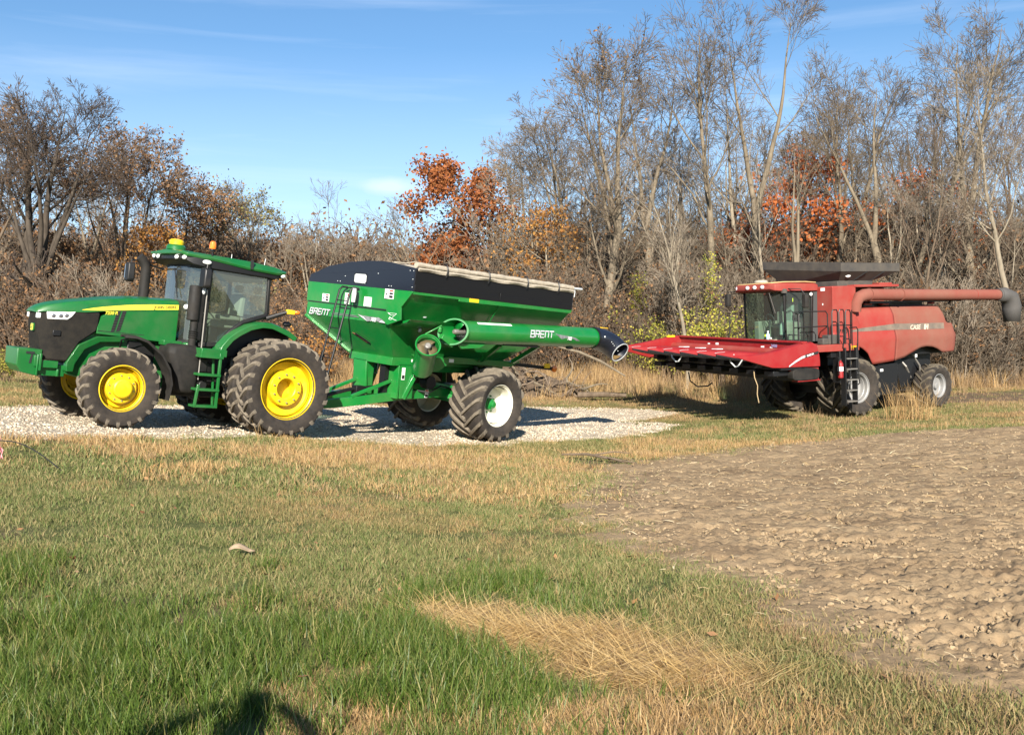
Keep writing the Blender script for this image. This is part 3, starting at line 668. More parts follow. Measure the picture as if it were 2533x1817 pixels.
    # window
    b = MB(); b.prism([(-.17,3.56),(-.13,3.53),(.19,3.53),(.23,3.57),(.23,3.70),(.19,3.735),(-.13,3.735),(-.17,3.70)],'x',XF+.004,XF+.016); wi = b.build('hopper_window', M['silver'], T, bevel=.005)
    b = MB(); b.prism([(-.19,3.54),(-.15,3.51),(.21,3.51),(.25,3.55),(.25,3.72),(.21,3.755),(-.15,3.755),(-.19,3.72)],'x',XF+.0035,XF+.010); b.build('window_gasket', S, wi)
    # decals on the front
    def decal(y0,y1,z0,z1,name='safety_decal',kindd=0):
        b = MB(); xo = .02 if y0 > .9 else 0; b.box(XF+.02+xo-.006,XF+.024+xo,y0,y1,z0,z1); d = b.build(name, M['white'], T, smooth=False)
        if kindd:
            w, h = y1-y0, z1-z0
            b = MB(); b.box(XF+.024+xo,XF+.026+xo,y0+.52*w,y1-.06*w,z0+.08*h,z0+.36*h); b.box(XF+.024+xo,XF+.026+xo,y0+.12*w,y0+.26*w,z0+.35*h,z0+.55*h); b.box(XF+.024+xo,XF+.026+xo,y0+.52*w,y1-.06*w,z0+.44*h,z0+.66*h); b.build('decal_print', M['blk'], d, smooth=False)
            b = MB(); b.box(XF+.024+xo,XF+.026+xo,y0+.52*w,y1-.06*w,z0+.74*h,z0+.92*h); b.build('decal_heading', M['redsq'], d, smooth=False)
    decal(-1.22,-.98,3.03,3.21,kindd=1); decal(-.42,-.26,3.03,3.28,kindd=1); decal(.24,.48,3.03,3.24); decal(.92,1.20,3.25,3.46,kindd=1)
    # BRENT lettering, swoosh and 782
    dark = [seglet('BRENT',.13,M['blk'],T,(XF+.001,-1.64,2.705),(0,1,.0),(0,0,1),'lettering_shadow',w=.78,gap=.36,th=.20), seglet('BRENT',.13,M['silver'],T,(XF+.006,-1.655,2.715),(0,1,.0),(0,0,1),'lettering',w=.78,gap=.36,th=.19)]
    b = MB(); b.prism([(-.83,2.80),(.02,2.80),(.02,2.787),(-.83,2.787)],'x',XF,XF+.004); b.prism([(-.86,2.765),(.1,2.772),(.1,2.76),(-.86,2.753)],'x',XF,XF+.004); b.build('decal_lines', M['greydecal'], T, smooth=False)
    b = MB(); b.prism([(.06,2.825),(.42,2.81),(.75,2.815),(.88,2.78),(1.0,2.71),(.80,2.715),(.62,2.74),(.40,2.70)],'x',XF,XF+.004); sw = b.build('decal_swoosh', M['greydecal'], T, smooth=False)
    b = MB(); b.prism([(.06,2.827),(.25,2.79),(.40,2.70),(.34,2.72)],'x',XF+.004,XF+.006); b.prism([(.78,2.715),(.85,2.76),(1.0,2.71)],'x',XF+.004,XF+.006); b.build('swoosh_highlight', M['silver'], sw, smooth=False)
    text('782',.115,M['white'],sw,(XF+.006,.50,2.715),(0,1,0),(0,0,1),shear=.25,bold=.001)
    # angular emblem
    b = MB()
    for p,q in (((1.07,2.945),(1.35,2.945)),((1.35,2.945),(1.20,2.83)),((1.20,2.83),(1.14,2.86)),((1.14,2.86),(1.12,2.81)),((1.12,2.81),(1.20,2.80)),((1.20,2.83),(1.36,2.80)),((1.07,2.945),(1.17,2.90)),((1.17,2.90),(1.28,2.905))):
        b.bar((XF+.034,p[0]-.0,p[1]),(XF+.034,q[0],q[1]),.006,.016,up=(1,0,0))
    b.build('emblem', M['white'], T, smooth=False)
    # inspection plate on the front slope
    n = Vector((.77,0,-.64)); 
    def sl(y, z): t = (2.70-z)/(2.70-1.93); return Vector((3.44-.64*t, y, z)) + Vector((.765,0,-.64))*.008
    b = MB(); pts = [sl(-.36,2.40),sl(-.27,2.385),sl(.09,2.20),sl(.0,2.205)]; b.add(pts+[p+n*.006 for p in pts],[(0,1,2,3),(7,6,5,4),(0,4,5,1),(1,5,6,2),(2,6,7,3),(3,7,4,0)]); ip = b.build('inspection_door', M['rust'], T, smooth=False); ip['label'] = 'rusty brown inspection plate'
    b = MB(); b.bar(sl(-.25,2.395)+n*.01, sl(.12,2.205)+n*.01,.05,.01,up=n); b.build('door_slide', S, ip)
    # ladder
    L0 = [(3.48,-.34,3.41),(3.60,-.38,3.41),(3.66,-.40,3.33),(4.02,-.42,1.50)]; L1 = [(3.48,.06,3.40),(3.58,-.02,3.42),(3.64,-.04,3.34),(4.10,-.06,1.16)]
    b = MB(); b.tube(L0,.024,n=8); b.tube(L1,.024,n=8)
    b.tube([(3.48,-.1,3.41),(3.60,-.30,3.40)],.018,n=6)
    la = b.build('ladder', M['darkened_black'], T)
    for z in (3.10,2.47,2.13,1.80,1.50):
        t0 = (3.33-z)/(3.33-1.50); t1 = (3.34-z)/(3.34-1.16)
        p = (3.66+.36*t0,-.40-.02*t0,z); q = (3.64+.46*t1,-.04-.02*t1,z)
        b = MB(); b.bar(p,q,.035,.022); b.build('rung', S, la)
    b = MB(); b.bar((3.90,-.46,1.86),(4.03,-.48,1.50),.05,.07); b.bar((3.9,-.46,1.84),(3.88,-.3,1.86),.02,.02); b.build('ladder_latch', S, la)
    # mirror
    b = MB(); 
    b.loft([[(3.60+dx*.02, .06+dy*w, z) for dx,dy in ((-1,-1),(1,-1),(1,1),(-1,1))] for z,w in ((3.07,.05),(3.12,.085),(3.30,.09),(3.41,.07))]); mi = b.build('mirror', S, T, bevel=.015)
    b = MB(); b.prism([(.0,3.09),(.12,3.09),(.14,3.28),(.12,3.40),(.02,3.40),(-.01,3.28)],'x',3.621,3.626); b.build('mirror_glass', M['silver'], mi)
    # lower box / frame
    b = MB(); b.box(2.10,2.86,-.78,.70,1.76,1.94); b.box(-1.0,2.1,-.78,.70,1.78,1.95); fr = b.build('hopper_base', G, T, bevel=.006)
    b = MB()
    b.prism([(2.84,1.78),(2.84,1.0),(2.60,.95),(2.60,1.78)],'y',-.60,-.16)
    b.prism([(-.62,1.80),(-.16,1.80),(-.10,1.0),(-.5,1.0)],'x',2.80,2.86)
    b.prism([(2.60,1.80),(2.12,1.80),(2.12,1.0),(2.50,1.0)],'y',.64,.70)
    b.prism([(.35,1.80),(.70,1.80),(.70,1.0),(.35,1.0)],'x',2.56,2.62)
    b.bar((2.02,.70,1.78),(2.38,.62,1.0),.20,.10)
    b.bar((2.02,-.70,1.78),(2.38,-.62,1.0),.20,.10)
    b.build('support_legs', G, T, bevel=.008)
    b = MB()
    for s in (1,-1):
        b.loft([[(x,s*(y-.05),z-h),(x,s*(y+.05),z-h),(x,s*(y+.05),z+h),(x,s*(y-.05),z+h)] for x,y,z,h in ((4.60,.10,.78,.08),(4.2,.30,.84,.10),(3.6,.45,.92,.10),(2.30,.47,1.05,.10),(.66,.47,1.14,.10),(.1,.47,1.10,.10),(-1.0,.47,1.2,.08))])
        b.bar((3.74,s*.45,1.02),(2.34,s*.47,1.48),.07,.07)
    b.bar((2.34,-.47,1.05),(2.34,.47,1.05),.12,.14); b.bar((.1,-.47,1.1),(.1,.47,1.1),.12,.14)
    b.box(4.45,4.75,-.14,.14,.66,.86); b.build('tongue_frame', G, T, bevel=.008)
    b = MB(); b.box(4.7,5.1,-.05,.05,.70,.76); b.tube([(4.3,.05,.95),(3.5,.05,1.12),(2.7,.1,1.2)],.045,n=8); b.box(3.1,3.35,-.02,.16,1.0,1.22); b.box(4.2,4.5,-.2,.22,.88,1.02); b.build('driveline', S, T, bevel=.01)
    b = MB(); b.box(2.64,2.76,.22,.40,1.05,1.82); b.tube([(2.78,.28,1.80),(2.85,.24,1.80),(2.85,.24,1.52),(2.85,.14,1.52)],.012,n=5); b.box(2.6,2.9,.2,.42,.86,.90); b.build('jack_stand', S, T)
    b = MB(); b.tube([(2.2,.3,1.35),(2.2,.3,1.7),(2.0,.5,1.75),(1.6,.6,1.45),(1.2,.5,1.3)],.03,n=6); b.tube([(2.0,.2,1.2),(1.6,.72,1.15),(1.1,.6,1.3),(.6,.55,1.22)],.02,n=6); b.lathe([(.16,-.12),(.16,.12)],c=(1.5,.55,1.38),n=14,caps=True); b.build('hydraulics', S, T)
    b = MB(); b.box(-.12,.12,-1.05,1.05,.84,1.06); b.box(.0,.5,-.6,.6,1.05,1.3); b.bar((.35,.9,.9),(.7,.5,1.05),.08,.12); b.build('axle', G, T, bevel=.01)
    b = MB(); b.bar((-.2,.62,1.85),(-.25,.55,1.1),.12,.10); b.bar((-.2,-.62,1.85),(-.25,-.55,1.1),.12,.10); b.box(-.9,2.0,-.5,.5,1.62,1.78); b.build('rear_supports', G, T)
    # leg decals
    b = MB(); b.box(2.42,2.52,.70,.704,1.44,1.72); d = b.build('safety_decal', M['white'], T, smooth=False)
    b = MB(); b.box(2.43,2.51,.704,.706,1.46,1.55); b.build('decal_print', M['blk'], d, smooth=False)
    b = MB(); b.box(1.42,1.53,.521,.525,1.01,1.20); d = b.build('safety_decal', M['white'], T, smooth=False)
    b = MB(); b.box(1.43,1.52,.525,.527,1.02,1.08); b.build('decal_print', M['blk'], d, smooth=False)
    b = MB(); b.box(1.43,1.52,.525,.527,1.16,1.19); b.build('decal_heading', M['redsq'], d, smooth=False)
    # skirt rail beside the auger
    b = MB(); b.prism([(1.25,1.88),(-1.02,1.86),(-1.50,2.12),(-1.42,2.18),(-.98,1.99),(1.25,2.04)],'y',.88,.96)
    b.prism([(2.16,1.95),(2.10,1.82),(1.88,1.70),(1.62,1.68),(1.25,1.88),(1.25,2.04),(1.6,2.0)],'y',.72,.96)
    b.prism([(2.80,2.30),(2.12,2.34),(2.10,1.92)],'y',.66,.72); b.box(-1.4,1.25,.66,.90,1.96,2.0)
    b.build('auger_cradle', G, T, bevel=.006)
    b = MB(); b.box(1.12,1.28,.961,.965,1.91,1.99); b.box(2.16,2.26,.704,.71,1.86,1.92); b.build('safety_decal', M['white'], T, smooth=False)
    # lower auger stub with open flange
    ax = Vector((.50,.62,.60)).normalized(); c0 = Vector((2.62,1.55,2.33)); c1 = c0 - ax*1.0
    u = ax.cross(Vector((0,0,1))).normalized(); v = u.cross(ax)
    def ring(c, r, n=28): return [c+u*(r*math.cos(2*PI*k/n))+v*(r*math.sin(2*PI*k/n)) for k in range(n)]
    b = MB(); b.loft([ring(c1,.25),ring(c0-ax*.05,.25),ring(c0-ax*.05,.29),ring(c0,.29),ring(c0,.265),ring(c0-ax*.25,.245)], caps=False); st = b.build('lower_auger', G, T, angle=30)
    b = MB(); b.add(ring(c0-ax*.25,.245),[tuple(range(28))]); b.build('throat_shade', S, st, smooth=False)  # black disc standing in for shade inside the open tube
    b = MB(); b.loft([ring(c0-ax*.24,.075,16),ring(c0-ax*.02,.075,16),ring(c0-ax*.0,.05,16)]); b.build('auger_shaft', M['steel'], st)
    b = MB(); 
    for a0 in (.4,2.5,4.6): b.loft([[c0-ax*(.22-.03*t)+u*(r*math.cos(a0+t*.5))+v*(r*math.sin(a0+t*.5)) for r in (.07,.235)] for t in range(5)], caps=False, closed=False)
    b.build('auger_flighting', M['flight'], st, solid=.01)
    # upper auger tube folded back
    a0 = Vector((2.06,1.75,2.67)); a1 = Vector((-3.28,1.75,2.80)); ax = (a0-a1).normalized(); 
    u = Vector((0,1,0)); v = ax.cross(u).normalized(); 
    tilt = Vector((.80,.52,.18)).normalized()
    def ring2(c, r, n=32, tl=0): 
        out = []
        for k in range(n):
            p = u*(r*math.cos(2*PI*k/n))+v*(r*math.sin(2*PI*k/n))
            if tl: p = p - ax*(p.dot(tilt)/ax.dot(tilt))*tl
            out.append(c+p)
        return out
    b = MB(); b.loft([ring2(a0-ax*.02,.305,32,.9),ring2(a0+ax*.02,.305,32,.9),ring2(a0+ax*.02,.27,32,.9),ring2(a0-ax*.35,.255)], caps=False)
    b.loft([ring2(a0-ax*.02,.305,32,.9),ring2(a0-ax*.03,.27,32,.9),ring2(a0-ax*.4,.265),ring2(a1,.265)], caps=False); au = b.build('unloading_auger', G, T, angle=30)
    b = MB(); b.add(ring2(a0-ax*.33,.255),[tuple(range(32))]); b.build('throat_shade', S, au, smooth=False)  # dark disc in the upper tube, again in place of shade
    b = MB(); b.loft([ring2(a0-ax*.33,.06,14),ring2(a0-ax*.03,.06,14),ring2(a0-ax*.0,.04,14)]); b.build('auger_shaft', M['steel'], au)
    b = MB(); b.loft([[a0-ax*(.3-.025*t)+u*(r*math.cos(3.6-t*.4))+v*(r*math.sin(3.6-t*.4)) for r in (.055,.245)] for t in range(8)], caps=False, closed=False); b.build('auger_flighting', G, au, solid=.01)
    b = MB(); b.prism([(2.0,2.42),(1.05,2.44),(1.25,2.34),(1.85,2.30)],'y',1.80,1.86); b.bar((2.35,1.66,2.55),(2.02,1.7,2.36),.12,.12); b.tube([(2.55,1.35,2.55),(2.25,1.55,2.78)],.02,n=6); b.tube([(2.25,1.5,2.62),(2.25,1.5,2.74)],.05,n=8); b.build('auger_hinge', G, T, bevel=.008)
    b = MB(); b.tube([(-1.3,1.8,2.50),(-2.1,1.8,2.52)],.015,n=6); b.ball((-2.25,1.8,2.50),.15,.06,.05); b.box(-.9,.4,1.6,1.85,2.44,2.50); b.build('auger_rest', S, T)
    b = MB(); b.bar((-1.0,1.0,2.0),(-1.1,1.7,2.48),.08,.1); b.bar((.2,1.0,2.0),(.3,1.65,2.44),.08,.1); b.build('auger_saddle', G, T)
    # lettering on the tube, wrapped on the cylinder
    def wrap(o, off=.004):
        me = o.data
        for q in me.vertices:
            x, y, z = q.co; zc = 2.67 + (2.06-x)*(2.80-2.67)/5.34; d = max(-.25, min(.25, z-zc)); q.co.y = 1.75 + math.sqrt(.265**2-d*d) + off + (y-2.02)
        me.update()
    wrap(seglet('BRENT',.155,M['blk'],au,(-.375,2.021,2.69),(-1,0,.025),(0,0,1),'lettering_shadow',th=.2,w=.82,gap=.38),.003)
    wrap(seglet('BRENT',.155,M['silver'],au,(-.36,2.024,2.70),(-1,0,.025),(0,0,1),'lettering',w=.82,gap=.38,th=.19),.006)
    b = MB(); xs = np.linspace(-1.35,-2.4,22); tp = np.interp(xs,[-2.4,-2.2,-2.0,-1.6,-1.35],[2.70,2.765,2.79,2.81,2.83]); bt = np.interp(xs,[-2.4,-2.25,-2.1,-1.75,-1.62,-1.35],[2.695,2.69,2.735,2.74,2.70,2.822])
    b.loft([[(x,2.02,z0),(x,2.02,(z0+z1)/2),(x,2.02,z1)] for x,z0,z1 in zip(xs,bt,tp)], caps=False, closed=False); w = b.build('decal_swoosh', M['greydecal'], au, smooth=False); wrap(w,.003)
    tx = text('782',.12,M['white'],au,(-1.83,2.028,2.695),(-1,0,.025),(0,0,1),shear=.25,bold=.001)
    b = MB(); xs = np.linspace(1.45,.25,14); b.loft([[(x,2.02,2.845),(x,2.02,2.865),(x,2.02,2.885)] for x in xs], caps=False, closed=False); w = b.build('white_decal', M['white'], au, smooth=False)
    for q in w.data.vertices:
        z = q.co.z; zc = 2.67 + (2.06-q.co.x)*(.13)/5.34; a = (z-2.865)/.02*.13 + 1.0; q.co.y = 1.75+.269*math.cos(a); q.co.z = zc+.269*math.sin(a)
    # spout boot
    b = MB(); b.loft([ring2(a1+ax*.06,.285),ring2(a1-ax*.22,.285)], caps=False); b.build('spout_collar', S, au)
    b = MB()
    def ell(c, nrm, ra, rb, n=24):
        nrm = Vector(nrm).normalized(); e1 = nrm.cross(Vector((0,0,1))).normalized(); e2 = e1.cross(nrm); return [Vector(c)+e1*(ra*math.cos(2*PI*k/n))+e2*(rb*math.sin(2*PI*k/n)) for k in range(n)]
    path = [((-3.30,1.75,2.80),(-1,0,.0),.29,.29),((-3.60,1.76,2.78),(-1,.08,-.08),.30,.30),((-3.88,1.82,2.71),(-.90,.38,-.25),.30,.31),((-4.06,1.95,2.60),(-.5,.75,-.42),.29,.31),((-4.11,2.13,2.48),(.12,.86,-.5),.26,.29)]
    b.loft([ell(*p) for p in path], caps=False); b.loft([ell((p[0][0]+.01,p[0][1],p[0][2]),p[1],p[2]-.02,p[3]-.02) for p in path[::-1]], caps=False)
    sp = b.build('spout', M['sky_black'], au, angle=50)
    p = path[-1]; b = MB(); o_, i_ = ell(p[0],p[1],p[2]+.003,p[3]+.003), ell(p[0],p[1],p[2]-.022,p[3]-.022); q_ = [v_+Vector(p[1]).normalized()*.012 for v_ in o_]; r_ = [v_+Vector(p[1]).normalized()*.012 for v_ in i_]
    b.loft([o_,q_,r_,i_], caps=False); b.build('spout_rim', M['silver'], sp)
    e = ell((-4.115,2.09,2.50),(.12,.86,-.5),.235,.265); b = MB(); b.add([e[k] for k in range(14,23)],[tuple(range(9))]); b.build('leftover_grain', M['grain'], sp, smooth=False)
    e = ell((-4.05,1.93,2.61),(-.4,.78,-.42),.27,.29); b = MB(); b.add(e,[tuple(range(24))]); b.build('spout_shade', M['blk'], sp, smooth=False)  # black disc across the boot, standing in for its inner shade
    b = MB()
    for k in range(6): b.ball((-3.72-.05*k,2.09+.012*k,2.74-.045*k),.014,.012,.014,n=8)
    b.ball((-3.45,2.04,2.86),.03,.02,.03,n=8); b.build('spout_bolts', M['silver'], sp)
    b = MB(); b.box(-3.9,-3.66,1.7,1.8,3.085,3.10); b.build('spout_light', M['yellowref'], sp)
    # reflectors and rear light arm
    b = MB(); b.box(1.35,1.66,YN+.012,YN+.02,3.375,3.455); b.build('amber_reflector', M['yellowref'], T, smooth=False)
    b = MB(); b.box(.55,1.25,YN-.02,YN+.006,3.37,3.385); b.build('lip_strip', M['greydecal'], T)
    b = MB(); b.bar((-1.2,.5,1.92),(-2.75,.95,1.86),.07,.09); la = b.build('rear_light_arm', S, T)
    b = MB(); b.box(-2.62,-2.40,.93,.96,1.87,1.99); b.build('arm_reflector', M['yellowref'], la)
    b = MB(); b.lathe([(.085,-.02),(.09,.03),(.07,.045),(.001,.05)],c=(-2.78,.98,1.86),n=18); b.build('arm_lens', M['amber'], la)
    # silver balls standing in for flood lamps reflected on the slope, no real lamps
    b = MB(); b.ball((2.55,1.28,2.98),.10,.03,.08); b.build('work_light', M['silver'], T)
    b = MB(); b.ball((2.50,1.12,2.62),.05,.03,.05); b.build('slope_glint', M['silver'], T)
    prof = [(.525,-.05),(.53,0),(.51,.006),(.50,-.03),(.475,-.05),(.465,-.12),(.45,-.20),(.43,-.33),(.14,-.36)]
    hub = [(.15,-.36),(.145,-.26),(.13,-.23),(.085,-.21),(.08,-.16),(.06,-.145),(.001,-.14)]
    for s in (1,-1):
        wheel(T,(0,s*1.17,.955),.905,.98,.50,prof,17,.072,M['white_rim'],treadm='tread',side=s,hubprof=hub,hubmat=G,bolts=(8,.20,-.34,.022,G),phase=.1,lw=.085)
    return T
CART = build_cart()
split_pieces({'edge_flange','auger_saddle','safety_decal','support_legs','rear_supports','auger_cradle','jack_stand','hydraulics','driveline','tarp_cord','decal_lines','auger_rest','auger_hinge'})
# ------------------------------------------------------------------ COMBINE
def build_combine():
    T = empty('combine_harvester'); T.matrix_world = frame((10.4836, 33.882, -.1684), 62, (.03, .04))
    tag(T, 'dusty red combine harvester with a red corn header standing at the edge of the woods', 'combine harvester')
    Rd, Dd, Hd = M['red'], M['red_dusty'], M['red_head']; S = M['steel_black']; K = M['black']
    # side shields as curved sheets
    tx, tz = [-5.04,-4.86,-4.80,-4.46,-4.44,-4.22,-4.0,-1.91,-.52,.19,.98], [2.53,2.69,2.93,2.94,2.98,3.55,3.585,3.60,3.53,3.37,3.08]
    bx, bz = [-5.04,-4.94,-4.22,-3.96,-3.7,-3.38,-3.1,-2.87,-2.35,-1.85,-.86,-.80,-.58,-.3,-.02,.36,.98], [2.5,1.95,1.93,2.06,2.14,2.17,2.14,2.06,1.84,1.74,1.66,1.74,2.05,2.23,2.31,2.34,2.34]
    def yp(z): return np.interp(z, [1.6,2.0,2.45,2.55,2.73,2.78,3.0,3.3,3.5,3.6],[1.56,1.62,1.665,1.66,1.615,1.60,1.595,1.55,1.45,1.34])
    def panel(xa, xb, n, name, m, s):
        xs = np.linspace(xa, xb, n); rows = 18; V = []; 
        for x in xs:
            z0, z1 = float(np.interp(x, bx, bz)), float(np.interp(x, tx, tz))
            # rear rounding
            back = float(np.interp(x, [-5.04,-4.8,-4.3],[.16,.05,0]))
            V.append([(x, s*(float(yp(z0+(z1-z0)*r/rows))-back), z0+(z1-z0)*r/rows) for r in range(rows+1)])
        b = MB(); b.loft(V, caps=False, closed=False); o = b.build(name, m, T, angle=25); md = o.modifiers.new('solid','SOLIDIFY'); md.thickness = .03; return o
    for s in (1,-1):
        panel(-5.04,-1.895,44,'rear_side_shield',Dd,s); panel(-1.88,.96,34,'front_side_shield',M['red'] if s>0 else Dd,s)
    # stripe and lettering on the shields
    b = MB(); xs = np.linspace(.2,-4.3,40); V = []
    for x in xs:
        z1 = float(np.interp(x,[-4.3,-1.9,-.27,.2],[2.95,2.98,2.875,2.81])); z0 = float(np.interp(x,[-4.3,-1.9,-.27,.2],[2.745,2.775,2.765,2.765]))
        V.append([(x, float(yp(z))+.006, z) for z in (z0,(z0+z1)/2,z1)])
    b.loft(V, caps=False, closed=False); st = b.build('side_stripe', M['stripe'], T, smooth=False)
    text('CASE', .215, M['tan_letter'], st, (-2.60,1.612,2.765), (-1,0,.0), (0,0,1), shear=.15, bold=.006)
    text('IH', .215, M['tan_letter'], st, (-3.28,1.612,2.765), (-1,0,.0), (0,0,1), shear=.15, bold=.016)
    text('7120', .20, M['blk'], T, (.72,1.615,2.72), (-1,0,.05), (0,0,1), shear=.25, bold=.003)
    # inner body and rear hood
    b = MB(); b.box(-4.6,.9,-1.3,1.3,1.9,3.3); b.prism([(-4.9,2.2),(-4.6,3.3),(.9,3.3),(.9,2.0),(-4.5,2.0)],'y',-1.2,1.2); b.build('inner_body', S, T)
    b = MB(); b.box(-4.2,-.1,-1.36,1.36,3.3,3.57); b.build('engine_deck', Dd, T, bevel=.04)
    b = MB(); b.prism([(-4.95,2.0),(-5.0,2.5),(-4.75,2.95),(-4.45,3.2),(-4.3,3.2),(-4.3,2.0)],'y',-1.42,1.42); b.build('rear_hood', Dd, T, bevel=.06)
    # deck equipment under the auger
    b = MB(); b.box(-3.6,-.3,.9,1.3,3.57,3.70); b.box(-1.1,-.6,.9,1.45,3.56,3.66); b.box(-2.0,-1.5,1.0,1.4,3.58,3.68); b.lathe([(.14,-.3),(.14,.3)],c=(-3.0,1.0,3.74),n=14,caps=True); b.build('deck_equipment', S, T, bevel=.02)
    b = MB(); b.box(-.95,-.62,1.2,1.5,3.63,3.69); b.box(-1.75,-1.45,1.2,1.5,3.62,3.67); b.box(-4.1,-3.95,1.2,1.4,3.6,3.72); b.build('deck_brackets', Rd, T, bevel=.01)
    # grain tank
    b = MB(); b.prism([(.95,2.6),(.95,4.26),(-.10,4.27),(-.10,3.3),(-.5,2.6)],'y',-1.60,1.60); gt = b.build('grain_tank', Rd, T, bevel=.03)
    b = MB(); b.box(-2.1,-.11,-1.4,1.0,3.55,4.22); b.build('tank_rear', Dd, T, bevel=.03)
    b = MB(); b.box(-2.08,-.02,.9,1.62,4.22,4.30); b.box(-1.9,-1.3,1.0,1.5,4.30,4.36); b.build('tank_rail', Rd, T, bevel=.01)
    b = MB(); b.box(.952,.958,1.10,1.28,4.12,4.22); b.box(.952,.958,1.16,1.20,3.66,3.72); b.build('safety_decal', M['white'], gt, smooth=False)
    b = MB(); b.tube([(.945,1.595,2.7),(.945,1.595,4.22)],.018,n=6); b.build('tank_seam', Rd, gt)
    # bin extension
    E1 = M['grey_ext']
    b = MB(); rb = [(.30,-1.25),(.30,1.25),(-1.15,1.25),(-1.15,-1.25)]; rt = [(.62,-1.95),(.62,1.66),(-2.08,1.66),(-2.08,-1.95)]
    def rg(r, z, dx=0): return [(x+dx, y, z+(.075*(1.66-y) if z > 4.6 else 0)) for x, y in r]
    b.loft([rg(rb,4.42),rg(rt,4.73),rg(rt,5.0),rg([(x*.97,y*.98) for x,y in rt],5.0),rg([(x*.97,y*.98) for x,y in rt],4.74),rg([(x*.95,y*.95) for x,y in rb],4.44)], caps=False); ex = b.build('bin_extension', E1, T, smooth=False)
    b = MB(); b.box(-1.2,.4,-1.3,1.3,4.24,4.44); b.build('extension_base', E1, T, bevel=.02)
    b = MB(); b.ball((.10,1.46,4.61),.13,.05,.075); b.build('extension_lamp', M['lamp'], ex)
    b = MB(); 
    for x in (-.5,-1.3): b.bar((x+.2,1.27,4.43),(x-.05,1.67,4.72),.02,.03)
    b.build('extension_ribs', S, ex)
    # cab
    b = MB()
    def cabring(z, o): return [(2.33+o*.5,-.92,z),(2.52+o,-.6,z),(2.60+o,0,z),(2.52+o,.6,z),(2.33+o*.5,.92,z)]
    b.loft([cabring(2.58,0),cabring(4.14,.10)], caps=False, closed=False); b.build('windshield', M['glass2'], T, smooth=False)
    for s in (1,-1):
        b = MB(); b.add([(2.30,s*.925,2.58),(1.30,s*.93,2.50),(1.22,s*.93,4.08),(2.36,s*.925,4.12)],[(0,1,2,3)]); b.build('side_window', M['glass2'], T, smooth=False)
    b = MB()
    for s in (1,-1):
        b.bar((2.33,s*.93,2.5),(2.38,s*.93,4.16),.06,.07); b.bar((1.26,s*.94,2.45),(1.18,s*.94,4.16),.07,.09); b.bar((2.33,s*.93,2.54),(1.26,s*.94,2.48),.06,.10)
    b.build('cab_frame', K, T, bevel=.01)
    b = MB(); b.prism([(2.62,2.35),(2.62,2.58),(2.3,2.56),(1.2,2.5),(1.2,2.2),(2.2,2.1)],'y',-.93,.93); b.build('cab_base', S, T, bevel=.02)
    b = MB(); b.box(.96,1.2,-.95,.95,2.5,4.12); b.build('cab_rear_wall', M['interior_dark'], T)
    b = MB(); b.loft([[(x,-w,z0),(x,-w,z1-.05),(x,-w*.9,z1),(x,w*.9,z1),(x,w,z1-.05),(x,w,z0)] for x,w,z0,z1 in ((2.84,.78,4.22,4.38),(2.76,.95,4.17,4.41),(2.4,1.02,4.14,4.42),(1.1,1.02,4.14,4.40),(.97,1.0,4.14,4.38))]); cr = b.build('cab_roof', Rd, T, bevel=.02)
    b = MB(); b.loft([[(x,-w,z),(x,w,z),(x,w,z+.03),(x,-w,z+.03)] for x,w,z in ((2.78,.80,4.40),(2.4,.95,4.425),(1.5,.98,4.425),(1.0,.95,4.40))]); b.build('roof_top', mat('straw_dusted_roof',(.55,.36,.16),.8,var=.2), cr, bevel=.01)
    for y in (-.80,-.24,.10,.46):
        b = MB(); b.ball((2.86-(.05 if abs(y)>.7 else 0),y,4.295),.04,.085 if y!=-.80 else .06,.065); b.build('work_light', M['lamp'], T)
    b = MB(); b.ball((1.28,1.0,4.03),.06,.04,.06); b.build('work_light', M['lamp'], T)
    b = MB(); b.lathe([(.16,4.44),(.22,4.46),(.22,4.50),(.17,4.545),(.001,4.55)],c=(2.35,-.15,0),n=24,axis='z',caps=True); b.build('receiver', M['tarp'], T)
    b = MB(); b.lathe([(.10,4.08),(.10,4.18),(.06,4.22),(.001,4.22)],c=(2.42,.98,0),n=16,axis='z',caps=True); b.build('beacon_base', M['grey_ext'], T)
    b = MB(); b.box(2.0,2.02,.931,.936,3.80,3.92); b.build('window_sticker', M['lime'], T)
    # mirrors
    for s,(x,y,z) in ((1,(1.95,1.42,3.80)),(-1,(2.75,-1.35,3.92))):
        b = MB(); b.loft([[(x+dx*.07,y+dy*.11*q,z+zz) for dx,dy in ((-1,-1),(1,-.8),(1,.8),(-1,1))] for zz,q in ((-.21,.85),(-.18,1),(.18,1),(.22,.8))]); mi = b.build('mirror', M['dusty_black'], T, bevel=.03)
        b = MB(); b.tube([(2.3,s*1.0,4.22),(x+.1,y-s*.1,4.2),(x,y,z+.2)],.016,n=6); b.tube([(2.2,s*1.0,4.16),(x,y,4.12)],.012,n=6); b.build('mirror_arm', S, mi)
    # cab interior
    b = MB(); b.box(1.35,1.8,-.3,.3,2.95,3.1); b.prism([(1.3,3.05),(1.46,3.05),(1.40,3.75),(1.28,3.75)],'y',-.27,.27); b.box(1.35,1.95,.34,.5,3.1,3.2); se = b.build('seat', mat('seat_green_grey',(.30,.36,.30),.8), T, bevel=.05)
    b = MB(); b.tube([(2.12+.07*math.sin(a),.19*math.cos(a),3.25+.17*math.sin(a)) for a in np.linspace(0,2*PI,21)],.018,n=6,caps=False); b.tube([(2.25,0,2.6),(2.12,0,3.25)],.04,n=8); b.build('steering_wheel', M['interior_dark'], T)
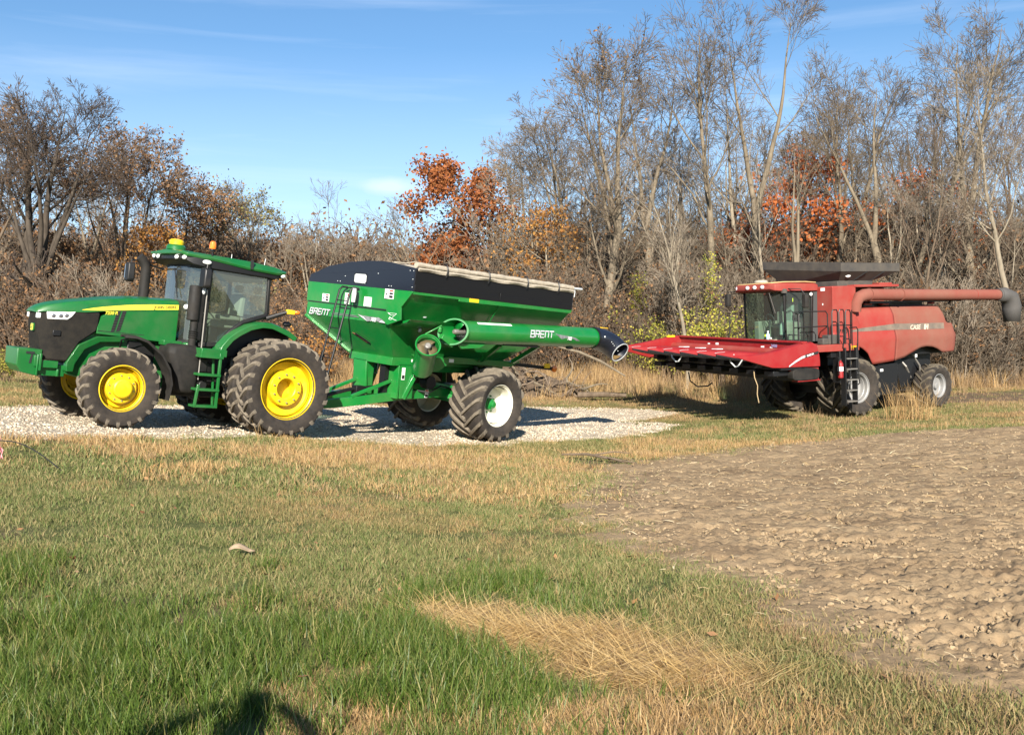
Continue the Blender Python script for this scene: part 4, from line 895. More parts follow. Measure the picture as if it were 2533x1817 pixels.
    b = MB(); b.box(1.5,2.1,.5,.75,2.55,3.15); b.box(1.3,2.2,-.7,-.45,2.55,3.2); b.box(2.05,2.12,.3,.6,3.1,3.5); b.build('console', M['interior'], T, bevel=.04)
    b = MB(); b.tube([(2.2,.65,2.75),(2.2,.65,3.05),(2.2,.65,3.15)],[.1,.09,.03],n=12); b.build('cab_cooler', M['jug'], T)
    b = MB(); b.box(1.2,2.4,-.85,.85,2.45,2.55); b.build('cab_floor', M['interior_dark'], T)
    b = MB(); b.tube([(2.72,.62,4.1),(2.66,.82,3.45)],.016,n=5); b.build('wiper', M['grey_ext'], T)
    # unloading auger
    b = MB(); a0, a1 = (-.55,1.70,3.965), (-7.15,1.70,3.87); b.tube([a0,a1],.19,n=24)
    b.tube([(-.05,1.62,3.42),(-.06,1.64,3.7),(-.15,1.67,3.88),(-.34,1.70,3.95),(-.56,1.70,3.965)],[.17,.18,.195,.20,.20],n=20)
    au = b.build('unloading_auger', M['red_dusty'], T)
    b = MB()
    for x in (-.58,-2.05): b.lathe([(.19,-.015),(.215,-.015),(.215,.015),(.19,.015)],c=(x,1.70,3.964+(x+.55)*.0144),n=24,axis='x')
    b.build('auger_flange', Dd, au)
    b = MB(); b.lathe([(.193,-.01),(.193,.01)],c=(-5.75,1.70,3.891),n=24,axis='x'); b.build('auger_band', M['red'], au)
    b = MB(); b.box(-5.2,-.7,1.55,1.62,3.68,3.74); b.bar((-4.6,1.55,3.6),(-4.6,1.7,3.74),.05,.05); b.build('auger_cradle', S, au)
    b = MB(); path = [((-7.02,1.70,3.87),.22,.0),((-7.42,1.70,3.87),.26,.0),((-7.70,1.70,3.74),.31,.75),((-7.80,1.70,3.42),.33,1.35),((-7.80,1.70,2.90),.28,1.6)]
    rings = []
    for (c, r, an) in path:
        d = Vector((-math.cos(an),0,-math.sin(an))); e2 = Vector((0,1,0)).cross(d)
        rings.append([Vector(c)+Vector((0,1,0))*(r*math.cos(2*PI*k/20))+e2*(r*math.sin(2*PI*k/20)) for k in range(20)])
    b.loft(rings, caps=False); sp = b.build('auger_spout', M['grey_spout'], au, angle=60); md = sp.modifiers.new('s','SOLIDIFY'); md.thickness = .02
    b = MB(); b.lathe([(.21,-.02),(.23,-.02),(.23,.02),(.21,.02)],c=(-7.10,1.70,3.872),n=24,axis='x'); b.build('spout_clamp', M['grey_spout'], au)
    # platform, rails and ladder
    b = MB(); b.box(.55,2.3,1.0,2.25,2.36,2.42); b.box(.5,2.35,2.0,2.26,2.20,2.40); pl = b.build('platform', Rd, T, bevel=.01)
    b = MB(); b.box(1.28,1.75,1.9,2.2,2.42,2.72); b.box(1.75,2.0,1.95,2.2,2.42,2.62); b.build('platform_box', M['grey_ext'], T, bevel=.03)
    def rail(pts, name='handrail'): 
        b = MB(); b.tube(pts,.019,n=7); return b.build(name, M['black'], T)
    rail([(2.98,1.95,2.42),(2.98,1.95,3.46),(2.60,2.0,3.47),(1.75,2.08,3.46),(1.70,2.1,3.38),(1.68,2.1,2.45)]); rail([(2.98,1.95,2.98),(1.70,2.1,3.0)])
    for x0,x1 in ((2.92,2.74),(2.70,2.50)): rail([(x0,1.9,2.46),(x0,1.9,3.36),(x0-.03,1.9,3.42),(x1+.03,1.9,3.42),(x1,1.9,3.36),(x1,1.9,2.46)])
    for x0,x1,zt,zb in ((1.66,1.42,3.50,2.45),(1.36,1.14,3.50,2.42),(1.08,.86,3.48,2.42)):
        rail([(x0,2.25,zb),(x0,2.25,zt-.08),(x0-.04,2.25,zt),(x1+.04,2.25,zt),(x1,2.25,zt-.08),(x1,2.25,zb)])
    rail([(1.66,2.25,3.02),(.80,2.25,3.0)]); rail([(1.25,2.3,2.3),(1.22,2.32,2.85),(1.12,2.32,2.95),(1.02,2.3,2.85),(.98,2.34,2.2),(1.05,2.36,.95)])
    rail([(.80,2.25,3.48),(.80,2.25,2.2)]); rail([(.92,2.26,2.92),(.66,2.3,2.93),(.60,2.3,2.85),(.62,2.3,2.0),(.60,2.32,1.3),(.57,2.32,1.16),(.66,2.34,1.12)])
    rail([(2.36,1.5,2.45),(2.34,1.5,2.80),(2.05,1.5,2.82),(1.95,1.5,2.72),(1.92,1.5,2.45)])
    rail([(2.75,-1.35,2.5),(2.72,-1.3,3.3),(2.85,-1.3,3.3)])
    la = MB()
    for x in (1.20,.72): la.prism([(x-.025,2.30),(x+.025,2.30),(x+.02,.48),(x-.02,.48)],'y',2.16,2.36)
    la = la.build('ladder', S, T, bevel=.006)
    for z in (1.95,1.62,1.28,.95,.60):
        b = MB(); b.box(.74,1.18,2.10,2.40,z-.015,z+.02); b.build('ladder_step', M['steel'], la)
    b = MB(); b.box(.74,1.62,1.95,2.15,2.0,2.3); b.box(1.36,1.40,2.0,2.3,1.2,2.2); b.build('ladder_housing', S, T, bevel=.01)
    b = MB(); b.box(.62,.86,2.20,2.26,2.22,2.36); b.build('platform_reflector', M['yellowref'], T, bevel=.01)
    # underbody
    b = MB(); b.box(-4.4,.6,-.95,.95,1.0,1.95); b.box(-1.3,-.9,.9,1.45,.75,1.6); b.box(-2.2,-1.25,1.0,1.42,.60,1.66); b.prism([(-2.3,1.75),(-3.3,1.75),(-3.0,.9),(-2.6,.75)],'y',1.0,1.2); b.box(-3.9,-2.3,-.9,.9,.55,1.0); b.box(-3.2,-2.2,.8,1.2,.65,.72); b.build('underbody', S, T, bevel=.02)
    b = MB(); b.box(-1.50,-1.36,1.42,1.424,1.40,1.48); b.box(-3.3,-3.2,1.3,1.304,1.8,1.9); b.build('safety_decal', M['white'], T, smooth=False)
    b = MB(); b.tube([(-3.7,1.1,1.0),(-3.6,1.15,1.5),(-3.3,1.1,1.9)],.03,n=6); b.tube([(-3.2,1.1,1.1),(-2.8,1.25,1.5),(-2.6,1.1,1.8)],.04,n=6); b.build('hydraulic_hoses', M['steel'], T)
    b = MB(); b.box(-.3,.3,-1.25,1.25,.72,1.2); b.build('front_axle', S, T); b = MB(); b.box(-4.25,-3.95,-1.1,1.1,.65,.95); b.bar((-4.1,0,.9),(-4.1,0,1.4),.4,.4); b.build('rear_axle', S, T)
    b = MB(); b.prism([(.7,1.2),(.7,2.1),(3.7,2.15),(3.7,1.5)],'y',-.7,.7); b.build('feeder_house', S, T, bevel=.02)
    # inner wheel arch, front
    b = MB(); b.box(-.8,.9,1.0,1.3,1.7,2.35); b.build('wheel_arch', S, T)
    # wheels
    fp = [(.50,-.04),(.505,0),(.485,.006),(.475,-.03),(.45,-.05),(.44,-.14),(.41,-.17),(.40,-.30),(.30,-.33),(.14,-.34)]
    fh = [(.15,-.34),(.14,-.2),(.10,-.18),(.001,-.18)]
    for s in (1,-1):
        wheel(T,(0,s*1.31,.95),.955,1.10,.485,fp,17,.07,M['grey_rim'],treadm='tread_dark',side=s,hubprof=fh,hubmat=M['grey_rim'],bolts=(10,.22,-.32,.018,M['steel']),phase=.2,lw=.09)
        rp = [(.41,-.04),(.415,0),(.395,.006),(.385,-.03),(.36,-.05),(.35,-.15),(.32,-.18),(.22,-.20),(.11,-.20)]; rh = [(.12,-.20),(.11,-.1),(.08,-.09),(.001,-.09)]
        w = wheel(T,(-4.12,s*1.25,.77),.765,.64,.395,rp,15,.05,M['grey_rim'],treadm='tread_dark',side=s,hubprof=rh,hubmat=M['grey_rim'],phase=.1,lw=.07)
        w.rotation_euler.z += R(8)
    # ------------------------------------------------------------ corn header
    Hh = empty('corn_header'); Hh.matrix_world = T.matrix_world.copy(); tag(Hh, 'bright red corn header with pointed snouts mounted on the combine front', 'corn header'); zt = lambda y: 2.385-.033*y
    b = MB()
    def wall(x0,x1,z0,z1): 
        return [[(x0,y,zt(y)+z0),(x1,y,zt(y)+z0),(x1,y,zt(y)+z1),(x0,y,zt(y)+z1)] for y in np.linspace(-3.0,3.05,8)]
    b.loft(wall(3.55,3.64,-.32,.25)); b.loft(wall(3.50,3.72,.25,.30)); b.build('back_wall', Hd, Hh, bevel=.006)
    b = MB(); b.loft(wall(3.62,4.55,-.52,-.30)); 
    for y in np.linspace(-2.6,2.55,7): b.box(4.3,4.9,y-.10,y+.10,zt(y)-.45,zt(y)-.28)
    for y in np.linspace(-2.75,2.7,8): b.box(3.9,4.7,y-.2,y+.2,zt(y)-.70,zt(y)-.55)
    b.build('row_units', S, Hh, bevel=.01)
    b = MB(); b.loft(wall(3.5,3.75,-.9,-.3)); b.box(3.4,3.7,-1.0,1.0,1.5,2.3); b.build('header_frame', S, Hh, bevel=.01)
    b = MB(); b.tube([(3.95,-2.9,zt(-2.9)-.05),(3.95,2.95,zt(2.95)-.05)],.13,n=14); b.build('cross_auger', M['red'], Hh)
    ys = [-2.18,-1.30,-.44,.42,1.28,2.14]
    ys = [-2.11,-1.24,-.39,.43,1.28,2.12]
    def snout(y, tipx=6.22, dz=0):
        b = MB(); z = zt(y)+dz; rings = []
        for x,w,hh,lo in ((tipx,.012,.012,-.012),(tipx-.12,.05,.03,-.035),(tipx-.5,.13,.035,-.12),(tipx-.95,.19,.03,-.20),(tipx-1.35,.25,.01,-.205),(tipx-1.75,.28,-.03,-.18),(tipx-2.1,.27,-.07,-.16),(tipx-2.4,.22,-.12,-.16)):
            rings.append([(x,y-w,z+lo),(x,y-w*.92,z+lo*.2+hh*.35),(x,y-w*.5,z+hh*.85),(x,y,z+hh),(x,y+w*.5,z+hh*.85),(x,y+w*.92,z+lo*.2+hh*.35),(x,y+w,z+lo),(x,y,z+lo*.8)])
        b.loft(rings); s = b.build('snout', Hd, Hh, angle=50)
        b = MB(); b.loft([[(x,y-w,z+lo-.06),(x,y+w,z+lo-.06),(x,y+w,z+lo-.004),(x,y-w,z+lo-.004)] for x,w,lo in ((tipx-.05,.025,-.015),(tipx-.5,.135,-.12),(tipx-.95,.20,-.20),(tipx-1.35,.255,-.205))]); b.build('snout_under_strip', S, s)  # black strip along the lower edge of the snout
        b = MB(); b.loft([[(x,y-.02,z+h+.003),(x,y+.02,z+h+.003),(x,y+.02,z+h+.010),(x,y-.02,z+h+.010)] for x,h in ((tipx-.02,.014),(tipx-.12,.031),(tipx-.36,.031))]); b.build('tip_wear_strip', M['silver'], s)
        b = MB(); b.ball((tipx-.6,y+.13,z-.045),.02,.012,.02,n=8); b.build('snout_bolt', M['silver'], s)
        return s
    for y in ys: snout(y)
    # outer dividers
    def divider(y, s):
        up = [(6.28,2.28),(5.76,2.27),(5.3,2.29),(4.92,2.33),(4.5,2.40),(4.07,2.48),(3.6,2.55),(3.19,2.57),(3.10,2.45),(3.02,2.12)]
        xs = [6.28,6.1,5.7,5.3,4.9,4.5,4.1,3.7,3.3,3.12,3.03]
        ut = np.interp(xs,[p[0] for p in up][::-1],[p[1] for p in up][::-1]); lt = np.interp(xs,[3.0,4.25,4.81,5.56,6.28],[1.83,1.85,1.84,2.04,2.25])
        off = zt(y)-zt(3.1); b = MB(); rings = []
        for x,u_,l_ in zip(xs,ut,lt):
            w = float(np.interp(x,[3.0,4.5,5.5,6.28],[.16,.20,.14,.015])); u_ += off+ (.10*math.sin(max(0,min(1,(6.28-x)/3))*PI) if s<0 else 0); l_ += off
            rings.append([(x,y-w*s,l_+.5*(u_-l_)),(x,y-w*.8*s,u_-.01),(x,y,u_),(x,y+w*.5*s,u_-.03),(x,y+w*.62*s,l_+.4*(u_-l_)),(x,y+w*.6*s,l_),(x,y-w*.5*s,l_)])
        b.loft(rings); d = b.build('end_divider', Hd, Hh, bevel=.008, angle=40)
        return d
    dn = divider(2.98, 1); df = divider(-2.97, -1)
    yo = 2.98+.127
    b = MB(); C = [(4.30,1.86,1.90),(4.05,1.98,2.04),(3.80,2.08,2.15),(3.5,2.16,2.22),(3.15,2.21,2.275)]
    b.loft([[(x,yo,a),(x,yo,c)] for x,a,c in C], caps=False, closed=False); st = b.build('divider_stripe', M['silver'], dn, smooth=False); st.data.transform(Matrix.Translation((0,.012,0)))
    b = MB(); b.loft([[(x,yo+.002,a),(x,yo+.002,c)] for x,a,c in [(3.66,2.115,2.20),(3.4,2.18,2.245),(3.13,2.215,2.285)]], caps=False, closed=False); q = b.build('lettering_panel', M['blk'], dn, smooth=False); q.data.transform(Matrix.Translation((0,.014,0)))
    text('CASE IH', .075, M['white'], dn, (3.60,yo+.022,2.135), (-1,0,.2), (0,0,1), shear=.2, bold=.002)
    b = MB(); n=[]; 
    for k in range(24):
        a = 2*PI*k/24; n.append((3.60+.53*np.sign(math.cos(a))*abs(math.cos(a))**.45, 1.615+.175*np.sign(math.sin(a))*abs(math.sin(a))**.45))
    b.prism(n,'y',2.85,3.10); b.build('end_shield', M['dusty_black'], Hh, bevel=.02)
    b = MB(); b.prism([(4.2,1.84),(4.2,1.79),(3.7,1.44),(3.0,1.42),(3.0,1.85)],'y',2.80,2.99); b.box(3.0,3.9,2.8,3.06,1.40,1.44); b.build('end_frame', Hd, Hh, bevel=.01)
    b = MB()
    for y,w,z in ((-1.35,.10,-.02),(-.95,.14,.0),(1.22,.14,-.02),(1.62,.10,-.03)): b.box(3.642,3.648,y,y+w,zt(y)+z-.10,zt(y)+z+.12)
    b.build('safety_decal', M['white'], Hh, smooth=False)
    b = MB()
    for y in (-1.24,-.39,.43): b.loft([[(4.62,y-.12,zt(y)+.0),(4.62,y+.14,zt(y)+.0),(4.62,y+.14,zt(y)+.02),(4.62,y-.12,zt(y)+.02)],[(4.85,y-.12,zt(y)+.01),(4.85,y+.14,zt(y)+.01),(4.85,y+.14,zt(y)+.03),(4.85,y-.12,zt(y)+.03)]])
    b.build('hood_decal', M['white'], Hh, smooth=False)
    text('3408', .13, mat('faded_blue_lettering',(.25,.2,.35),.6), Hh, (3.655,1.68,zt(2)+.09), (0,1,-.03), (0,0,1), bold=.004)
    b = MB(); b.box(3.9,4.2,-2.86,-2.80,zt(-3)+.25,zt(-3)+.31); b.build('amber_reflector', M['yellowref'], Hh)
    # hanging hose loops and a corn leaf
    for y in (-.62,2.2):
        b = MB(); x = 5.6; z = zt(y)-.05; b.tube([(x,y-.16,z-.05),(x,y-.12,z-.22),(x-.05,y+.02,z-.36),(x-.05,y+.14,z-.34),(x-.1,y+.28,z-.14)],.022,n=6); b.build('hanging_loop', M['silver'], Hh)
    b = MB(); b.tube([(4.6,-1.2,1.6),(4.5,-1.25,1.3),(4.4,-1.0,1.12),(4.3,-.6,1.15),(4.2,-.5,1.25)],.025,n=6); b.build('hanging_chain', S, Hh)
    b = MB(); pts = [(5.2,2.62,1.80),(5.22,2.66,1.6),(5.16,2.72,1.35),(5.2,2.74,1.1),(5.14,2.74,.85)]; b.loft([[(x-.02,y,z),(x+.02,y+.01,z)] for x,y,z in pts], caps=False, closed=False); b.build('hanging_corn_leaf', mat('dry_corn_leaf',(.45,.33,.18),.9), Hh)
    b = MB(); b.loft([[(x-.015,y,z),(x+.015,y+.01,z)] for x,y,z in [(4.5,2.8,1.78),(4.48,2.83,1.7),(4.52,2.86,1.58)]], caps=False, closed=False); b.build('hanging_corn_leaf', bpy.data.materials['dry_corn_leaf'], Hh)
    return T
COMBINE = build_combine()
split_pieces({'auger_flange','safety_decal','deck_brackets','cab_frame','deck_equipment','extension_ribs','hood_decal','hydraulic_hoses','console','underbody','rear_axle','platform_box'})
def build_extinguisher():
    T = empty('fire_extinguisher'); T.matrix_world = COMBINE.matrix_world.copy() @ Matrix.Translation((1.44,2.36,1.36))
    tag(T, 'red fire extinguisher hanging beside the combine ladder', 'fire extinguisher')
    b = MB(); b.lathe([(.001,0),(.07,.0),(.085,.02),(.085,.44),(.06,.50),(.03,.52),(.03,.56)],n=20,axis='z'); b.build('cylinder', M['red_head'], T)
    b = MB(); b.lathe([(.0865,.22),(.0865,.36)],n=20,axis='z'); b.build('label_band', M['white'], T)
    b = MB(); b.box(-.03,.07,-.02,.02,.56,.60); b.bar((-.02,0,.6),(.12,0,.66),.02,.015); b.tube([(.03,.0,.57),(.12,.03,.52),(.12,.05,.30),(.11,.05,.12)],.015,n=6); b.build('valve_and_hose', M['blk'], T)
build_extinguisher()
def build_bottle():
    T = empty('spray_bottle'); T.matrix_world = COMBINE.matrix_world.copy() @ Matrix.Translation((2.80,.62,2.62))
    tag(T, 'pale blue and lime bottle lying against the combine windscreen sill', 'bottle')
    b = MB(); b.lathe([(.001,0),(.05,0),(.055,.02),(.055,.15),(.02,.21),(.02,.24)],n=14,axis='z'); b.build('bottle_body', M['blueplastic'], T)
    b = MB(); b.box(-.03,.05,-.12,-.05,.08,.16); b.build('sponge', M['lime'], T, bevel=.01)
    b = MB(); b.box(-.02,.02,-.03,.03,.24,.27); b.bar((0,.0,.06),(.0,.16,.03),.03,.04); b.build('spray_head', M['white'], T, bevel=.006)
    b = MB(); b.box(-.06,.06,-.7,.35,-.06,-.005); b.build('sill_trash', M['tan_letter'], T)
build_bottle()
# ------------------------------------------------------------------ ground cover regions (world metres)
POLY = {
'gravel': [(-9.5,11.5),(-7.64,14.07),(-7.2,14.5),(-6.94,14.77),(-6.32,15.72),(-5.83,17.47),(-5.08,19.47),(-4.07,20.62),(-3.18,20.97),(-2.32,21.77),(-1.4,23.02),(.18,24.37),(1.34,25.42),(2.49,26.57),(3.3,27.27),(3.81,28.32),(4.46,29.22),(5.07,30.62),(4.5,31.32),(3.68,31.37),(3.91,32.32),(5.06,33.12),(5.77,34.22),(4.89,35.12),(3.14,35.27),(1.05,34.92),(-2.03,33.37),(-4.13,31.97),(-5.54,30.92),(-7.18,29.57),(-8.18,26.32),(-9.01,23.77),(-9.91,21.07),(-10.27,19.92),(-11.5,18),(-13,15)],
'field': [(1.61,18.07),(2.64,20.32),(3.8,21.67),(5.3,23.02),(6.85,24.07),(8.45,24.92),(10.07,25.57),(11.76,25.6),(13.85,25.8),(26,27),(26,1.2),(3.3,2.6),(2.44,4.17),(2.31,4.47),(2.21,4.77),(2.02,5.12),(1.81,5.57),(1.71,6.12),(1.6,6.67),(1.44,7.42),(1.18,8.22),(.86,9.22),(.81,10.72),(.74,12.92),(1.11,15.62)],
'mat': [(-.57,6.47),(-.22,6.42),(.13,6.22),(.53,5.92),(.86,5.62),(1.12,5.27),(1.25,5.02),(1.1,4.77),(.79,4.77),(.47,4.82),(.22,5.07),(-.01,5.37),(-.19,5.67),(-.47,5.97)],
'low': [(-1.17,4.72),(-1.01,5.12),(-.79,5.22),(-.52,4.92),(-.26,4.62),(-.03,4.17),(0,3.4),(-1.0,3.4),(-1.09,4.17)],
'low2': [(.1,4.62),(.47,4.77),(.9,4.62),(1.14,4.42),(1.15,4.17),(1.0,3.4),(.1,3.4),(.03,4.17)],
'sm1': [(-2.28,7.12),(-2.05,7.12),(-1.72,6.57),(-1.56,6.07),(-1.78,6.17),(-2.08,6.67)],
'sm2': [(-1.63,6.72),(-1.39,6.87),(-1.09,6.42),(-1.29,6.37)],
'up1': [(-7.02,14.37),(-5.77,15.22),(-4.86,15.17),(-4.04,15.47),(-3.52,13.47),(-3.91,12.22),(-4.91,12.22),(-6.13,13.42)],
'up2': [(-5.12,19.62),(-4.02,20.37),(-2.26,21.27),(-.53,21.77),(1.63,21.57),(1.3,17.22),(-.24,15.42),(-1.58,14.87),(-3.11,15.77),(-4.15,16.47)],
'up3': [(-3.28,16.62),(-1.34,16.02),(.95,18.07),(1.15,13.57),(.76,11.47),(-.72,11.77),(-2.,12.42)],
'dirt': [(1.33,21.0),(3.4,21.2),(3.3,19.6),(2.11,17.9),(1.3,16.2),(.9,17.8)],
'low3': [(1.0,4.75),(1.5,4.9),(2.0,4.2),(2.4,3.2),(1.1,3.2),(.95,4.2)],
'brown': [(1.6,6.67),(1.71,6.12),(1.81,5.57),(2.02,5.12),(2.21,4.77),(2.31,4.47),(2.9,3.2),(2.3,3.0),(2.02,4.37),(1.85,4.92),(1.62,5.47),(1.42,5.92)],
'tan': [(-.57,14.92),(1.01,14.22),(.65,9.77),(.93,8.32),(.62,8.27),(.21,9.97),(-.28,11.52)],
'bare': [(-2.82,6.57),(-2.45,6.62),(-1.94,6.32),(-1.67,5.97),(-1.96,5.87),(-2.43,6.12)],
'bare2': [(-4.6,8.67),(-4.23,8.67),(-3.93,8.12),(-4.3,7.97)],
'soilroad': [(19.0,42.25),(30,43.5),(30,38.5),(20.24,37.6),(15.5,36.4),(15.0,37.4)],
}
def sdf(name, x, y):
    """signed distance to a region, positive inside"""
    P = np.array(POLY[name]); d = np.full(x.shape, 1e9); ins = np.zeros(x.shape, bool)
    for i in range(len(P)):
        a, b = P[i], P[(i+1) % len(P)]; e = b-a
        t = np.clip(((x-a[0])*e[0]+(y-a[1])*e[1])/(e@e), 0, 1)
        d = np.minimum(d, np.hypot(x-a[0]-t*e[0], y-a[1]-t*e[1]))
        c = ((a[1] > y) != (b[1] > y)); 
        with np.errstate(divide='ignore', invalid='ignore'): xi = a[0]+(y-a[1])*(e[0]/(e[1] if e[1] else 1e-9))
        ins ^= c & (x < xi)
    return np.where(ins, d, -d)
def region(name, x, y, w=.3, warp=.35, f=1.2, seed=1):
    k = np.clip(y/12, .4, 1.6)
    dx = (fbm(x*f/k, y*f/k, seed, 3)-.5)*2*warp*k; 
    s = sdf(name, x+dx, y+(fbm(x*f/k+31, y*f/k+7, seed+5, 3)-.5)*2*warp*k)
    return np.clip(s/(w*k)+.5, 0, 1)
def cover(x, y):
    """straw, bare-soil and lush weights of the grass land"""
    straw = np.zeros(x.shape); bare = np.zeros(x.shape)
    for n, v in (('mat',1.1),('low',.95),('low2',.95),('low3',.6),('sm1',.95),('sm2',.8),('up1',.85),('up2',.62),('up3',.6),('tan',.75),('brown',.85)):
        straw = np.maximum(straw, v*region(n, x, y, .45, .4))
    n1 = fbm(x*.55, y*.55, 21, 4); n2 = fbm(x*1.7, y*1.7, 33, 3)
    base = np.clip((n1-.48)*3.2+.25+(n2-.5)*1.2, 0, 1)*np.clip((y-6)/8, .12, 1)*.8
    base = np.maximum(base, np.clip((y-30)/8, 0, 1)*np.clip(.35+(n1-.4)*2.2, 0, 1))
    straw = straw*np.clip(.5+3.2*(n2-.45)+1.2*(n1-.5), .08, 1)
    straw = np.maximum(straw, base)
    for n, v in (('dirt',.8),('bare',.8),('bare2',.7),('soilroad',1.)):
        bare = np.maximum(bare, v*region(n, x, y, .4, .35))
    lush = np.clip((7.3-y)/2.2+(n1-.5)*3+(n2-.5)*1.5, 0, 1)*np.clip((.9-x)/1.4, .0, 1)
    far = np.clip((y-17)/8,0,1)
    return straw, bare, lush

def ground_material():
    m = bpy.data.materials.new('ground_turf'); m.use_nodes = True; nt = m.node_tree; N = nt.nodes.new; L = nt.links.new; b = nt.nodes['Principled BSDF']
    b.inputs['Roughness'].default_value = .95; b.inputs['Specular IOR Level'].default_value = .1
    at = N('ShaderNodeAttribute'); at.attribute_name = 'cover'; sp = N('ShaderNodeSeparateColor'); L(at.outputs['Color'], sp.inputs[0])
    tc = N('ShaderNodeTexCoord')
    def noise(s, d=6):
        n = N('ShaderNodeTexNoise'); n.inputs['Scale'].default_value = s; n.inputs['Detail'].default_value = d; n.inputs['Roughness'].default_value = .65; L(tc.outputs['Object'], n.inputs['Vector']); return n.outputs['Fac']
    def ramp(f, c0, c1, a=.35, z=.65):
        r = N('ShaderNodeValToRGB'); r.color_ramp.elements[0].position = a; r.color_ramp.elements[1].position = z; r.color_ramp.elements[0].color = (*c0,1); r.color_ramp.elements[1].color = (*c1,1); L(f, r.inputs[0]); return r.outputs[0]
    def mix(f, a, c):
        x = N('ShaderNodeMix'); x.data_type = 'RGBA'; L(f, x.inputs['Factor']); L(a, x.inputs['A']); L(c, x.inputs['B']); return x.outputs['Result']
    grass = ramp(noise(9), (.07,.085,.028), (.15,.155,.055)); straw = ramp(noise(14), (.17,.115,.05), (.36,.255,.12)); soil = ramp(noise(7), (.10,.07,.045), (.22,.155,.10)); litter = ramp(noise(3.2,8), (.09,.06,.035), (.24,.16,.085))
    c = mix(sp.outputs['Red'], grass, straw); c = mix(sp.outputs['Green'], c, soil); c = mix(sp.outputs['Blue'], c, litter)
    L(c, b.inputs['Base Color'])
    bp = N('ShaderNodeBump'); bp.inputs['Strength'].default_value = .9; bp.inputs['Distance'].default_value = .05; L(noise(22,5), bp.inputs['Height']); L(bp.outputs[0], b.inputs['Normal'])
    return m

def build_ground():
    def axis(lo, hi, dense, st):
        a = [dense[0]]
        out = list(np.arange(dense[0], dense[1], st)); s = st; v = dense[1]
        while v < hi: out.append(v); s *= 1.13; v += s
        out.append(hi); s = st; v = dense[0]; neg = []
        while v > lo:
            s *= 1.13; v -= s; neg.append(max(v, lo))
        return np.array(neg[::-1]+out)
    xs = axis(-220, 220, (-14, 16), .16); ys = axis(-45, 330, (2.5, 40), .16)
    X, Y = np.meshgrid(xs, ys); Z = H(X, Y); 
    Z = np.where(np.hypot(X, Y) > 150, np.minimum(Z, 3.), Z)
    s, bare, lush = cover(X.ravel(), Y.ravel())
    inside = np.maximum(sdf('field', X.ravel(), Y.ravel()), 0); Zr = Z.ravel() - np.clip(inside*.25, 0, .07)
    ing = np.maximum(sdf('gravel', X.ravel(), Y.ravel()), 0); Zr -= np.clip(ing*.2, 0, .03)
    Zr = Zr + .035*(fbm(X.ravel()*2.2, Y.ravel()*2.2, 77, 3)-.5)*(inside <= 0)*(ing <= 0)
    n = len(xs); j, i = np.meshgrid(np.arange(len(ys)-1), np.arange(n-1), indexing='ij'); q = (j*n+i).ravel(); F = np.c_[q, q+1, q+n+1, q+n]
    me = fast_mesh('ground', np.c_[X.ravel(), Y.ravel(), Zr], F, ground_material(), True)
    at = me.color_attributes.new('cover', 'FLOAT_COLOR', 'POINT'); wood = np.clip((Y.ravel()-43)/4, 0, 1)
    at.data.foreach_set('color', np.c_[s, bare, wood, np.ones(len(s))].astype(np.float32).ravel())
    kind(link('ground', me), 'structure')

def build_field():
    ys = 2.4*np.exp(np.arange(0, math.log(27.5/2.4), .0042)); us = np.arange(.0, 1.15, .0042)
    U, Y = np.meshgrid(us, ys); X = U*Y
    x, y = X.ravel(), Y.ravel()
    wx = x+(fbm(x*1.6, y*1.6, 41, 3)-.5)*.8*np.clip(y/10,.4,1.3); wy = y+(fbm(x*1.6+9, y*1.6, 43, 3)-.5)*.8*np.clip(y/10,.4,1.3)
    s = sdf('field', wx, wy)
    a = fbm(x*3.2, y*3.2, 51, 3); c = fbm(x*9, y*9, 52, 3); e = fbm(x*24, y*24, 53, 2); hole = np.clip((.40-fbm(x*7, y*7, 57, 2))*6, 0, 1)
    amp = np.clip(s/.8, .25, 1)
    f2 = fbm(x*16, y*16, 58, 2); z = H(x, y) + .012 + amp*(.045*(a-.45) + .055*(.5-np.abs(c-.5)*2) + .05*(.5-np.abs(f2-.5)*2.2) - .05*hole + .03*(e-.5)) - .05*np.clip(-s/.25, 0, 1)
    n = len(us); j, i = np.meshgrid(np.arange(len(ys)-1), np.arange(n-1), indexing='ij'); q = (j*n+i).ravel(); F = np.c_[q, q+1, q+n+1, q+n]
    keep = (s[F] > -.3).any(1); F = F[keep]
    m = mat('tilled_soil', (.27,.19,.115), .95, spec=.1); nt = m.node_tree; N = nt.nodes.new; L = nt.links.new; b = nt.nodes['Principled BSDF']
    tc = N('ShaderNodeTexCoord'); n1 = N('ShaderNodeTexNoise'); n1.inputs['Scale'].default_value = 1.1; n1.inputs['Detail'].default_value = 9; n1.inputs['Roughness'].default_value = .68; L(tc.outputs['Object'], n1.inputs[0])
    r = N('ShaderNodeValToRGB'); r.color_ramp.elements[0].position = .3; r.color_ramp.elements[1].position = .68; r.color_ramp.elements[0].color = (.195,.132,.076,1); r.color_ramp.elements[1].color = (.375,.268,.156,1); L(n1.outputs['Fac'], r.inputs[0]); L(r.outputs[0], b.inputs['Base Color'])
    n2 = N('ShaderNodeTexNoise'); n2.inputs['Scale'].default_value = 24; n2.inputs['Detail'].default_value = 8; n2.inputs['Roughness'].default_value = .75; L(tc.outputs['Object'], n2.inputs[0]); bp = N('ShaderNodeBump'); bp.inputs['Strength'].default_value = .75; bp.inputs['Distance'].default_value = .018; L(n2.outputs['Fac'], bp.inputs['Height']); L(bp.outputs[0], b.inputs['Normal'])
    kind(link('field', fast_mesh('field', np.c_[x, y, z], F, m, True)), 'structure')

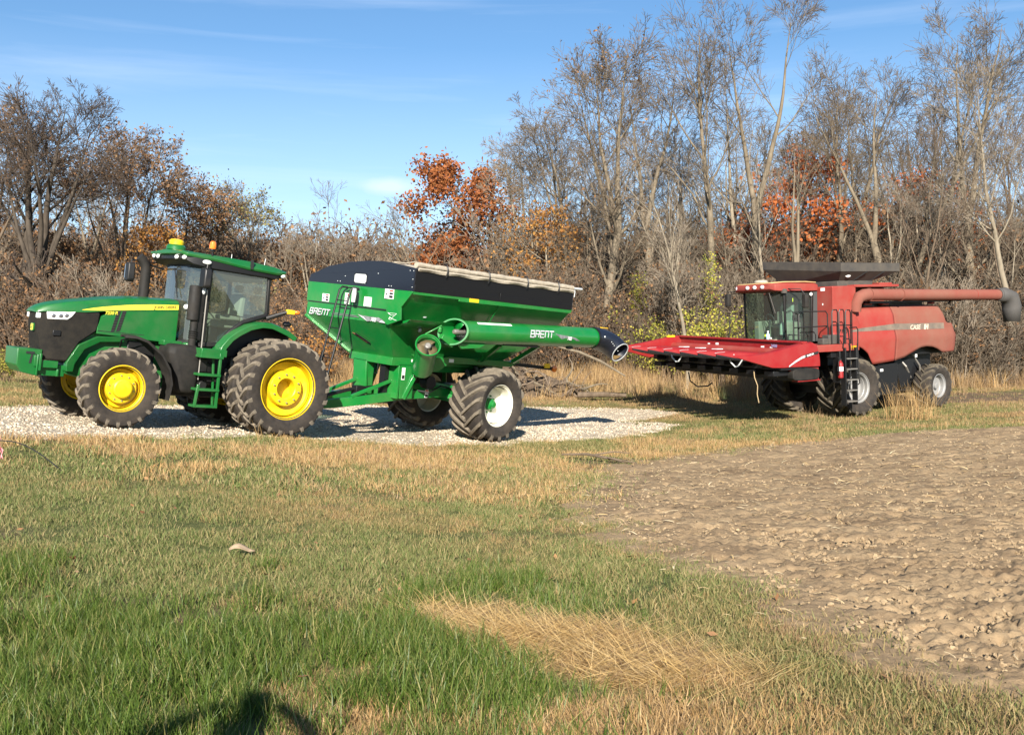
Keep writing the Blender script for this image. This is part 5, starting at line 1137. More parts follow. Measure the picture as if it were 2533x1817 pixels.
def build_gravel():
    xs = np.arange(-14, 7.5, .09); ys = np.arange(11, 36.5, .11); X, Y = np.meshgrid(xs, ys); x, y = X.ravel(), Y.ravel()
    wx = x+(fbm(x*2.2, y*1.4, 61, 3)-.5)*.9; wy = y+(fbm(x*2.2+5, y*1.4, 62, 3)-.5)*.9
    s = sdf('gravel', wx, wy) - .9*np.clip((fbm(x*1.1, y*.9, 63, 2)-.60)*6, 0, 1)*np.clip((y-27)/5,0,1)
    z = H(x, y) + .018 + .02*(fbm(x*5, y*5, 65, 3)-.5) + .03*(fbm(x*.9, y*.9, 66, 2)-.5) - .06*np.clip(-s/.2, 0, 1)
    n = len(xs); j, i = np.meshgrid(np.arange(len(ys)-1), np.arange(n-1), indexing='ij'); q = (j*n+i).ravel(); F = np.c_[q, q+1, q+n+1, q+n]
    F = F[(s[F] > -.2).any(1)]
    m = mat('white_gravel', (.6,.56,.5), .9, spec=.2); nt = m.node_tree; N = nt.nodes.new; L = nt.links.new; b = nt.nodes['Principled BSDF']
    tc = N('ShaderNodeTexCoord'); v = N('ShaderNodeTexVoronoi'); v.inputs['Scale'].default_value = 19; L(tc.outputs['Object'], v.inputs['Vector'])
    r = N('ShaderNodeValToRGB'); el = r.color_ramp.elements; el[0].position = 0; el[0].color = (.28,.215,.145,1); el[1].position = 1; el[1].color = (.56,.475,.355,1); e2 = el.new(.45); e2.color = (.44,.365,.265,1)
    sc = N('ShaderNodeSeparateColor'); L(v.outputs['Color'], sc.inputs[0]); L(sc.outputs[0], r.inputs[0])
    n1 = N('ShaderNodeTexNoise'); n1.inputs['Scale'].default_value = 1.3; n1.inputs['Detail'].default_value = 7; L(tc.outputs['Object'], n1.inputs[0]); mr = N('ShaderNodeMapRange'); mr.inputs['From Min'].default_value = .56; mr.inputs['From Max'].default_value = .75; mr.inputs['To Max'].default_value = .55; L(n1.outputs['Fac'], mr.inputs[0])
    mx = N('ShaderNodeMix'); mx.data_type = 'RGBA'; L(mr.outputs[0], mx.inputs['Factor']); L(r.outputs[0], mx.inputs['A']); mx.inputs['B'].default_value = (.33,.25,.16,1); L(mx.outputs['Result'], b.inputs['Base Color'])
    bp = N('ShaderNodeBump'); bp.inputs['Strength'].default_value = 1; bp.inputs['Distance'].default_value = .03; bp.invert = True; L(v.outputs['Distance'], bp.inputs['Height']); L(bp.outputs[0], b.inputs['Normal'])
    kind(link('gravel_drive', fast_mesh('gravel_drive', np.c_[x, y, z], F, m, True)), 'structure')
build_ground(); build_field(); build_gravel()

# ------------------------------------------------------------------ scattering (one stuff object per cover, instanced on points)
SRC = bpy.data.collections.new('scatter_sources')
def source(name, me):
    o = bpy.data.objects.new(name, me); SRC.objects.link(o); return o
def scatter(name, P, rot, scl, idx, srcs):
    me = bpy.data.meshes.new(name); P = np.ascontiguousarray(P, np.float32); me.vertices.add(len(P)); me.vertices.foreach_set('co', P.ravel())
    a = me.attributes.new('rot','FLOAT_VECTOR','POINT'); a.data.foreach_set('vector', np.ascontiguousarray(rot, np.float32).ravel())
    a = me.attributes.new('scl','FLOAT_VECTOR','POINT'); s = np.asarray(scl, np.float32); s = np.repeat(s[:,None],3,1) if s.ndim == 1 else s; a.data.foreach_set('vector', np.ascontiguousarray(s, np.float32).ravel())
    a = me.attributes.new('idx','INT','POINT'); a.data.foreach_set('value', np.ascontiguousarray(idx, np.int32))
    o = link(name, me); kind(o, 'stuff')
    ng = bpy.data.node_groups.new(name, 'GeometryNodeTree'); ng.interface.new_socket('Geometry', in_out='INPUT', socket_type='NodeSocketGeometry'); ng.interface.new_socket('Geometry', in_out='OUTPUT', socket_type='NodeSocketGeometry')
    N = ng.nodes.new; L = ng.links.new; gi = N('NodeGroupInput'); go = N('NodeGroupOutput'); iop = N('GeometryNodeInstanceOnPoints'); jn = N('GeometryNodeJoinGeometry')
    for s_ in srcs[::-1]:
        oi = N('GeometryNodeObjectInfo'); oi.inputs['Object'].default_value = s_; oi.inputs['As Instance'].default_value = True; oi.transform_space = 'ORIGINAL'; L(oi.outputs['Geometry'], jn.inputs[0])
    def na(n, t):
        q = N('GeometryNodeInputNamedAttribute'); q.data_type = t; q.inputs['Name'].default_value = n; return [s for s in q.outputs if s.enabled and s.name == 'Attribute'][0]
    L(gi.outputs[0], iop.inputs['Points']); L(jn.outputs[0], iop.inputs['Instance']); iop.inputs['Pick Instance'].default_value = True
    L(na('idx','INT'), iop.inputs['Instance Index']); L(na('scl','FLOAT_VECTOR'), iop.inputs['Scale'])
    er = N('FunctionNodeEulerToRotation'); L(na('rot','FLOAT_VECTOR'), er.inputs[0]); L(er.outputs[0], iop.inputs['Rotation'])
    L(iop.outputs[0], go.inputs[0])
    md = o.modifiers.new('scatter','NODES'); md.node_group = ng
    return o

def blades(rng, n, h, w, spread, lean, curl=.5, seg=3, hv=.35, flat=0., dirn=0.):
    """n grass blades as one mesh of quads; lean in radians"""
    V = []; F = []
    for k in range(n):
        a = rng.uniform(0, 2*PI); r = spread*math.sqrt(rng.random()); x0, y0 = r*math.cos(a), r*math.sin(a)
        d = rng.uniform(0, 2*PI) if not dirn else rng.gauss(0, dirn) + (PI if rng.random() < .35 else 0); ln = abs(rng.gauss(0, lean)) if not flat else rng.uniform(flat*.75, 1.55); hh = h*rng.uniform(1-hv, 1+hv); fa = rng.uniform(0, PI); wx, wy = math.cos(fa)*w/2, math.sin(fa)*w/2
        p = Vector((x0, y0, -.01)); o = len(V); st = hh/seg
        for i in range(seg+1):
            t = i/seg; ww = (1-t)**.6 if t < 1 else .06
            V.append((p.x-wx*ww, p.y-wy*ww, p.z)); V.append((p.x+wx*ww, p.y+wy*ww, p.z))
            an = ln + curl*t*rng.uniform(.5,1.2); an = min(an, 1.75)
            p = p + Vector((math.sin(an)*math.cos(d), math.sin(an)*math.sin(d), math.cos(an)))*st
            if p.z < .004: p.z = .004 + .01*rng.random()
        for i in range(seg): F.append((o+2*i, o+2*i+1, o+2*i+3, o+2*i+2))
    return np.array(V), np.array(F)
GREEN = leafmat('lush_grass_blades', [(.038,.075,.010),(.075,.130,.018),(.125,.180,.03),(.055,.10,.014),(.17,.21,.05),(.34,.28,.11)], .45, .3)
MIDG = leafmat('short_grass_blades', [(.085,.125,.030),(.13,.170,.045),(.17,.195,.06),(.27,.235,.10),(.36,.275,.13),(.11,.150,.04)], .6, .25)
STRAW = leafmat('dead_grass_blades', [(.38,.235,.095),(.48,.32,.14),(.30,.175,.07),(.54,.38,.19),(.41,.245,.09)], .6, .25)
BROWNG = leafmat('brown_grass_blades', [(.26,.165,.085),(.36,.24,.125),(.20,.12,.06),(.42,.31,.18)], .7, .2)
rng = random.Random(11)
def srcset(pre, mt, cnt, **k): return [source(pre, fast_mesh(pre, *blades(rng, **k), mt)) for _ in range(cnt)]
S_lush = srcset('lush_tuft', GREEN, 5, n=16, h=.135, w=.0052, spread=.075, lean=.28, curl=.75)
S_mid = srcset('short_tuft', MIDG, 6, n=20, h=.046, w=.0046, spread=.11, lean=.6, curl=.9)
MIDY = leafmat('yellowing_grass_blades', [(.15,.165,.05),(.22,.205,.075),(.32,.25,.11),(.40,.29,.13),(.12,.145,.045),(.34,.24,.11)], .6, .3)
S_midY = srcset('yellowing_tuft', MIDY, 4, n=18, h=.045, w=.0046, spread=.11, lean=.7, curl=.9)
S_midYF = srcset('yellowing_tuft_wide', MIDY, 3, n=30, h=.058, w=.0095, spread=.22, lean=.65, curl=.9, seg=2)
S_str = srcset('dead_tuft', STRAW, 4, n=16, h=.060, w=.0042, spread=.09, lean=.7, curl=.6) + srcset('flat_dead_tuft', BROWNG, 2, n=14, h=.085, w=.0042, spread=.10, lean=.3, curl=.25, seg=2, flat=1.25)
GOLD = leafmat('golden_straw_blades', [(.58,.39,.15),(.68,.49,.22),(.50,.32,.12),(.74,.56,.29),(.60,.39,.14)], .55, .35)
S_mat = srcset('matted_straw', GOLD, 4, n=16, h=.17, w=.0040, spread=.12, lean=.3, curl=.2, seg=3, flat=1.32, dirn=.45) + srcset('matted_brown_straw', BROWNG, 2, n=12, h=.13, w=.0042, spread=.12, lean=.3, curl=.2, seg=3, flat=1.3, dirn=.7)
S_brn = srcset('brown_tuft', BROWNG, 3, n=14, h=.07, w=.0045, spread=.09, lean=.65, curl=.5)
S_midF = srcset('short_tuft_wide', MIDG, 4, n=30, h=.055, w=.0095, spread=.22, lean=.6, curl=.9, seg=2)
S_strF = srcset('dead_tuft_wide', STRAW, 4, n=28, h=.075, w=.008, spread=.22, lean=.75, curl=.6, seg=2)
S_brnF = srcset('brown_tuft_wide', BROWNG, 3, n=26, h=.09, w=.009, spread=.22, lean=.75, curl=.5, seg=2)
S_weed = srcset('tall_weed_tuft', STRAW, 3, n=26, h=.75, w=.012, spread=.28, lean=.22, curl=.35, seg=3) + srcset('tall_brown_tuft', BROWNG, 3, n=26, h=.8, w=.013, spread=.3, lean=.22, curl=.3, seg=3)

def spread_points(seed, y0, y1, dens, u0=-.62, u1=.62, pad=1.2):
    g = np.random.default_rng(seed); out = []
    yy = np.arange(y0, y1, .5)
    for y in yy:
        w0, w1 = u0*(y+.25)-pad, u1*(y+.25)+pad; n = g.poisson(dens*(w1-w0)*.5)
        out.append(np.c_[g.uniform(w0, w1, n), g.uniform(y, y+.5, n)])
    return np.concatenate(out), g
def off_grass(x, y):
    edge = .05+.55*np.random.default_rng(len(x)).random(len(x))**3*np.clip(y/8,.5,2.2)
    return (sdf('field', x+(fbm(x*1.6, y*1.6, 41, 3)-.5)*.8*np.clip(y/10,.4,1.3), y) < edge) & (sdf('gravel', x+(fbm(x*2.2, y*1.4, 61, 3)-.5)*.9, y+(fbm(x*2.2+5, y*1.4, 62, 3)-.5)*.9) < .05)
def place(name, P, g, srcs, s0, s1, tilt=.12, dirn=None, aniso=None):
    n = len(P); z = H(P[:,0], P[:,1])
    rot = np.c_[g.normal(0, tilt, n), g.normal(0, tilt, n), g.uniform(0, 2*PI, n)]
    sc = g.uniform(s0, s1, n)*(.62+.76*fbm(P[:,0]*1.9, P[:,1]*1.9, 87, 3))
    if dirn is not None: rot[:,2] = dirn + g.normal(0, .28, n)
    return scatter(name, np.c_[P, z], rot, sc, g.integers(0, len(srcs), n), srcs)
def build_grass():
    # near band
    A = {k: [] for k in ('lush','mid','midY','str','mat','brn','midF','midYF','strF','brnF')}
    for seed, y0, y1, dens in ((1,2.9,5.5,620),(2,5.5,8,430),(3,8,11.5,260)):
        P, g = spread_points(seed, y0, y1, dens); P = P[off_grass(P[:,0], P[:,1])]
        s, b, l = cover(P[:,0], P[:,1]); r = g.random(len(P)); keep = g.random(len(P)) > np.maximum(b*.85, np.clip((fbm(P[:,0]*2.6, P[:,1]*2.6, 88, 3)-.58)*7, 0, .85)); P, s, l, r = P[keep], s[keep], l[keep], r[keep]
        m = sdf('mat', P[:,0]+.5*(fbm(P[:,0]*3, P[:,1]*3, 15, 2)-.5), P[:,1]+.5*(fbm(P[:,0]*3, P[:,1]*3, 16, 2)-.5)) > -.05+.35*(g.random(len(P))-.5); br = region('brown', P[:,0], P[:,1]) > .5
        st = r < s
        A['mat'].append(P[m & (g.random(len(P)) < .8)]); A['brn'].append(P[st & ~m & (br | (g.random(len(P)) < .25))]); A['str'].append(P[st & ~m & ~br])
        lu = ~st & (g.random(len(P)) < l); A['lush'].append(P[lu & ~m]); yl = g.random(len(P)) < np.clip((fbm(P[:,0]*.8+3, P[:,1]*.8, 123, 3)-.46)*4+.2, .05, .95); A['mid'].append(P[~st & ~lu & ~m & ~yl]); A['midY'].append(P[~st & ~lu & ~m & yl])
    for seed, y0, y1, dens in ((4,11.5,18,95),(5,18,27,62),(6,27,46,32)):
        P, g = spread_points(seed, y0, y1, dens); P = P[off_grass(P[:,0], P[:,1])]
        s, b, l = cover(P[:,0], P[:,1]); r = g.random(len(P)); keep = g.random(len(P)) > np.maximum(b*.9, np.clip((fbm(P[:,0]*1.1, P[:,1]*1.1, 88, 3)-.58)*6, 0, .8)); P, s, r = P[keep], s[keep], r[keep]
        st = r < s; q = g.random(len(P)) < np.clip((P[:,1]-20)/25, .15, .6)
        yl = g.random(len(P)) < np.clip((fbm(P[:,0]*.5+3, P[:,1]*.5, 123, 3)-.46)*4+.2, .05, .95); A['midF'].append(P[~st & ~yl]); A['midYF'].append(P[~st & yl]); A['strF'].append(P[st & ~q]); A['brnF'].append(P[st & q])
    g = np.random.default_rng(99)
    Q = np.c_[g.uniform(-.9, 1.6, 2600), g.uniform(4.4, 6.8, 2600)]; A['mat'].append(Q[sdf('mat', Q[:,0]+.5*(fbm(Q[:,0]*3, Q[:,1]*3, 15, 2)-.5), Q[:,1]+.5*(fbm(Q[:,0]*3, Q[:,1]*3, 16, 2)-.5)) > -.03])
    for k, nm, src, s0, s1 in (('lush','lush_green_grass',S_lush,.55,1.25),('mid','short_green_grass',S_mid,.7,1.5),('midY','yellowing_grass',S_midY,.7,1.5),('midYF','yellowing_grass',S_midYF,.7,1.6),('str','dead_straw_grass',S_str,.7,1.3),('mat','matted_straw',S_mat,.7,1.3),('brn','brown_dead_grass',S_brn,.6,1.2),('midF','short_green_grass',S_midF,.7,1.5),('strF','dead_straw_grass',S_strF,.7,1.6),('brnF','brown_dead_grass',S_brnF,.7,1.6)):
        P = np.concatenate(A[k]); place(nm, P, g, src, s0, s1, dirn=(-.42 if k == 'mat' else None))
    # tall dry growth at the foot of the woods and behind the drive
    P, g = spread_points(7, 35.5, 47, 8, -.65, .65); n1 = fbm(P[:,0]*.3, P[:,1]*.3, 71, 3)
    dens = np.clip((P[:,1]-36)/8, .05, 1)*np.clip((n1-.32)*4, 0, 1); dens *= np.where((P[:,0] > 13) & (P[:,1] < 43.5), .05, 1)
    P = P[(g.random(len(P)) < dens) & (sdf('gravel', P[:,0], P[:,1]) < -.8)]
    place('tall_dry_weeds', P, g, S_weed, .5, 1.3)
    # scattered tufts along the drive and field edges
    Q = np.concatenate([np.c_[g.uniform(3,14,70), g.uniform(23.5,29,70)], np.c_[g.uniform(-9,1,60), g.uniform(12,22,60)]]); Q = Q[off_grass(Q[:,0], Q[:,1])]
    place('wispy_dry_stems', Q, g, srcset('dry_stem', STRAW, 3, n=6, h=.30, w=.008, spread=.10, lean=.3, curl=.4), .5, 1.2)
build_grass()

def rock_mesh(name, seed, mt, n=2, rough=.35):
    import bmesh
    bm = bmesh.new(); bmesh.ops.create_icosphere(bm, subdivisions=n, radius=1); r = random.Random(seed); ph = [r.uniform(0, 9) for _ in range(6)]; sx, sy, sz = r.uniform(.8,1.3), r.uniform(.7,1.1), r.uniform(.45,.8)
    for v in bm.verts:
        d = 1 + rough*(math.sin(v.co.x*3+ph[0])*math.sin(v.co.y*3+ph[1])+.6*math.sin(v.co.z*5+ph[2]+v.co.x*4)) + r.uniform(-.1,.1)
        v.co = Vector((v.co.x*sx*d, v.co.y*sy*d, v.co.z*sz*d))
    me = bpy.data.meshes.new(name); bm.to_mesh(me); bm.free(); me.materials.append(mt); return me
def build_litter():
    soil = leafmat('soil_clods_mat', [(.22,.157,.094),(.29,.21,.125),(.35,.257,.153),(.25,.18,.104)], .95, 0)
    src = [source('clod', rock_mesh('clod', k, soil, 2, .4)) for k in range(5)]
    P = []; S = []; g = np.random.default_rng(5)
    for y0, y1, dens, smin, smax in ((2.6,6,520,.004,.020),(6,10,250,.006,.022),(10,16,85,.009,.025),(16,26.5,22,.013,.030)):
        Q, _ = spread_points(int(y0*10), y0, y1, dens, 0, .75); Q = Q[sdf('field', Q[:,0], Q[:,1]) > .15+.5*_.random(len(Q))]; P.append(Q); S.append(smin+(smax-smin)*g.random(len(Q))**2.5)
    P = np.concatenate(P); S = np.concatenate(S); n = len(P)
    scatter('soil_clods', np.c_[P, H(P[:,0], P[:,1])+.03], g.uniform(0, 6.28, (n,3))*[.2,.2,1], S, g.integers(0,5,n), src)
    # corn stubble and husks
    husk = leafmat('corn_residue_mat', [(.50,.39,.22),(.42,.30,.155),(.60,.50,.32),(.32,.22,.12),(.48,.34,.16)], .7, .15)
    srcs = []
    for k in range(9):
        r = random.Random(k+40); b = []; 
        L_ = r.uniform(.5, 1); w = r.uniform(.028,.06) if k < 7 else r.uniform(.09,.16); V = []; F = []
        for i in range(6):
            t = i/5; ww = w*(math.sin(PI*(t*.8+.15)) if k >= 7 else .9); zz = .05*math.sin(t*PI*r.uniform(.8,1.6))+(.02 if k<7 else .05); yy = .12*math.sin(t*2.2+k)
            V += [(t*L_-L_/2, yy-ww/2, zz),(t*L_-L_/2, yy, zz+ww*.35),(t*L_-L_/2, yy+ww/2, zz)]
        for i in range(5): F += [(3*i,3*i+1,3*i+4,3*i+3),(3*i+1,3*i+2,3*i+5,3*i+4)]
        srcs.append(source('residue', fast_mesh('residue', np.array(V), np.array(F), husk)))
    P = []; S = []
    for y0, y1, dens, smin, smax in ((2.6,6,80,.03,.12),(6,10,60,.04,.16),(10,16,40,.06,.22),(16,26.5,24,.08,.28)):
        Q, _ = spread_points(int(y0*10)+3, y0, y1, dens, 0, .75); s = sdf('field', Q[:,0], Q[:,1]); k = (s > -.7*_.random(len(Q))) & (fbm(Q[:,0]*.7, Q[:,1]*.7, 91, 3) > .38*_.random(len(Q))+.25); Q = Q[k]; P.append(Q); S.append(smin+(smax-smin)*g.random(len(Q))**1.8)
    P = np.concatenate(P); S = np.concatenate(S); n = len(P)
    scatter('corn_residue', np.c_[P, H(P[:,0], P[:,1])+.045], np.c_[g.normal(0,.25,n), g.normal(0,.2,n), g.uniform(0,6.28,n)], S, g.integers(0,9,n), srcs)
    # gravel stones
    st = leafmat('gravel_stones_mat', [(.39,.315,.225),(.51,.43,.325),(.59,.51,.395),(.29,.22,.145),(.44,.36,.265)], .85, 0)
    src = [source('stone', rock_mesh('stone', k+70, st, 1, .25)) for k in range(4)]
    Q = np.c_[g.uniform(-13,6.5,70000), g.uniform(11.5,35.5,70000)]; s = sdf('gravel', Q[:,0]+(fbm(Q[:,0]*2.2, Q[:,1]*1.4, 61, 3)-.5)*.9, Q[:,1]); Q = Q[(s > -.15) & (np.abs(Q[:,0]) < .6*Q[:,1]+1)]; n = len(Q)
    scatter('gravel_stones', np.c_[Q, H(Q[:,0], Q[:,1])+.015], g.uniform(0, 6.28, (n,3))*[.3,.3,1], .010+.022*g.random(n)**1.5, g.integers(0,4,n), src)
    # fallen leaves in the grass
    lf = leafmat('fallen_leaf_mat', [(.28,.13,.05),(.36,.20,.09),(.22,.10,.05),(.42,.27,.14)], .8, .1)
    V = np.array([(-.5,0,.02),(0,-.32,.0),(.5,0,.03),(0,.32,.06)]); src = [source('fallen_leaf', fast_mesh('fallen_leaf', V, np.array([(0,1,2,3)]), lf))]
    Q, _ = spread_points(55, 3.2, 30, 1.6); Q = Q[off_grass(Q[:,0], Q[:,1])]; n = len(Q)
    scatter('fallen_leaves', np.c_[Q, H(Q[:,0], Q[:,1])+.05], np.c_[g.normal(0,.4,n), g.normal(0,.4,n), g.uniform(0,6.28,n)], g.uniform(.03,.075,n), np.zeros(n), src)
build_litter()
# ------------------------------------------------------------------ trees
def barkmat(name, c0, c1, sc=4):
    m = mat(name, c0, .9, spec=.15); nt = m.node_tree; N = nt.nodes.new; L = nt.links.new; b = nt.nodes['Principled BSDF']
    tc = N('ShaderNodeTexCoord'); mp = N('ShaderNodeMapping'); mp.inputs['Scale'].default_value = (sc,sc,sc*.35); L(tc.outputs['Object'], mp.inputs[0]); n = N('ShaderNodeTexNoise'); n.inputs['Scale'].default_value = 1; n.inputs['Detail'].default_value = 8; n.inputs['Roughness'].default_value = .7; L(mp.outputs[0], n.inputs[0])
    r = N('ShaderNodeValToRGB'); r.color_ramp.elements[0].position = .33; r.color_ramp.elements[1].position = .66; r.color_ramp.elements[0].color = (*c0,1); r.color_ramp.elements[1].color = (*c1,1); L(n.outputs['Fac'], r.inputs[0]); L(r.outputs[0], b.inputs['Base Color'])
    return m
BARK = {'grey': barkmat('grey_bark', (.105,.084,.059), (.225,.183,.128)), 'pale': barkmat('pale_bark', (.17,.142,.102), (.32,.27,.20)), 'dark': barkmat('dark_bark', (.035,.028,.022), (.09,.072,.055)), 'brown': barkmat('brown_bark', (.085,.062,.042), (.18,.135,.095))}
TWIG = {'grey': leafmat('grey_twigs', [(0.110,0.083,0.059),(0.161,0.125,0.087),(0.133,0.103,0.071)], .9, 0), 'pale': leafmat('pale_twigs', [(0.195,0.157,0.116),(0.254,0.209,0.157)], .9, 0), 'dark': leafmat('dark_twigs', [(.055,.042,.034),(.10,.075,.058)], .9, 0), 'brown': leafmat('brown_twigs', [(0.120,0.085,0.060),(0.180,0.130,0.090)], .9, 0)}
LEAF = {'rust': leafmat('rust_leaves', [(.26,.085,.028),(.36,.12,.036),(.21,.065,.025),(.40,.16,.05),(.30,.10,.032)], .7, .3),
 'bright': leafmat('bright_rust_leaves', [(.42,.125,.035),(.52,.16,.045),(.34,.09,.03),(.46,.14,.04)], .7, .35),
 'red': leafmat('red_oak_leaves', [(.26,.06,.022),(.34,.085,.028),(.20,.045,.02),(.30,.10,.04)], .7, .3),
 'gold': leafmat('gold_leaves', [(.38,.18,.045),(.46,.24,.06),(.29,.13,.04),(.42,.175,.045)], .7, .35),
 'brown': leafmat('brown_leaves', [(0.211,0.110,0.053),(0.278,0.154,0.072),(0.163,0.086,0.043),(0.317,0.192,0.096)], .75, .25),
 'yellow': leafmat('yellow_green_leaves', [(.34,.34,.045),(.50,.44,.06),(.20,.26,.04),(.58,.47,.10),(.26,.30,.05)], .65, .35),
 'olive': leafmat('olive_leaves', [(.20,.19,.05),(.28,.24,.07),(.33,.25,.09),(.15,.15,.04)], .7, .3)}
def grow(rng, P, h, trunk_r, fork=None):
    """segments (p0,p1,r0,r1,level) of a whole tree; P: per level dicts"""
    segs = []; tips = []
    def branch(p, d, Ln, r, lv, r1f=None):
        q = P[lv]; n = max(2, int(round(Ln/q['step']))); st = Ln/n; r1 = r*(q['taper'] if r1f is None else r1f); ph = rng.uniform(0, 6.28)
        nc = q['n']; cs = q['start']
        kids = sorted(rng.uniform(cs, 1.) for _ in range(nc)) if lv+1 < len(P) else []
        ki = 0; px, py, pz = p; dx, dy, dz = d
        for i in range(n):
            g = q['gnarl']; dx += rng.gauss(0, g); dy += rng.gauss(0, g); dz += rng.gauss(0, g) + q['up']*st
            m = math.sqrt(dx*dx+dy*dy+dz*dz); dx /= m; dy /= m; dz /= m
            t0, t1 = i/n, (i+1)/n; ra, rb = r+(r1-r)*t0, r+(r1-r)*t1
            nx, ny, nz = px+dx*st, py+dy*st, pz+dz*st
            segs.append((px,py,pz,nx,ny,nz,ra,rb,lv))
            while ki < len(kids) and kids[ki] <= t1:
                f = (kids[ki]-t0)*n; ki += 1; ph += 2.4 + rng.uniform(-.5,.5)
                ang = q['ang']*rng.uniform(.7,1.25)
                # perpendicular frame
                ax, ay, az = (0,0,1) if abs(dz) < .9 else (1,0,0)
                ux, uy, uz = dy*az-dz*ay, dz*ax-dx*az, dx*ay-dy*ax; m = math.sqrt(ux*ux+uy*uy+uz*uz); ux/=m; uy/=m; uz/=m
                vx, vy, vz = dy*uz-dz*uy, dz*ux-dx*uz, dx*uy-dy*ux
                c, s = math.cos(ph), math.sin(ph); sa, ca = math.sin(ang), math.cos(ang)
                cd = (dx*ca+(ux*c+vx*s)*sa, dy*ca+(uy*c+vy*s)*sa, dz*ca+(uz*c+vz*s)*sa)
                frac = kids[ki-1]; cl = Ln*q['len']*(1-.55*frac)*rng.uniform(.65,1.2)
                if lv == 0:
                    fz = (frac-cs)/(1-cs+1e-6); cl = h*q['len']*((1-.5*fz) if not q.get('round') else .45+.75*math.sin(PI*min(1, .12+fz*.88)))*rng.uniform(.7,1.2)
                branch((px+(nx-px)*f, py+(ny-py)*f, pz+(nz-pz)*f), cd, cl, min(ra*.75, max(.006, ra*q['rr']*rng.uniform(.8,1.2))), lv+1)
            px, py, pz = nx, ny, nz
        if lv >= 2: tips.append((px,py,pz))
        if lv == 0 and fork:
            for (ang, az, lf, rf) in fork:
                cd = (math.sin(ang)*math.cos(az), math.sin(ang)*math.sin(az), math.cos(ang)); branch((px,py,pz), cd, h*lf, r1*rf, 0 if lf > .3 else 1, .25) if False else branch_fork((px,py,pz), cd, h*lf, r1*rf)
    def branch_fork(p, d, Ln, r):
        nonlocal fork
        f_, fork = fork, None
        branch(p, d, Ln, r, 0, .06)
        fork = f_
    branch((0,0,-.15), (rng.gauss(0,.02), rng.gauss(0,.02), 1), h*P[0]['h'], trunk_r, 0)
    return np.array(segs), np.array(tips)
def tubes(S, sides):
    p0, p1, r0, r1 = S[:,0:3], S[:,3:6], S[:,6], S[:,7]; d = p1-p0; ln = np.linalg.norm(d, axis=1, keepdims=True); d = d/np.maximum(ln, 1e-6)
    p1 = p1 + d*np.minimum(r1, .02)[:,None]
    a = np.where(np.abs(d[:,2:3]) < .9, np.array([[0,0,1.]]), np.array([[1.,0,0]])); u = np.cross(d, a); u /= np.linalg.norm(u, axis=1, keepdims=True); v = np.cross(d, u)
    n = len(S); V = np.zeros((n, 2*sides, 3))
    for k in range(sides):
        c, s = math.cos(2*PI*k/sides), math.sin(2*PI*k/sides); w = u*c+v*s
        V[:,k] = p0+w*r0[:,None]; V[:,sides+k] = p1+w*r1[:,None]
    b = (np.arange(n)*2*sides)[:,None]; F = np.concatenate([np.c_[b+k, b+(k+1)%sides, b+sides+(k+1)%sides, b+sides+k] for k in range(sides)])
    return V.reshape(-1,3), F
def leafquads(rng, C, n, size, spread):
    g = np.random.default_rng(rng.randrange(1<<30)); c = C[g.integers(0, len(C), n)] + g.normal(0, spread, (n,3)); s = size*g.uniform(.6,1.4,(n,1))
    u = g.normal(0,1,(n,3)); u /= np.linalg.norm(u,axis=1,keepdims=True); w = g.normal(0,1,(n,3)); v = np.cross(u,w); v /= np.linalg.norm(v,axis=1,keepdims=True)
    V = np.stack([c-u*s*.6, c-v*s*.4+u*s*.05, c+u*s*.6, c+v*s*.4+u*s*.05],1).reshape(-1,3); F = np.arange(4*n).reshape(n,4); return V, F
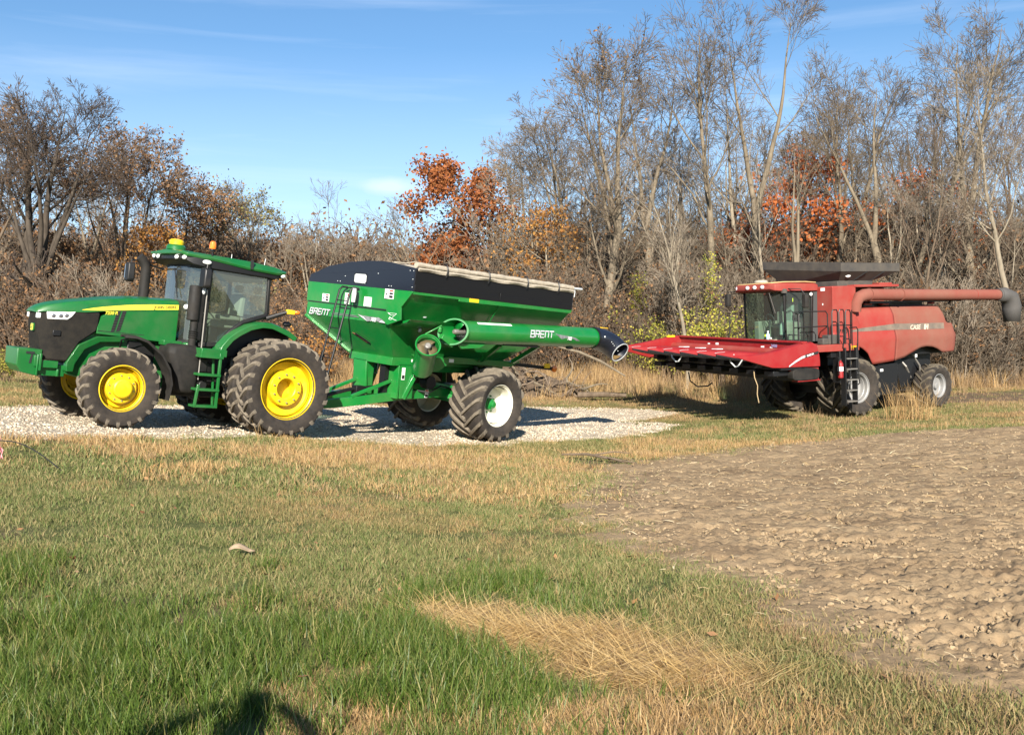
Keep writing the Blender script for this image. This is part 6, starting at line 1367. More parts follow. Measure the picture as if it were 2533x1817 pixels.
def tree_meshes(seed, kindn, h, bark, leaf=None, nleaf=0, lsize=.12, r=None, twig=.0085, dens=1.):
    rng = random.Random(seed); D = dens
    tw = [dict(step=.55,gnarl=.08,up=.07,taper=.4,n=int(5*D),start=.10,ang=.60,len=.72,rr=.55), dict(step=.5,gnarl=.08,up=.05,taper=.5,n=3,start=.10,ang=.55,len=.85,rr=.7), dict(step=.5,gnarl=.07,up=.03,taper=.5,n=0,start=0,ang=.6,len=.5,rr=.7)]
    if kindn == 'forest':
        P = [dict(h=.92,step=.9,gnarl=.05,up=.03,taper=.05,n=int(15*D),start=.40,ang=.66,len=.30,rr=.42), dict(step=.7,gnarl=.09,up=.10,taper=.35,n=int(7*D),start=.15,ang=.62,len=.66,rr=.5)] + tw; fork = None; r = r or h*.0135
    elif kindn == 'fork':
        P = [dict(h=.44,step=.7,gnarl=.045,up=.06,taper=.75,n=int(7*D),start=.40,ang=.70,len=.24,rr=.36), dict(step=.7,gnarl=.10,up=.12,taper=.35,n=int(7*D),start=.18,ang=.60,len=.66,rr=.5)] + tw
        fork = [(rng.uniform(.05,.18), rng.uniform(-.9,.9), .54, .78),(rng.uniform(.10,.24), PI+rng.uniform(-.9,.9), .50, .70)]; r = r or h*.0155
    elif kindn == 'spread':
        P = [dict(h=.30,step=.5,gnarl=.035,up=.05,taper=.82,n=6,start=.55,ang=.85,len=.30,rr=.36), dict(step=.7,gnarl=.10,up=.07,taper=.25,n=int(9*D),start=.12,ang=.60,len=.56,rr=.48)] + tw
        fork = [(.08,.4,.66,.62),(.26,2.6,.60,.56),(.34,.3,.60,.54),(.30,5.2,.58,.50),(.52,3.4,.50,.42),(.55,6.0,.54,.42)]; r = r or h*.026
    elif kindn == 'sapling':
        P = [dict(h=.92,step=.5,gnarl=.05,up=.03,taper=.06,n=int(13*D),start=.30,ang=.52,len=.36,rr=.45), dict(step=.4,gnarl=.09,up=.12,taper=.35,n=int(6*D),start=.15,ang=.52,len=.62,rr=.55), dict(step=.4,gnarl=.10,up=.05,taper=.4,n=4,start=.1,ang=.55,len=.65,rr=.6), dict(step=.35,gnarl=.1,up=.02,taper=.5,n=0,start=.1,ang=.7,len=.6,rr=.7)]; fork = None; r = r or h*.011
    elif kindn == 'thick':   # dense crown for trees that keep their leaves
        P = [dict(h=.62,step=.7,gnarl=.05,up=.02,taper=.4,n=int(15*D),start=.30,ang=.95,len=.42,rr=.42), dict(step=.6,gnarl=.12,up=.08,taper=.35,n=int(9*D),start=.25,ang=.70,len=.52,rr=.5), dict(step=.5,gnarl=.13,up=.05,taper=.4,n=6,start=.2,ang=.7,len=.58,rr=.55), dict(step=.4,gnarl=.12,up=.02,taper=.5,n=0,start=.1,ang=.7,len=.6,rr=.7)]
        fork = [(.25,.5,.36,.7),(.3,3.4,.34,.7)]; r = r or h*.018
    elif kindn == 'oak':
        P = [dict(h=.93,step=.7,gnarl=.06,up=.03,taper=.1,n=int(19*D),start=.26,ang=1.05,len=.255,rr=.42,round=1), dict(step=.5,gnarl=.12,up=.08,taper=.35,n=int(8*D),start=.25,ang=.70,len=.50,rr=.5), dict(step=.4,gnarl=.13,up=.05,taper=.4,n=5,start=.2,ang=.7,len=.55,rr=.55), dict(step=.4,gnarl=.12,up=.02,taper=.5,n=0,start=.1,ang=.7,len=.6,rr=.7)]; fork = None; r = r or h*.018
    S, tips = grow(rng, P, h, r, fork)
    # scale to the wanted height
    top = S[:,5].max(); S[:,:6] *= h/top
    tips = tips*(h/top)
    lo = S[S[:,8] <= 1]; hi = S[S[:,8] >= 2].copy(); hi[:,6:8] = np.maximum(hi[:,6:8], twig); lo[:,6:8] = np.maximum(lo[:,6:8], twig*1.4)
    V0, F0 = tubes(lo, 7); tm = fast_mesh('trunk', V0, F0, BARK[bark], True)
    V1, F1 = tubes(hi, 3)
    mats = [TWIG[bark]]
    nt_ = len(F1)
    if leaf and nleaf:
        C = tips[tips[:,2] > h*.18]; V2, F2 = leafquads(rng, C, nleaf, lsize, lsize*1.9)
        F1 = np.concatenate([F1, F2+len(V1)]); V1 = np.concatenate([V1, V2]); mats.append(LEAF[leaf])
    cm = fast_mesh('crown', V1, F1, mats)
    if len(mats) > 1:
        mi = np.zeros(len(cm.polygons), np.int32); mi[nt_:] = 1; cm.polygons.foreach_set('material_index', mi)
    return tm, cm
def put_tree(meshes, name, label, x, y, sc=1., rz=0., group=None, lean=(0,0), cat='tree'):
    e = empty(name, None, (x, y, H1(x, y))); e.rotation_euler = (lean[1], lean[0], rz); e.scale = (sc, sc, sc); tag(e, label, cat, group)
    for nm, me in zip(('trunk','crown'), meshes): link(nm, me, e)
    return e
def pxpos(px, Z): return ((px-1134)/2200*Z, Z)
def hh(px, Z, top): x, y = pxpos(px, Z); return (800-top)/2200*Z + EYE - H1(x, y)
GW, GL, GM = 'bare trees of the woods behind the combine', 'trees behind the tractor', 'thin trees in the gap behind the grain cart'
# name, label, px at base, distance, px of top, kind, bark, leaf, nleaf, leafsize, extra
SPEC = [
 ('bare_tree','tall spreading bare tree with forked trunk rising beyond the end of the cart auger',1342,46,60,'fork','grey','brown',450,.11,dict(dens=1.15),GW,0),
 ('bare_tree','straight bare tree closest to the big spreading tree beyond the auger',1388,47,95,'forest','grey','brown',200,.11,{},GW,0),
 ('bare_tree','very tall pale trunked bare tree whose crown leaves the photo above the corn header',1572,50,-45,'forest','grey',None,0,0,{},GW,0),
 ('bare_tree','very tall crooked bare tree between the pale tall tree and the combine cab',1672,52,-35,'fork','grey',None,0,0,{},GW,.03),
 ('bare_tree','slim pale bare tree showing between the two tallest trees above the header',1621,55,120,'forest','pale',None,0,0,dict(dens=.8),GW,0),
 ('young_tree','slim pale young tree standing in front of the woods just above the corn header',1522,41,320,'sapling','pale',None,0,0,dict(r=.105),GW,0),
 ('bare_tree','white barked straight trunk in front of the red oak leaves',1707,49,330,'forest','pale',None,0,0,dict(dens=.7),GW,-.02),
 ('bare_tree','leaning bare tree rising from behind the cab side of the grain bin',1732,45,290,'fork','grey',None,0,0,dict(dens=.8),GW,.05),
 ('bare_tree','bare tree with twin thin stems above the rear half of the grain bin',1955,50,125,'fork','grey',None,0,0,dict(dens=.8),GW,0),
 ('bare_tree','straight grey bare tree next to the twin stemmed one above the unloading auger',1992,52,105,'forest','grey',None,0,0,dict(dens=.8),GW,0),
 ('bare_tree','thin dark bare tree standing behind the middle of the combine auger',2048,44,310,'sapling','brown',None,0,0,{},GW,0),
 ('bare_tree','big forked bare tree with a pale scar on its limb above the auger spout',2163,50,-20,'fork','grey',None,0,0,dict(dens=1.),GW,.03),
 ('bare_tree','pale trunked bare tree beyond the tip of the auger spout',2246,46,130,'forest','pale',None,0,0,{},GW,0),
 ('bare_tree','grey bare tree rising straight behind the middle of the grain bin',1832,55,110,'forest','grey',None,0,0,{},GW,0),
 ('bare_tree','bare tree with ascending limbs above the rear end of the grain bin',1893,56,140,'fork','grey',None,0,0,{},GW,0),
 ('bare_tree','bare tree filling the gap beside the big forked tree above the auger',2102,55,70,'forest','grey',None,0,0,{},GW,0),
 ('bare_tree','bare tree with fine upright twigs between the spreading tree and the tall pale one',1455,54,95,'fork','grey',None,0,0,{},GW,0),
 ('bare_tree','bare tree between the yellow orange maple and the big spreading tree',1272,56,210,'fork','grey',None,0,0,{},GW,0),
 ('bare_tree','bare grey tree above the yellow orange maple',1205,58,230,'forest','grey',None,0,0,{},GW,0),
 ('bare_tree','pale bare tree just behind the rust coloured oak',1150,60,275,'fork','pale',None,0,0,{},GW,0),
 ('oak_tree','round crowned oak full of rust orange leaves above the rear of the cart',995,66,352,'oak','dark','rust',11000,.20,dict(dens=1.1),None,0),
 ('oak_tree','thin brown leaved tree touching the side of the rust orange oak',1085,68,352,'oak','grey','brown',2600,.16,{},None,0),
 ('maple_tree','small yellow orange maple standing over the cart tarp',1218,52,462,'oak','pale','gold',2400,.13,dict(twig=.009),None,0),
 ('oak_tree','red leaved oak half hidden by bare trunks above the combine cab',1718,54,338,'oak','brown','bright',8000,.18,{},None,0),
 ('oak_tree','low red brown oak in the woods behind the unloading auger',2058,56,385,'oak','brown','bright',3200,.15,{},None,0),
 ('bare_tree','bare tree leaning away from the rust orange oak into the sky gap',925,60,400,'sapling','grey',None,0,0,dict(r=.16,dens=1.2),GM,-.16),
 ('bare_tree','low pale tree with whitish stems just behind the cart front',692,62,480,'spread','pale',None,0,0,dict(dens=.7),GM,0),
 ('bare_tree','single thin tall tree standing alone in the sky gap',757,70,390,'sapling','brown',None,0,0,dict(r=.11,dens=.9),GM,0),
 ('bare_tree','feathery bare tree between the cab roof and the cart',600,66,400,'forest','pale',None,0,0,dict(dens=.8),GM,0),
 ('bare_tree','fine twigged tree with a few olive leaves above the tractor cab',540,62,408,'fork','grey','olive',1800,.13,{},GM,0),
 ('bare_tree','bare grey tree between the brown oak and the cab roof',468,58,400,'fork','grey','brown',900,.13,{},GM,0),
 ('oak_tree','tall tree with a straight blackish trunk behind the tractor nose',62,46,165,'forest','dark','brown',500,.12,dict(r=.36),GL,0),
 ('bare_tree','wide spreading bare tree with long limbs reaching over the tractor hood',112,44,178,'spread','dark',None,0,0,dict(dens=.9,r=.40),GL,0),
 ('oak_tree','broad oak with thin brown leaves above the tractor hood',285,52,278,'spread','brown','brown',3600,.13,dict(r=.34),GL,0),
 ('oak_tree','brown leaved oak cut off by the photo edge beyond the tractor nose',-45,45,190,'spread','brown','brown',2000,.12,{},GL,0),
 ('bare_tree','grey bare tree between the spreading tree and the broad brown oak',205,57,300,'fork','grey','brown',500,.12,{},GL,0),
 ('oak_tree','smaller brown oak standing just behind the cab roof receiver',392,57,410,'oak','brown','brown',3600,.14,{},GL,0),
 ('oak_tree','golden brown young tree directly behind the exhaust stack',335,48,500,'oak','brown','gold',2600,.12,{},GL,0),
 ('oak_tree','low russet tree behind the nose of the tractor',170,50,520,'oak','brown','brown',3000,.13,{},GL,0),
 ('oak_tree','russet low tree beside the straight blackish trunk',20,50,480,'oak','brown','brown',3000,.13,{},GL,0),
]
for i, (nm, lb, px, Z, top, kd, bk, lf, nl, ls, ex, grp, lean) in enumerate(SPEC):
    h = hh(px, Z, top); x, y = pxpos(px, Z)
    rz = 0 if kd in ('spread',) else (i*1.7) % 6.28
    if kd == 'fork': rz = ((i*37) % 10)/10*.9-.45
    put_tree(tree_meshes(100+i, kd, h, bk, lf, nl, ls, **ex), nm, lb, x, y, 1., rz, grp, (lean, 0))
# the many bare trees further back, copies of eight sources
FILL = [tree_meshes(300+k, ('forest','forest','forest','fork')[k % 4], 16., ('grey','grey','brown','pale')[(k//2) % 4], None, 0, .13, dens=.85) for k in range(8)]
def fill():
    r = random.Random(8)
    def many(n, p0, p1, z0, z1, tops, name, label, grp):
        for i in range(n):
            px = p0+(p1-p0)*(i+r.uniform(.1,.9))/n; Z = r.uniform(z0, z1); top = tops(px)*r.uniform(.85,1.15)+r.uniform(-20,30); h = hh(px, Z, top); x, y = pxpos(px, Z)
            put_tree(r.choice(FILL), name, label, x, y, h/16., r.uniform(0, 6.28), grp, (r.gauss(0,.03), r.gauss(0,.03)))
    many(46, 1170, 2420, 54, 78, lambda p: np.interp(p, [1170,1300,1500,1800,2000,2420],[370,310,270,240,220,210]), 'woodland_tree', 'thin bare grey tree deep in the woods behind the combine', 'trees deep in the woods')
    many(40, 1230, 2420, 48, 62, lambda p: np.interp(p, [1230,2400],[450,400]), 'understory_tree', 'small bare understory tree among the trunks along the woods edge', 'understory trees of the woods edge')
    many(14, -200, 480, 58, 74, lambda p: np.interp(p, [-200,480],[330,430]), 'background_tree', 'bare tree standing far behind the brown oaks', 'far bare trees behind the tractor')
    many(16, 480, 1130, 74, 95, lambda p: 535, 'distant_tree', 'small distant bare tree along the low skyline behind the cart', 'distant trees in the sky gap')
fill()

# ------------------------------------------------------------------ undergrowth
def bush(seed, h, bark, stems=11, leaf=None, nleaf=0, lsize=.08, twig=.0065, nl=5):
    rng = random.Random(seed); allS = []; allT = []
    P = [dict(h=1.,step=.4,gnarl=.09,up=.05,taper=.35,n=nl+2,start=.15,ang=.5,len=.50,rr=.6), dict(step=.35,gnarl=.11,up=.06,taper=.4,n=nl,start=.1,ang=.55,len=.58,rr=.6), dict(step=.3,gnarl=.12,up=.03,taper=.5,n=2,start=.1,ang=.55,len=.65,rr=.7), dict(step=.3,gnarl=.12,up=0,taper=.5,n=0,start=0,ang=.6,len=.5,rr=.7)]
    for k in range(stems):
        S, T = grow(rng, P, h*rng.uniform(.55,1.), .022, None); a = rng.uniform(0, 6.28); t = abs(rng.gauss(0,.32)); rr = rng.uniform(0,.5)
        M3 = np.array(Matrix.Rotation(a,3,'Z') @ Matrix.Rotation(t,3,'Y')); off = np.array([rr*math.cos(a), rr*math.sin(a), 0])
        S[:,0:3] = S[:,0:3]@M3.T+off; S[:,3:6] = S[:,3:6]@M3.T+off; allS.append(S); allT.append(T@M3.T+off if len(T) else T.reshape(0,3))
    S = np.concatenate(allS); T = np.concatenate(allT); S[:,6:8] = np.maximum(S[:,6:8], twig); return S, T, rng
def bush_meshes(*a, **k):
    lf = k.get('leaf'); nlf = k.get('nleaf', 0); ls = k.get('lsize', .08); S, T, rng = bush(*a, **k); bark = a[2]
    V, F = tubes(S, 3); n0 = len(F); mats = [TWIG[bark]]
    if lf: V2, F2 = leafquads(rng, T, nlf, ls, ls*1.5); F = np.concatenate([F, F2+len(V)]); V = np.concatenate([V, V2]); mats.append(LEAF[lf])
    me = fast_mesh('bush', V, F, mats)
    if lf: mi = np.zeros(len(me.polygons), np.int32); mi[n0:] = 1; me.polygons.foreach_set('material_index', mi)
    return me
B_src = [source('brush', bush_meshes(500+k, 3.2, ('grey','brown','grey','pale','brown','grey')[k], 13, **(dict(leaf='brown',nleaf=500,lsize=.09) if k in (1,4) else {}))) for k in range(6)]
B_rus = [source('russet_brush', bush_meshes(520+k, 3.0, 'brown', 12, leaf=('brown','brown','gold')[k], nleaf=(1500,1200,600)[k], lsize=.07)) for k in range(3)]
def brush_fields():
    g = np.random.default_rng(17)
    def ring(n, p0, p1, z0, z1, s0, s1, name, src, tilt=.1):
        px = g.uniform(p0, p1, n); Z = z0+(z1-z0)*g.random(n); X = (px-1134)/2200*Z; P = np.c_[X, Z]
        return scatter(name, np.c_[P, H(P[:,0], P[:,1])], np.c_[g.normal(0,tilt,n), g.normal(0,tilt,n), g.uniform(0,6.28,n)], g.uniform(s0, s1, n), g.integers(0, len(src), n), src)
    ring(520, 1150, 2500, 45, 56, .55, 1.75, 'undergrowth', B_src)
    ring(720, 1100, 2550, 56, 84, 1.3, 3.0, 'deep_woods_brush', B_src)
    ring(150, 1020, 1480, 44, 62, .4, 1.2, 'undergrowth', B_src+B_rus)
    ring(300, -260, 560, 42, 64, .5, 1.5, 'russet_undergrowth', B_rus+B_src)
    ring(230, -300, 640, 62, 80, 1.3, 2.8, 'deep_woods_brush', B_src+B_rus)
    ring(260, 430, 1180, 50, 70, .6, 1.35, 'scrub', B_src+B_rus[:1])
    ring(380, 430, 1200, 70, 100, 1.6, 3.0, 'far_treeline', B_src+B_rus[:1])
brush_fields()
def yellow_shrubs():
    a = bush_meshes(540, 3.6, 'brown', 11, leaf='yellow', nleaf=3200, lsize=.085); b = bush_meshes(541, 2.6, 'brown', 10, leaf='yellow', nleaf=1900, lsize=.08); c = bush_meshes(542, 2.4, 'brown', 10, leaf='gold', nleaf=900, lsize=.10)
    def vine(seed, h):
        r = random.Random(seed); T = np.array([(r.gauss(0,.16*(1.2-z/h)+.08), r.gauss(0,.16), z) for z in np.linspace(.2, h, 160)]); S = np.array([(0,0,z,.02,.01,z+.25,.02,.02,0) for z in np.arange(0, h, .25)])
        V, F = tubes(S, 4); V2, F2 = leafquads(r, T, 1300, .08, .14); me = fast_mesh('vine', np.concatenate([V,V2]), np.concatenate([F,F2+len(V)]), [TWIG['brown'], LEAF['yellow']]); mi = np.zeros(len(me.polygons), np.int32); mi[len(F):] = 1; me.polygons.foreach_set('material_index', mi); return me
    def put(me, nm, lb, px, Z, sc, rz, grp=None, cat='shrub'):
        x, y = pxpos(px, Z); o = link(nm, me); o.location = (x, y, H1(x, y)); o.scale = (sc,)*3; o.rotation_euler.z = rz; tag(o, lb, cat, grp)
    put(a, 'yellow_shrub', 'yellow green leafy shrub under the climbing vine above the header', 1588, 42, 1.0, 0)
    put(b, 'yellow_shrub', 'yellow green shrub showing between the header and the slim young tree', 1490, 43, .95, 1)
    put(b, 'yellow_shrub', 'thin yellow green shrub at the foot of the forked spreading tree', 1415, 44, 1.0, 2.5)
    put(c, 'yellow_shrub', 'golden shrub seen between the rear fender and the cab', 622, 38, .95, 0)
    put(c, 'yellow_shrub', 'golden shrub seen under the front slope of the cart hopper', 712, 40, .9, 2)
    put(b, 'yellow_shrub', 'small yellow shrub beside the tractor front weight', 12, 30, .42, 2)
    put(vine(1, 5.6), 'climbing_vine', 'yellow leaved vine climbing a trunk above the corn header', 1572, 43.5, 1, 0, None, 'vine')
    put(vine(2, 4.6), 'climbing_vine', 'yellow leaved vine climbing the trunk beyond the cart spout', 1412, 45.5, 1, 2, None, 'vine')
yellow_shrubs()
# ------------------------------------------------------------------ small things
def props():
    # shed glimpsed at the left edge
    x, y = pxpos(35, 58); z = H1(x, y); T = empty('grey_shed', None, (x, y, z)); T.rotation_euler.z = R(-20); tag(T, 'pale grey shed half hidden by trunks behind the tractor nose', 'shed')
    b = MB(); b.box(-2.6,2.6,-2,2,0,1.9); b.build('wall', mat('weathered_siding',(.36,.34,.31),.9,var=.25,vscale=3), T)
    b = MB(); b.prism([(-2.3,1.9),(2.3,1.9),(0,2.7)],'x',-2.9,2.9); b.build('roof', mat('grey_shingles',(.12,.115,.11),.9,var=.3), T)
    b = MB(); b.box(-.5,.5,-2.03,-1.99,0,1.7); b.build('door', mat('shed_door',(.2,.19,.18),.8), T)
    # pile of roots and broken limbs behind the cart
    rng = random.Random(4); x, y = 1.35, 38.2; z = H1(x, y); T = empty('brush_pile', None, (x, y, z)); tag(T, 'pile of dead roots, logs and soil behind the cart wheel', 'brush pile')
    b = MB(); b.ball((-.3,.6,-.1),1.7,.9,.75,n=40); b.ball((-1.6,.7,-.1),1.1,.8,1.25,n=40)
    b.v = [(p[0]+rng.gauss(0,.04)+.12*math.sin(p[1]*9+p[2]*8), p[1]+rng.gauss(0,.04), max(-.2,p[2]+rng.gauss(0,.05)+.12*math.sin(p[0]*8+p[1]*5))) for p in b.v]
    b.build('soil_mound', mat('mound_soil',(.085,.058,.036),.95,var=.4,vscale=5,bump=.8,bscale=14), T, angle=80)
    for k in range(85):
        p = Vector((rng.uniform(-2.6,1.6), rng.uniform(-.9,.4), 0)); p.z = max(.05, (1.25-abs(p.x+.8)*.42)*rng.uniform(.2,1)); d = Vector((rng.gauss(0,1),rng.gauss(0,.6),rng.gauss(0,.55))).normalized(); L_ = rng.uniform(.4,1.3); r0 = rng.uniform(.015,.055); P = [p]
        for i in range(5): d = (d+Vector((rng.gauss(0,.3),rng.gauss(0,.3),rng.gauss(0,.3)))).normalized(); q = P[-1]+d*L_/5; q.z = max(q.z,.02); P.append(q)
        c = MB(); c.tube(P,[r0,r0*.9,r0*.75,r0*.6,r0*.42,r0*.2],n=6); c.build('root', M['wood'] if k % 3 else BARK['grey'], T)
    c = MB(); c.tube([(1.1,-1.2,.10),(2.0,-1.25,.12),(2.9,-1.2,.09)],[.11,.10,.08],n=9); c.build('log', BARK['brown'], T)
    c = MB(); c.tube([(.4,-.6,1.9),(1.2,-.7,1.7),(2.0,-.7,1.35),(2.9,-.9,.8)],[.03,.05,.055,.03],n=7); c.build('log', BARK['grey'], T)
    # marker flag with bent wire
    x0, y0 = -5.32, 11.75; z0 = H1(x0, y0); x1, y1 = -6.35, 12.2; z1 = H1(x1, y1)
    T = empty('marker_flag', None, (x0, y0, z0)); tag(T, 'pink marker flag on a bent black wire in the grass', 'flag')
    pts = []
    for i in range(11):
        t = i/10; pts.append(((x1-x0)*t-.05*t, (y1-y0)*t, (z1-z0)*t*.5 + .30*math.sin(min(1,t*1.35)*PI/2) - .03*max(0,t-.75)))
    b = MB(); b.tube(pts,.007,n=5); b.build('wire', M['blk'], T)
    e = pts[-1]; b = MB(); b.loft([[(e[0]+.10+.02*k, e[1]-.02*k, e[2]+.0-.055*k+w) for w in (-.05,.05)] for k in range(5)], caps=False, closed=False)
    b.v = [(p[0]+.02*math.sin(i), p[1]+.03*math.sin(i*1.9), p[2]) for i, p in enumerate(b.v)]; b.build('flag', mat('pink_plastic',(.80,.28,.30),.5), T, solid=.003)
    # big dry leaf / stone in the grass
    x, y = -2.14, 7.87; b = MB(); b.loft([[(-.10+.2*t, -.035*math.sin(PI*(t*.85+.1))*s, .035+.03*math.sin(t*5)+.012*abs(s)) for s in (-1,-.4,.4,1)] for t in (0,.2,.4,.6,.8,1)], caps=False, closed=False)
    o = b.build('dry_leaf', mat('dry_leaf_tan',(.36,.26,.165),.8,var=.2,vscale=20), None, solid=.004); o.location = (x, y, H1(x, y)+.04); o.rotation_euler = (R(25),0,R(20)); tag(o, 'big curled tan dry leaf lying alone in the green grass', 'leaf')
    # tall tuft of dry grass in front of the combine rear wheel
    V = []; F = []; r2 = random.Random(3); 
    for k in range(7):
        a, f = blades(r2, 46, 1.0, .012, .42, .26, .35, 4); a = a + np.array([r2.uniform(-1.0,1.0), r2.uniform(-.4,.4), 0]); F.append(f+sum(len(v) for v in V)); V.append(a)
    x, y = 12.0, 30.2; o = link('dry_grass_clump', fast_mesh('dry_grass_clump', np.concatenate(V), np.concatenate(F), STRAW)); o.location = (x, y, H1(x, y)); tag(o, 'tall clump of pale dry grass in front of the combine rear wheel', 'grass clump')
    V, F = blades(r2, 40, .7, .010, .3, .3, .3, 4); o = link('dry_grass_clump', fast_mesh('dry_grass_clump', V, F, BROWNG)); o.location = (8.2, 27.2, H1(8.2,27.2)); tag(o, 'small brown grass clump on the verge in front of the header', 'grass clump')
    # loose branches at the field corner
    for (x, y, a, lb) in ((1.75,20.2,-38,'dark broken branch lying at the corner of the tilled field'),):
        b = MB(); b.tube([(-.9,0,.10),(-.3,.03,.14),(.3,-.02,.09),(.9,.02,.03)],[.02,.03,.028,.015],n=6); b.tube([(-.2,.02,.12),(.2,.25,.2),(.5,.4,.18)],[.018,.014,.008],n=5); b.tube([(.2,0,.1),(.5,-.2,.1),(.8,-.25,.05)],[.016,.012,.008],n=5)
        o = b.build('fallen_branch', BARK['brown'], None); o.location = (x, y, H1(x, y)); o.rotation_euler.z = R(a); tag(o, lb, 'branch')
props()
# ------------------------------------------------------------------ the person taking the picture (only the shadow is in the photo)
def person():
    x, y = -1.32, -.80; z = H1(x, y); T = empty('person', None, (x, y, z)); tag(T, 'person in a dark jacket standing behind the camera with both arms raised', 'person')
    def skin(name, verts, edges, m, root=0):
        me = bpy.data.meshes.new(name); me.from_pydata([v[:3] for v in verts], edges, []); o = link(name, me, T); me.materials.append(m)
        md = o.modifiers.new('skin','SKIN'); sv = me.skin_vertices[0].data
        for i, v in enumerate(verts): sv[i].radius = (v[3], v[4] if len(v) > 4 else v[3])
        sv[root].use_root = True; s = o.modifiers.new('sub','SUBSURF'); s.levels = s.render_levels = 2; md.use_smooth_shade = True; return o
    sk = mat('skin',(.45,.28,.2),.6); jk = mat('dark_jacket',(.03,.035,.06),.8); jn = mat('jeans',(.05,.07,.13),.85)
    V = [(0,0,.96,.16,.11),(0,0,1.12,.15,.11),(0,.01,1.30,.18,.12),(0,0,1.45,.15,.10),(0,.01,1.53,.058),(0,.03,1.60,.065),(0,.04,1.68,.095,.085),(0,.02,1.76,.085)]
    E = [(0,1),(1,2),(2,3),(3,4),(4,5),(5,6),(6,7)]
    for s in (1,-1):
        b = len(V); V += [(s*.17,0,1.44,.075),(s*.33,.08,1.42,.060),(s*.44,.16,1.44,.052),(s*.30,.34,1.58,.040),(s*.14,.45,1.64,.030),(s*.10,.47,1.66,.030)]; E += [(3,b),(b,b+1),(b+1,b+2),(b+2,b+3),(b+3,b+4),(b+4,b+5)]
        b = len(V); V += [(s*.10,0,.88,.10),(s*.12,.02,.50,.068),(s*.13,-.01,.12,.045),(s*.13,.01,.05,.045),(s*.14,.15,.035,.038)]; E += [(0,b),(b,b+1),(b+1,b+2),(b+2,b+3),(b+3,b+4)]
    skin('body', V, E, jk)
    b = MB(); b.box(-.07,.07,.47,.48,1.60,1.73); b.build('phone', M['blk'], T, bevel=.006)
    b = MB(); b.ball((0,.02,1.74),.105,.11,.10); b.build('hair', mat('dark_hair',(.03,.02,.015),.7), T)
person()
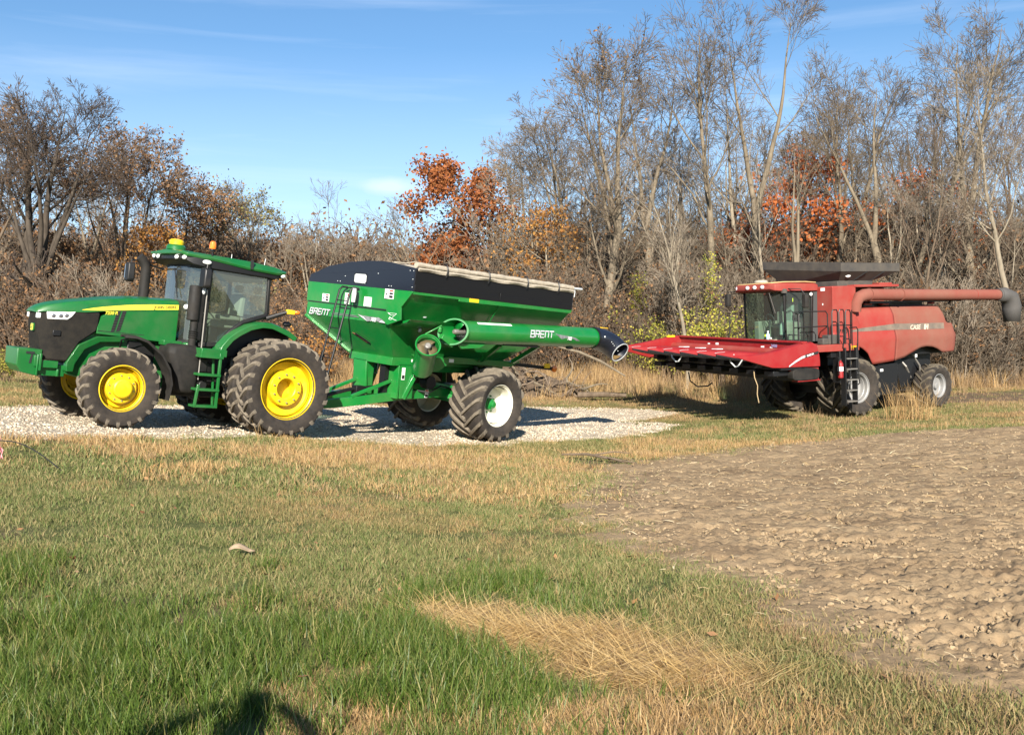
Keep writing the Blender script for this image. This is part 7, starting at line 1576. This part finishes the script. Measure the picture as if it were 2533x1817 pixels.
# ------------------------------------------------------------------ camera, sky, sun
SUN_EL, SHADOW_AZ = 25., 2.
def setup():
    cam = bpy.data.cameras.new('camera'); o = bpy.data.objects.new('camera', cam); COL.objects.link(o); scene.camera = o
    o.location = (0,0,EYE); o.rotation_euler = (R(90),0,0)
    cam.sensor_width = 36; cam.lens = 2200/2268*36; cam.shift_y = -(813.5-800)/2268*1.0
    cam.clip_end = 2000; cam.clip_start = .05
    su = bpy.data.lights.new('sun','SUN'); su.energy = 5.0; su.angle = R(.5); su.color = (1,.93,.82)
    s = bpy.data.objects.new('sun', su); COL.objects.link(s)
    a = R(SHADOW_AZ); e = R(SUN_EL); d = Vector((math.sin(a)*math.cos(e), math.cos(a)*math.cos(e), -math.sin(e)))
    s.rotation_euler = d.to_track_quat('-Z','Y').to_euler()
    w = bpy.data.worlds.new('World'); scene.world = w; w.use_nodes = True; nt = w.node_tree; N = nt.nodes.new; L = nt.links.new
    sk = N('ShaderNodeTexSky'); sk.sky_type = 'NISHITA'; sk.sun_disc = False; sk.sun_elevation = e; sk.sun_rotation = R(180+SHADOW_AZ); sk.air_density = 1.0; sk.dust_density = 0; sk.ozone_density = 2.5; sk.altitude = 100
    bg = nt.nodes['Background']; bg.inputs[1].default_value = .075
    # thin cirrus streaks and one small cloud, laid on the sky by direction
    tc = N('ShaderNodeTexCoord'); mp = N('ShaderNodeMapping'); mp.inputs['Scale'].default_value = (1.7,3,24); mp.inputs['Rotation'].default_value = (0,R(3.5),0); L(tc.outputs['Generated'], mp.inputs[0])
    no = N('ShaderNodeTexNoise'); no.inputs['Scale'].default_value = 1.35; no.inputs['Detail'].default_value = 7; no.inputs['Roughness'].default_value = .55; no.inputs['Distortion'].default_value = .35; L(mp.outputs[0], no.inputs[0])
    mr = N('ShaderNodeMapRange'); mr.inputs['From Min'].default_value = .53; mr.inputs['From Max'].default_value = .80; mr.inputs['To Max'].default_value = .15; L(no.outputs['Fac'], mr.inputs[0])
    mx = N('ShaderNodeMix'); mx.data_type = 'RGBA'; mx.inputs['B'].default_value = (8.2,8.6,9.4,1); L(mr.outputs[0], mx.inputs['Factor'])
    hs = N('ShaderNodeHueSaturation'); hs.inputs['Saturation'].default_value = 1.16; hs.inputs['Value'].default_value = .95; L(sk.outputs[0], hs.inputs['Color']); sx = N('ShaderNodeSeparateXYZ'); L(tc.outputs['Generated'], sx.inputs[0]); hz = N('ShaderNodeMapRange'); hz.inputs['From Min'].default_value = .0; hz.inputs['From Max'].default_value = .30; hz.inputs['To Min'].default_value = .42; hz.inputs['To Max'].default_value = 0; L(sx.outputs['Z'], hz.inputs[0]); pal = N('ShaderNodeMix'); pal.data_type = 'RGBA'; pal.inputs['B'].default_value = (6.6,7.2,8.4,1); L(hz.outputs[0], pal.inputs['Factor']); L(hs.outputs[0], pal.inputs['A']); L(pal.outputs['Result'], mx.inputs['A'])
    # small cloud
    dv = Vector(((862-1134)/2200,1,(800-414)/2200)).normalized(); su_ = N('ShaderNodeVectorMath'); su_.operation = 'SUBTRACT'; su_.inputs[1].default_value = dv; L(tc.outputs['Generated'], su_.inputs[0])
    m2 = N('ShaderNodeMapping'); m2.inputs['Rotation'].default_value = (0,R(13),0); m2.inputs['Scale'].default_value = (27,10,105); L(su_.outputs[0], m2.inputs[0])
    n2 = N('ShaderNodeTexNoise'); n2.inputs['Scale'].default_value = 30; n2.inputs['Detail'].default_value = 5; L(tc.outputs['Generated'], n2.inputs[0])
    ln = N('ShaderNodeVectorMath'); ln.operation = 'LENGTH'; L(m2.outputs[0], ln.inputs[0])
    ad = N('ShaderNodeMath'); ad.operation = 'MULTIPLY_ADD'; ad.inputs[1].default_value = .9; L(n2.outputs['Fac'], ad.inputs[0]); L(ln.outputs['Value'], ad.inputs[2])
    m3 = N('ShaderNodeMapRange'); m3.inputs['From Min'].default_value = 1.55; m3.inputs['From Max'].default_value = .75; m3.inputs['To Min'].default_value = 0; m3.inputs['To Max'].default_value = .32; L(ad.outputs[0], m3.inputs[0])
    mc = N('ShaderNodeMix'); mc.data_type = 'RGBA'; mc.inputs['B'].default_value = (8.0,7.4,8.2,1); L(m3.outputs[0], mc.inputs['Factor']); L(mx.outputs['Result'], mc.inputs['A'])
    L(mc.outputs['Result'], bg.inputs[0])
    v = scene.view_settings; v.view_transform = 'Standard'; v.look = 'None'; v.exposure = 1.15; v.gamma = 1; v.use_curve_mapping = False
    scene.cycles.max_bounces = 8; scene.cycles.transparent_max_bounces = 16; scene.cycles.use_denoising = True
setup()
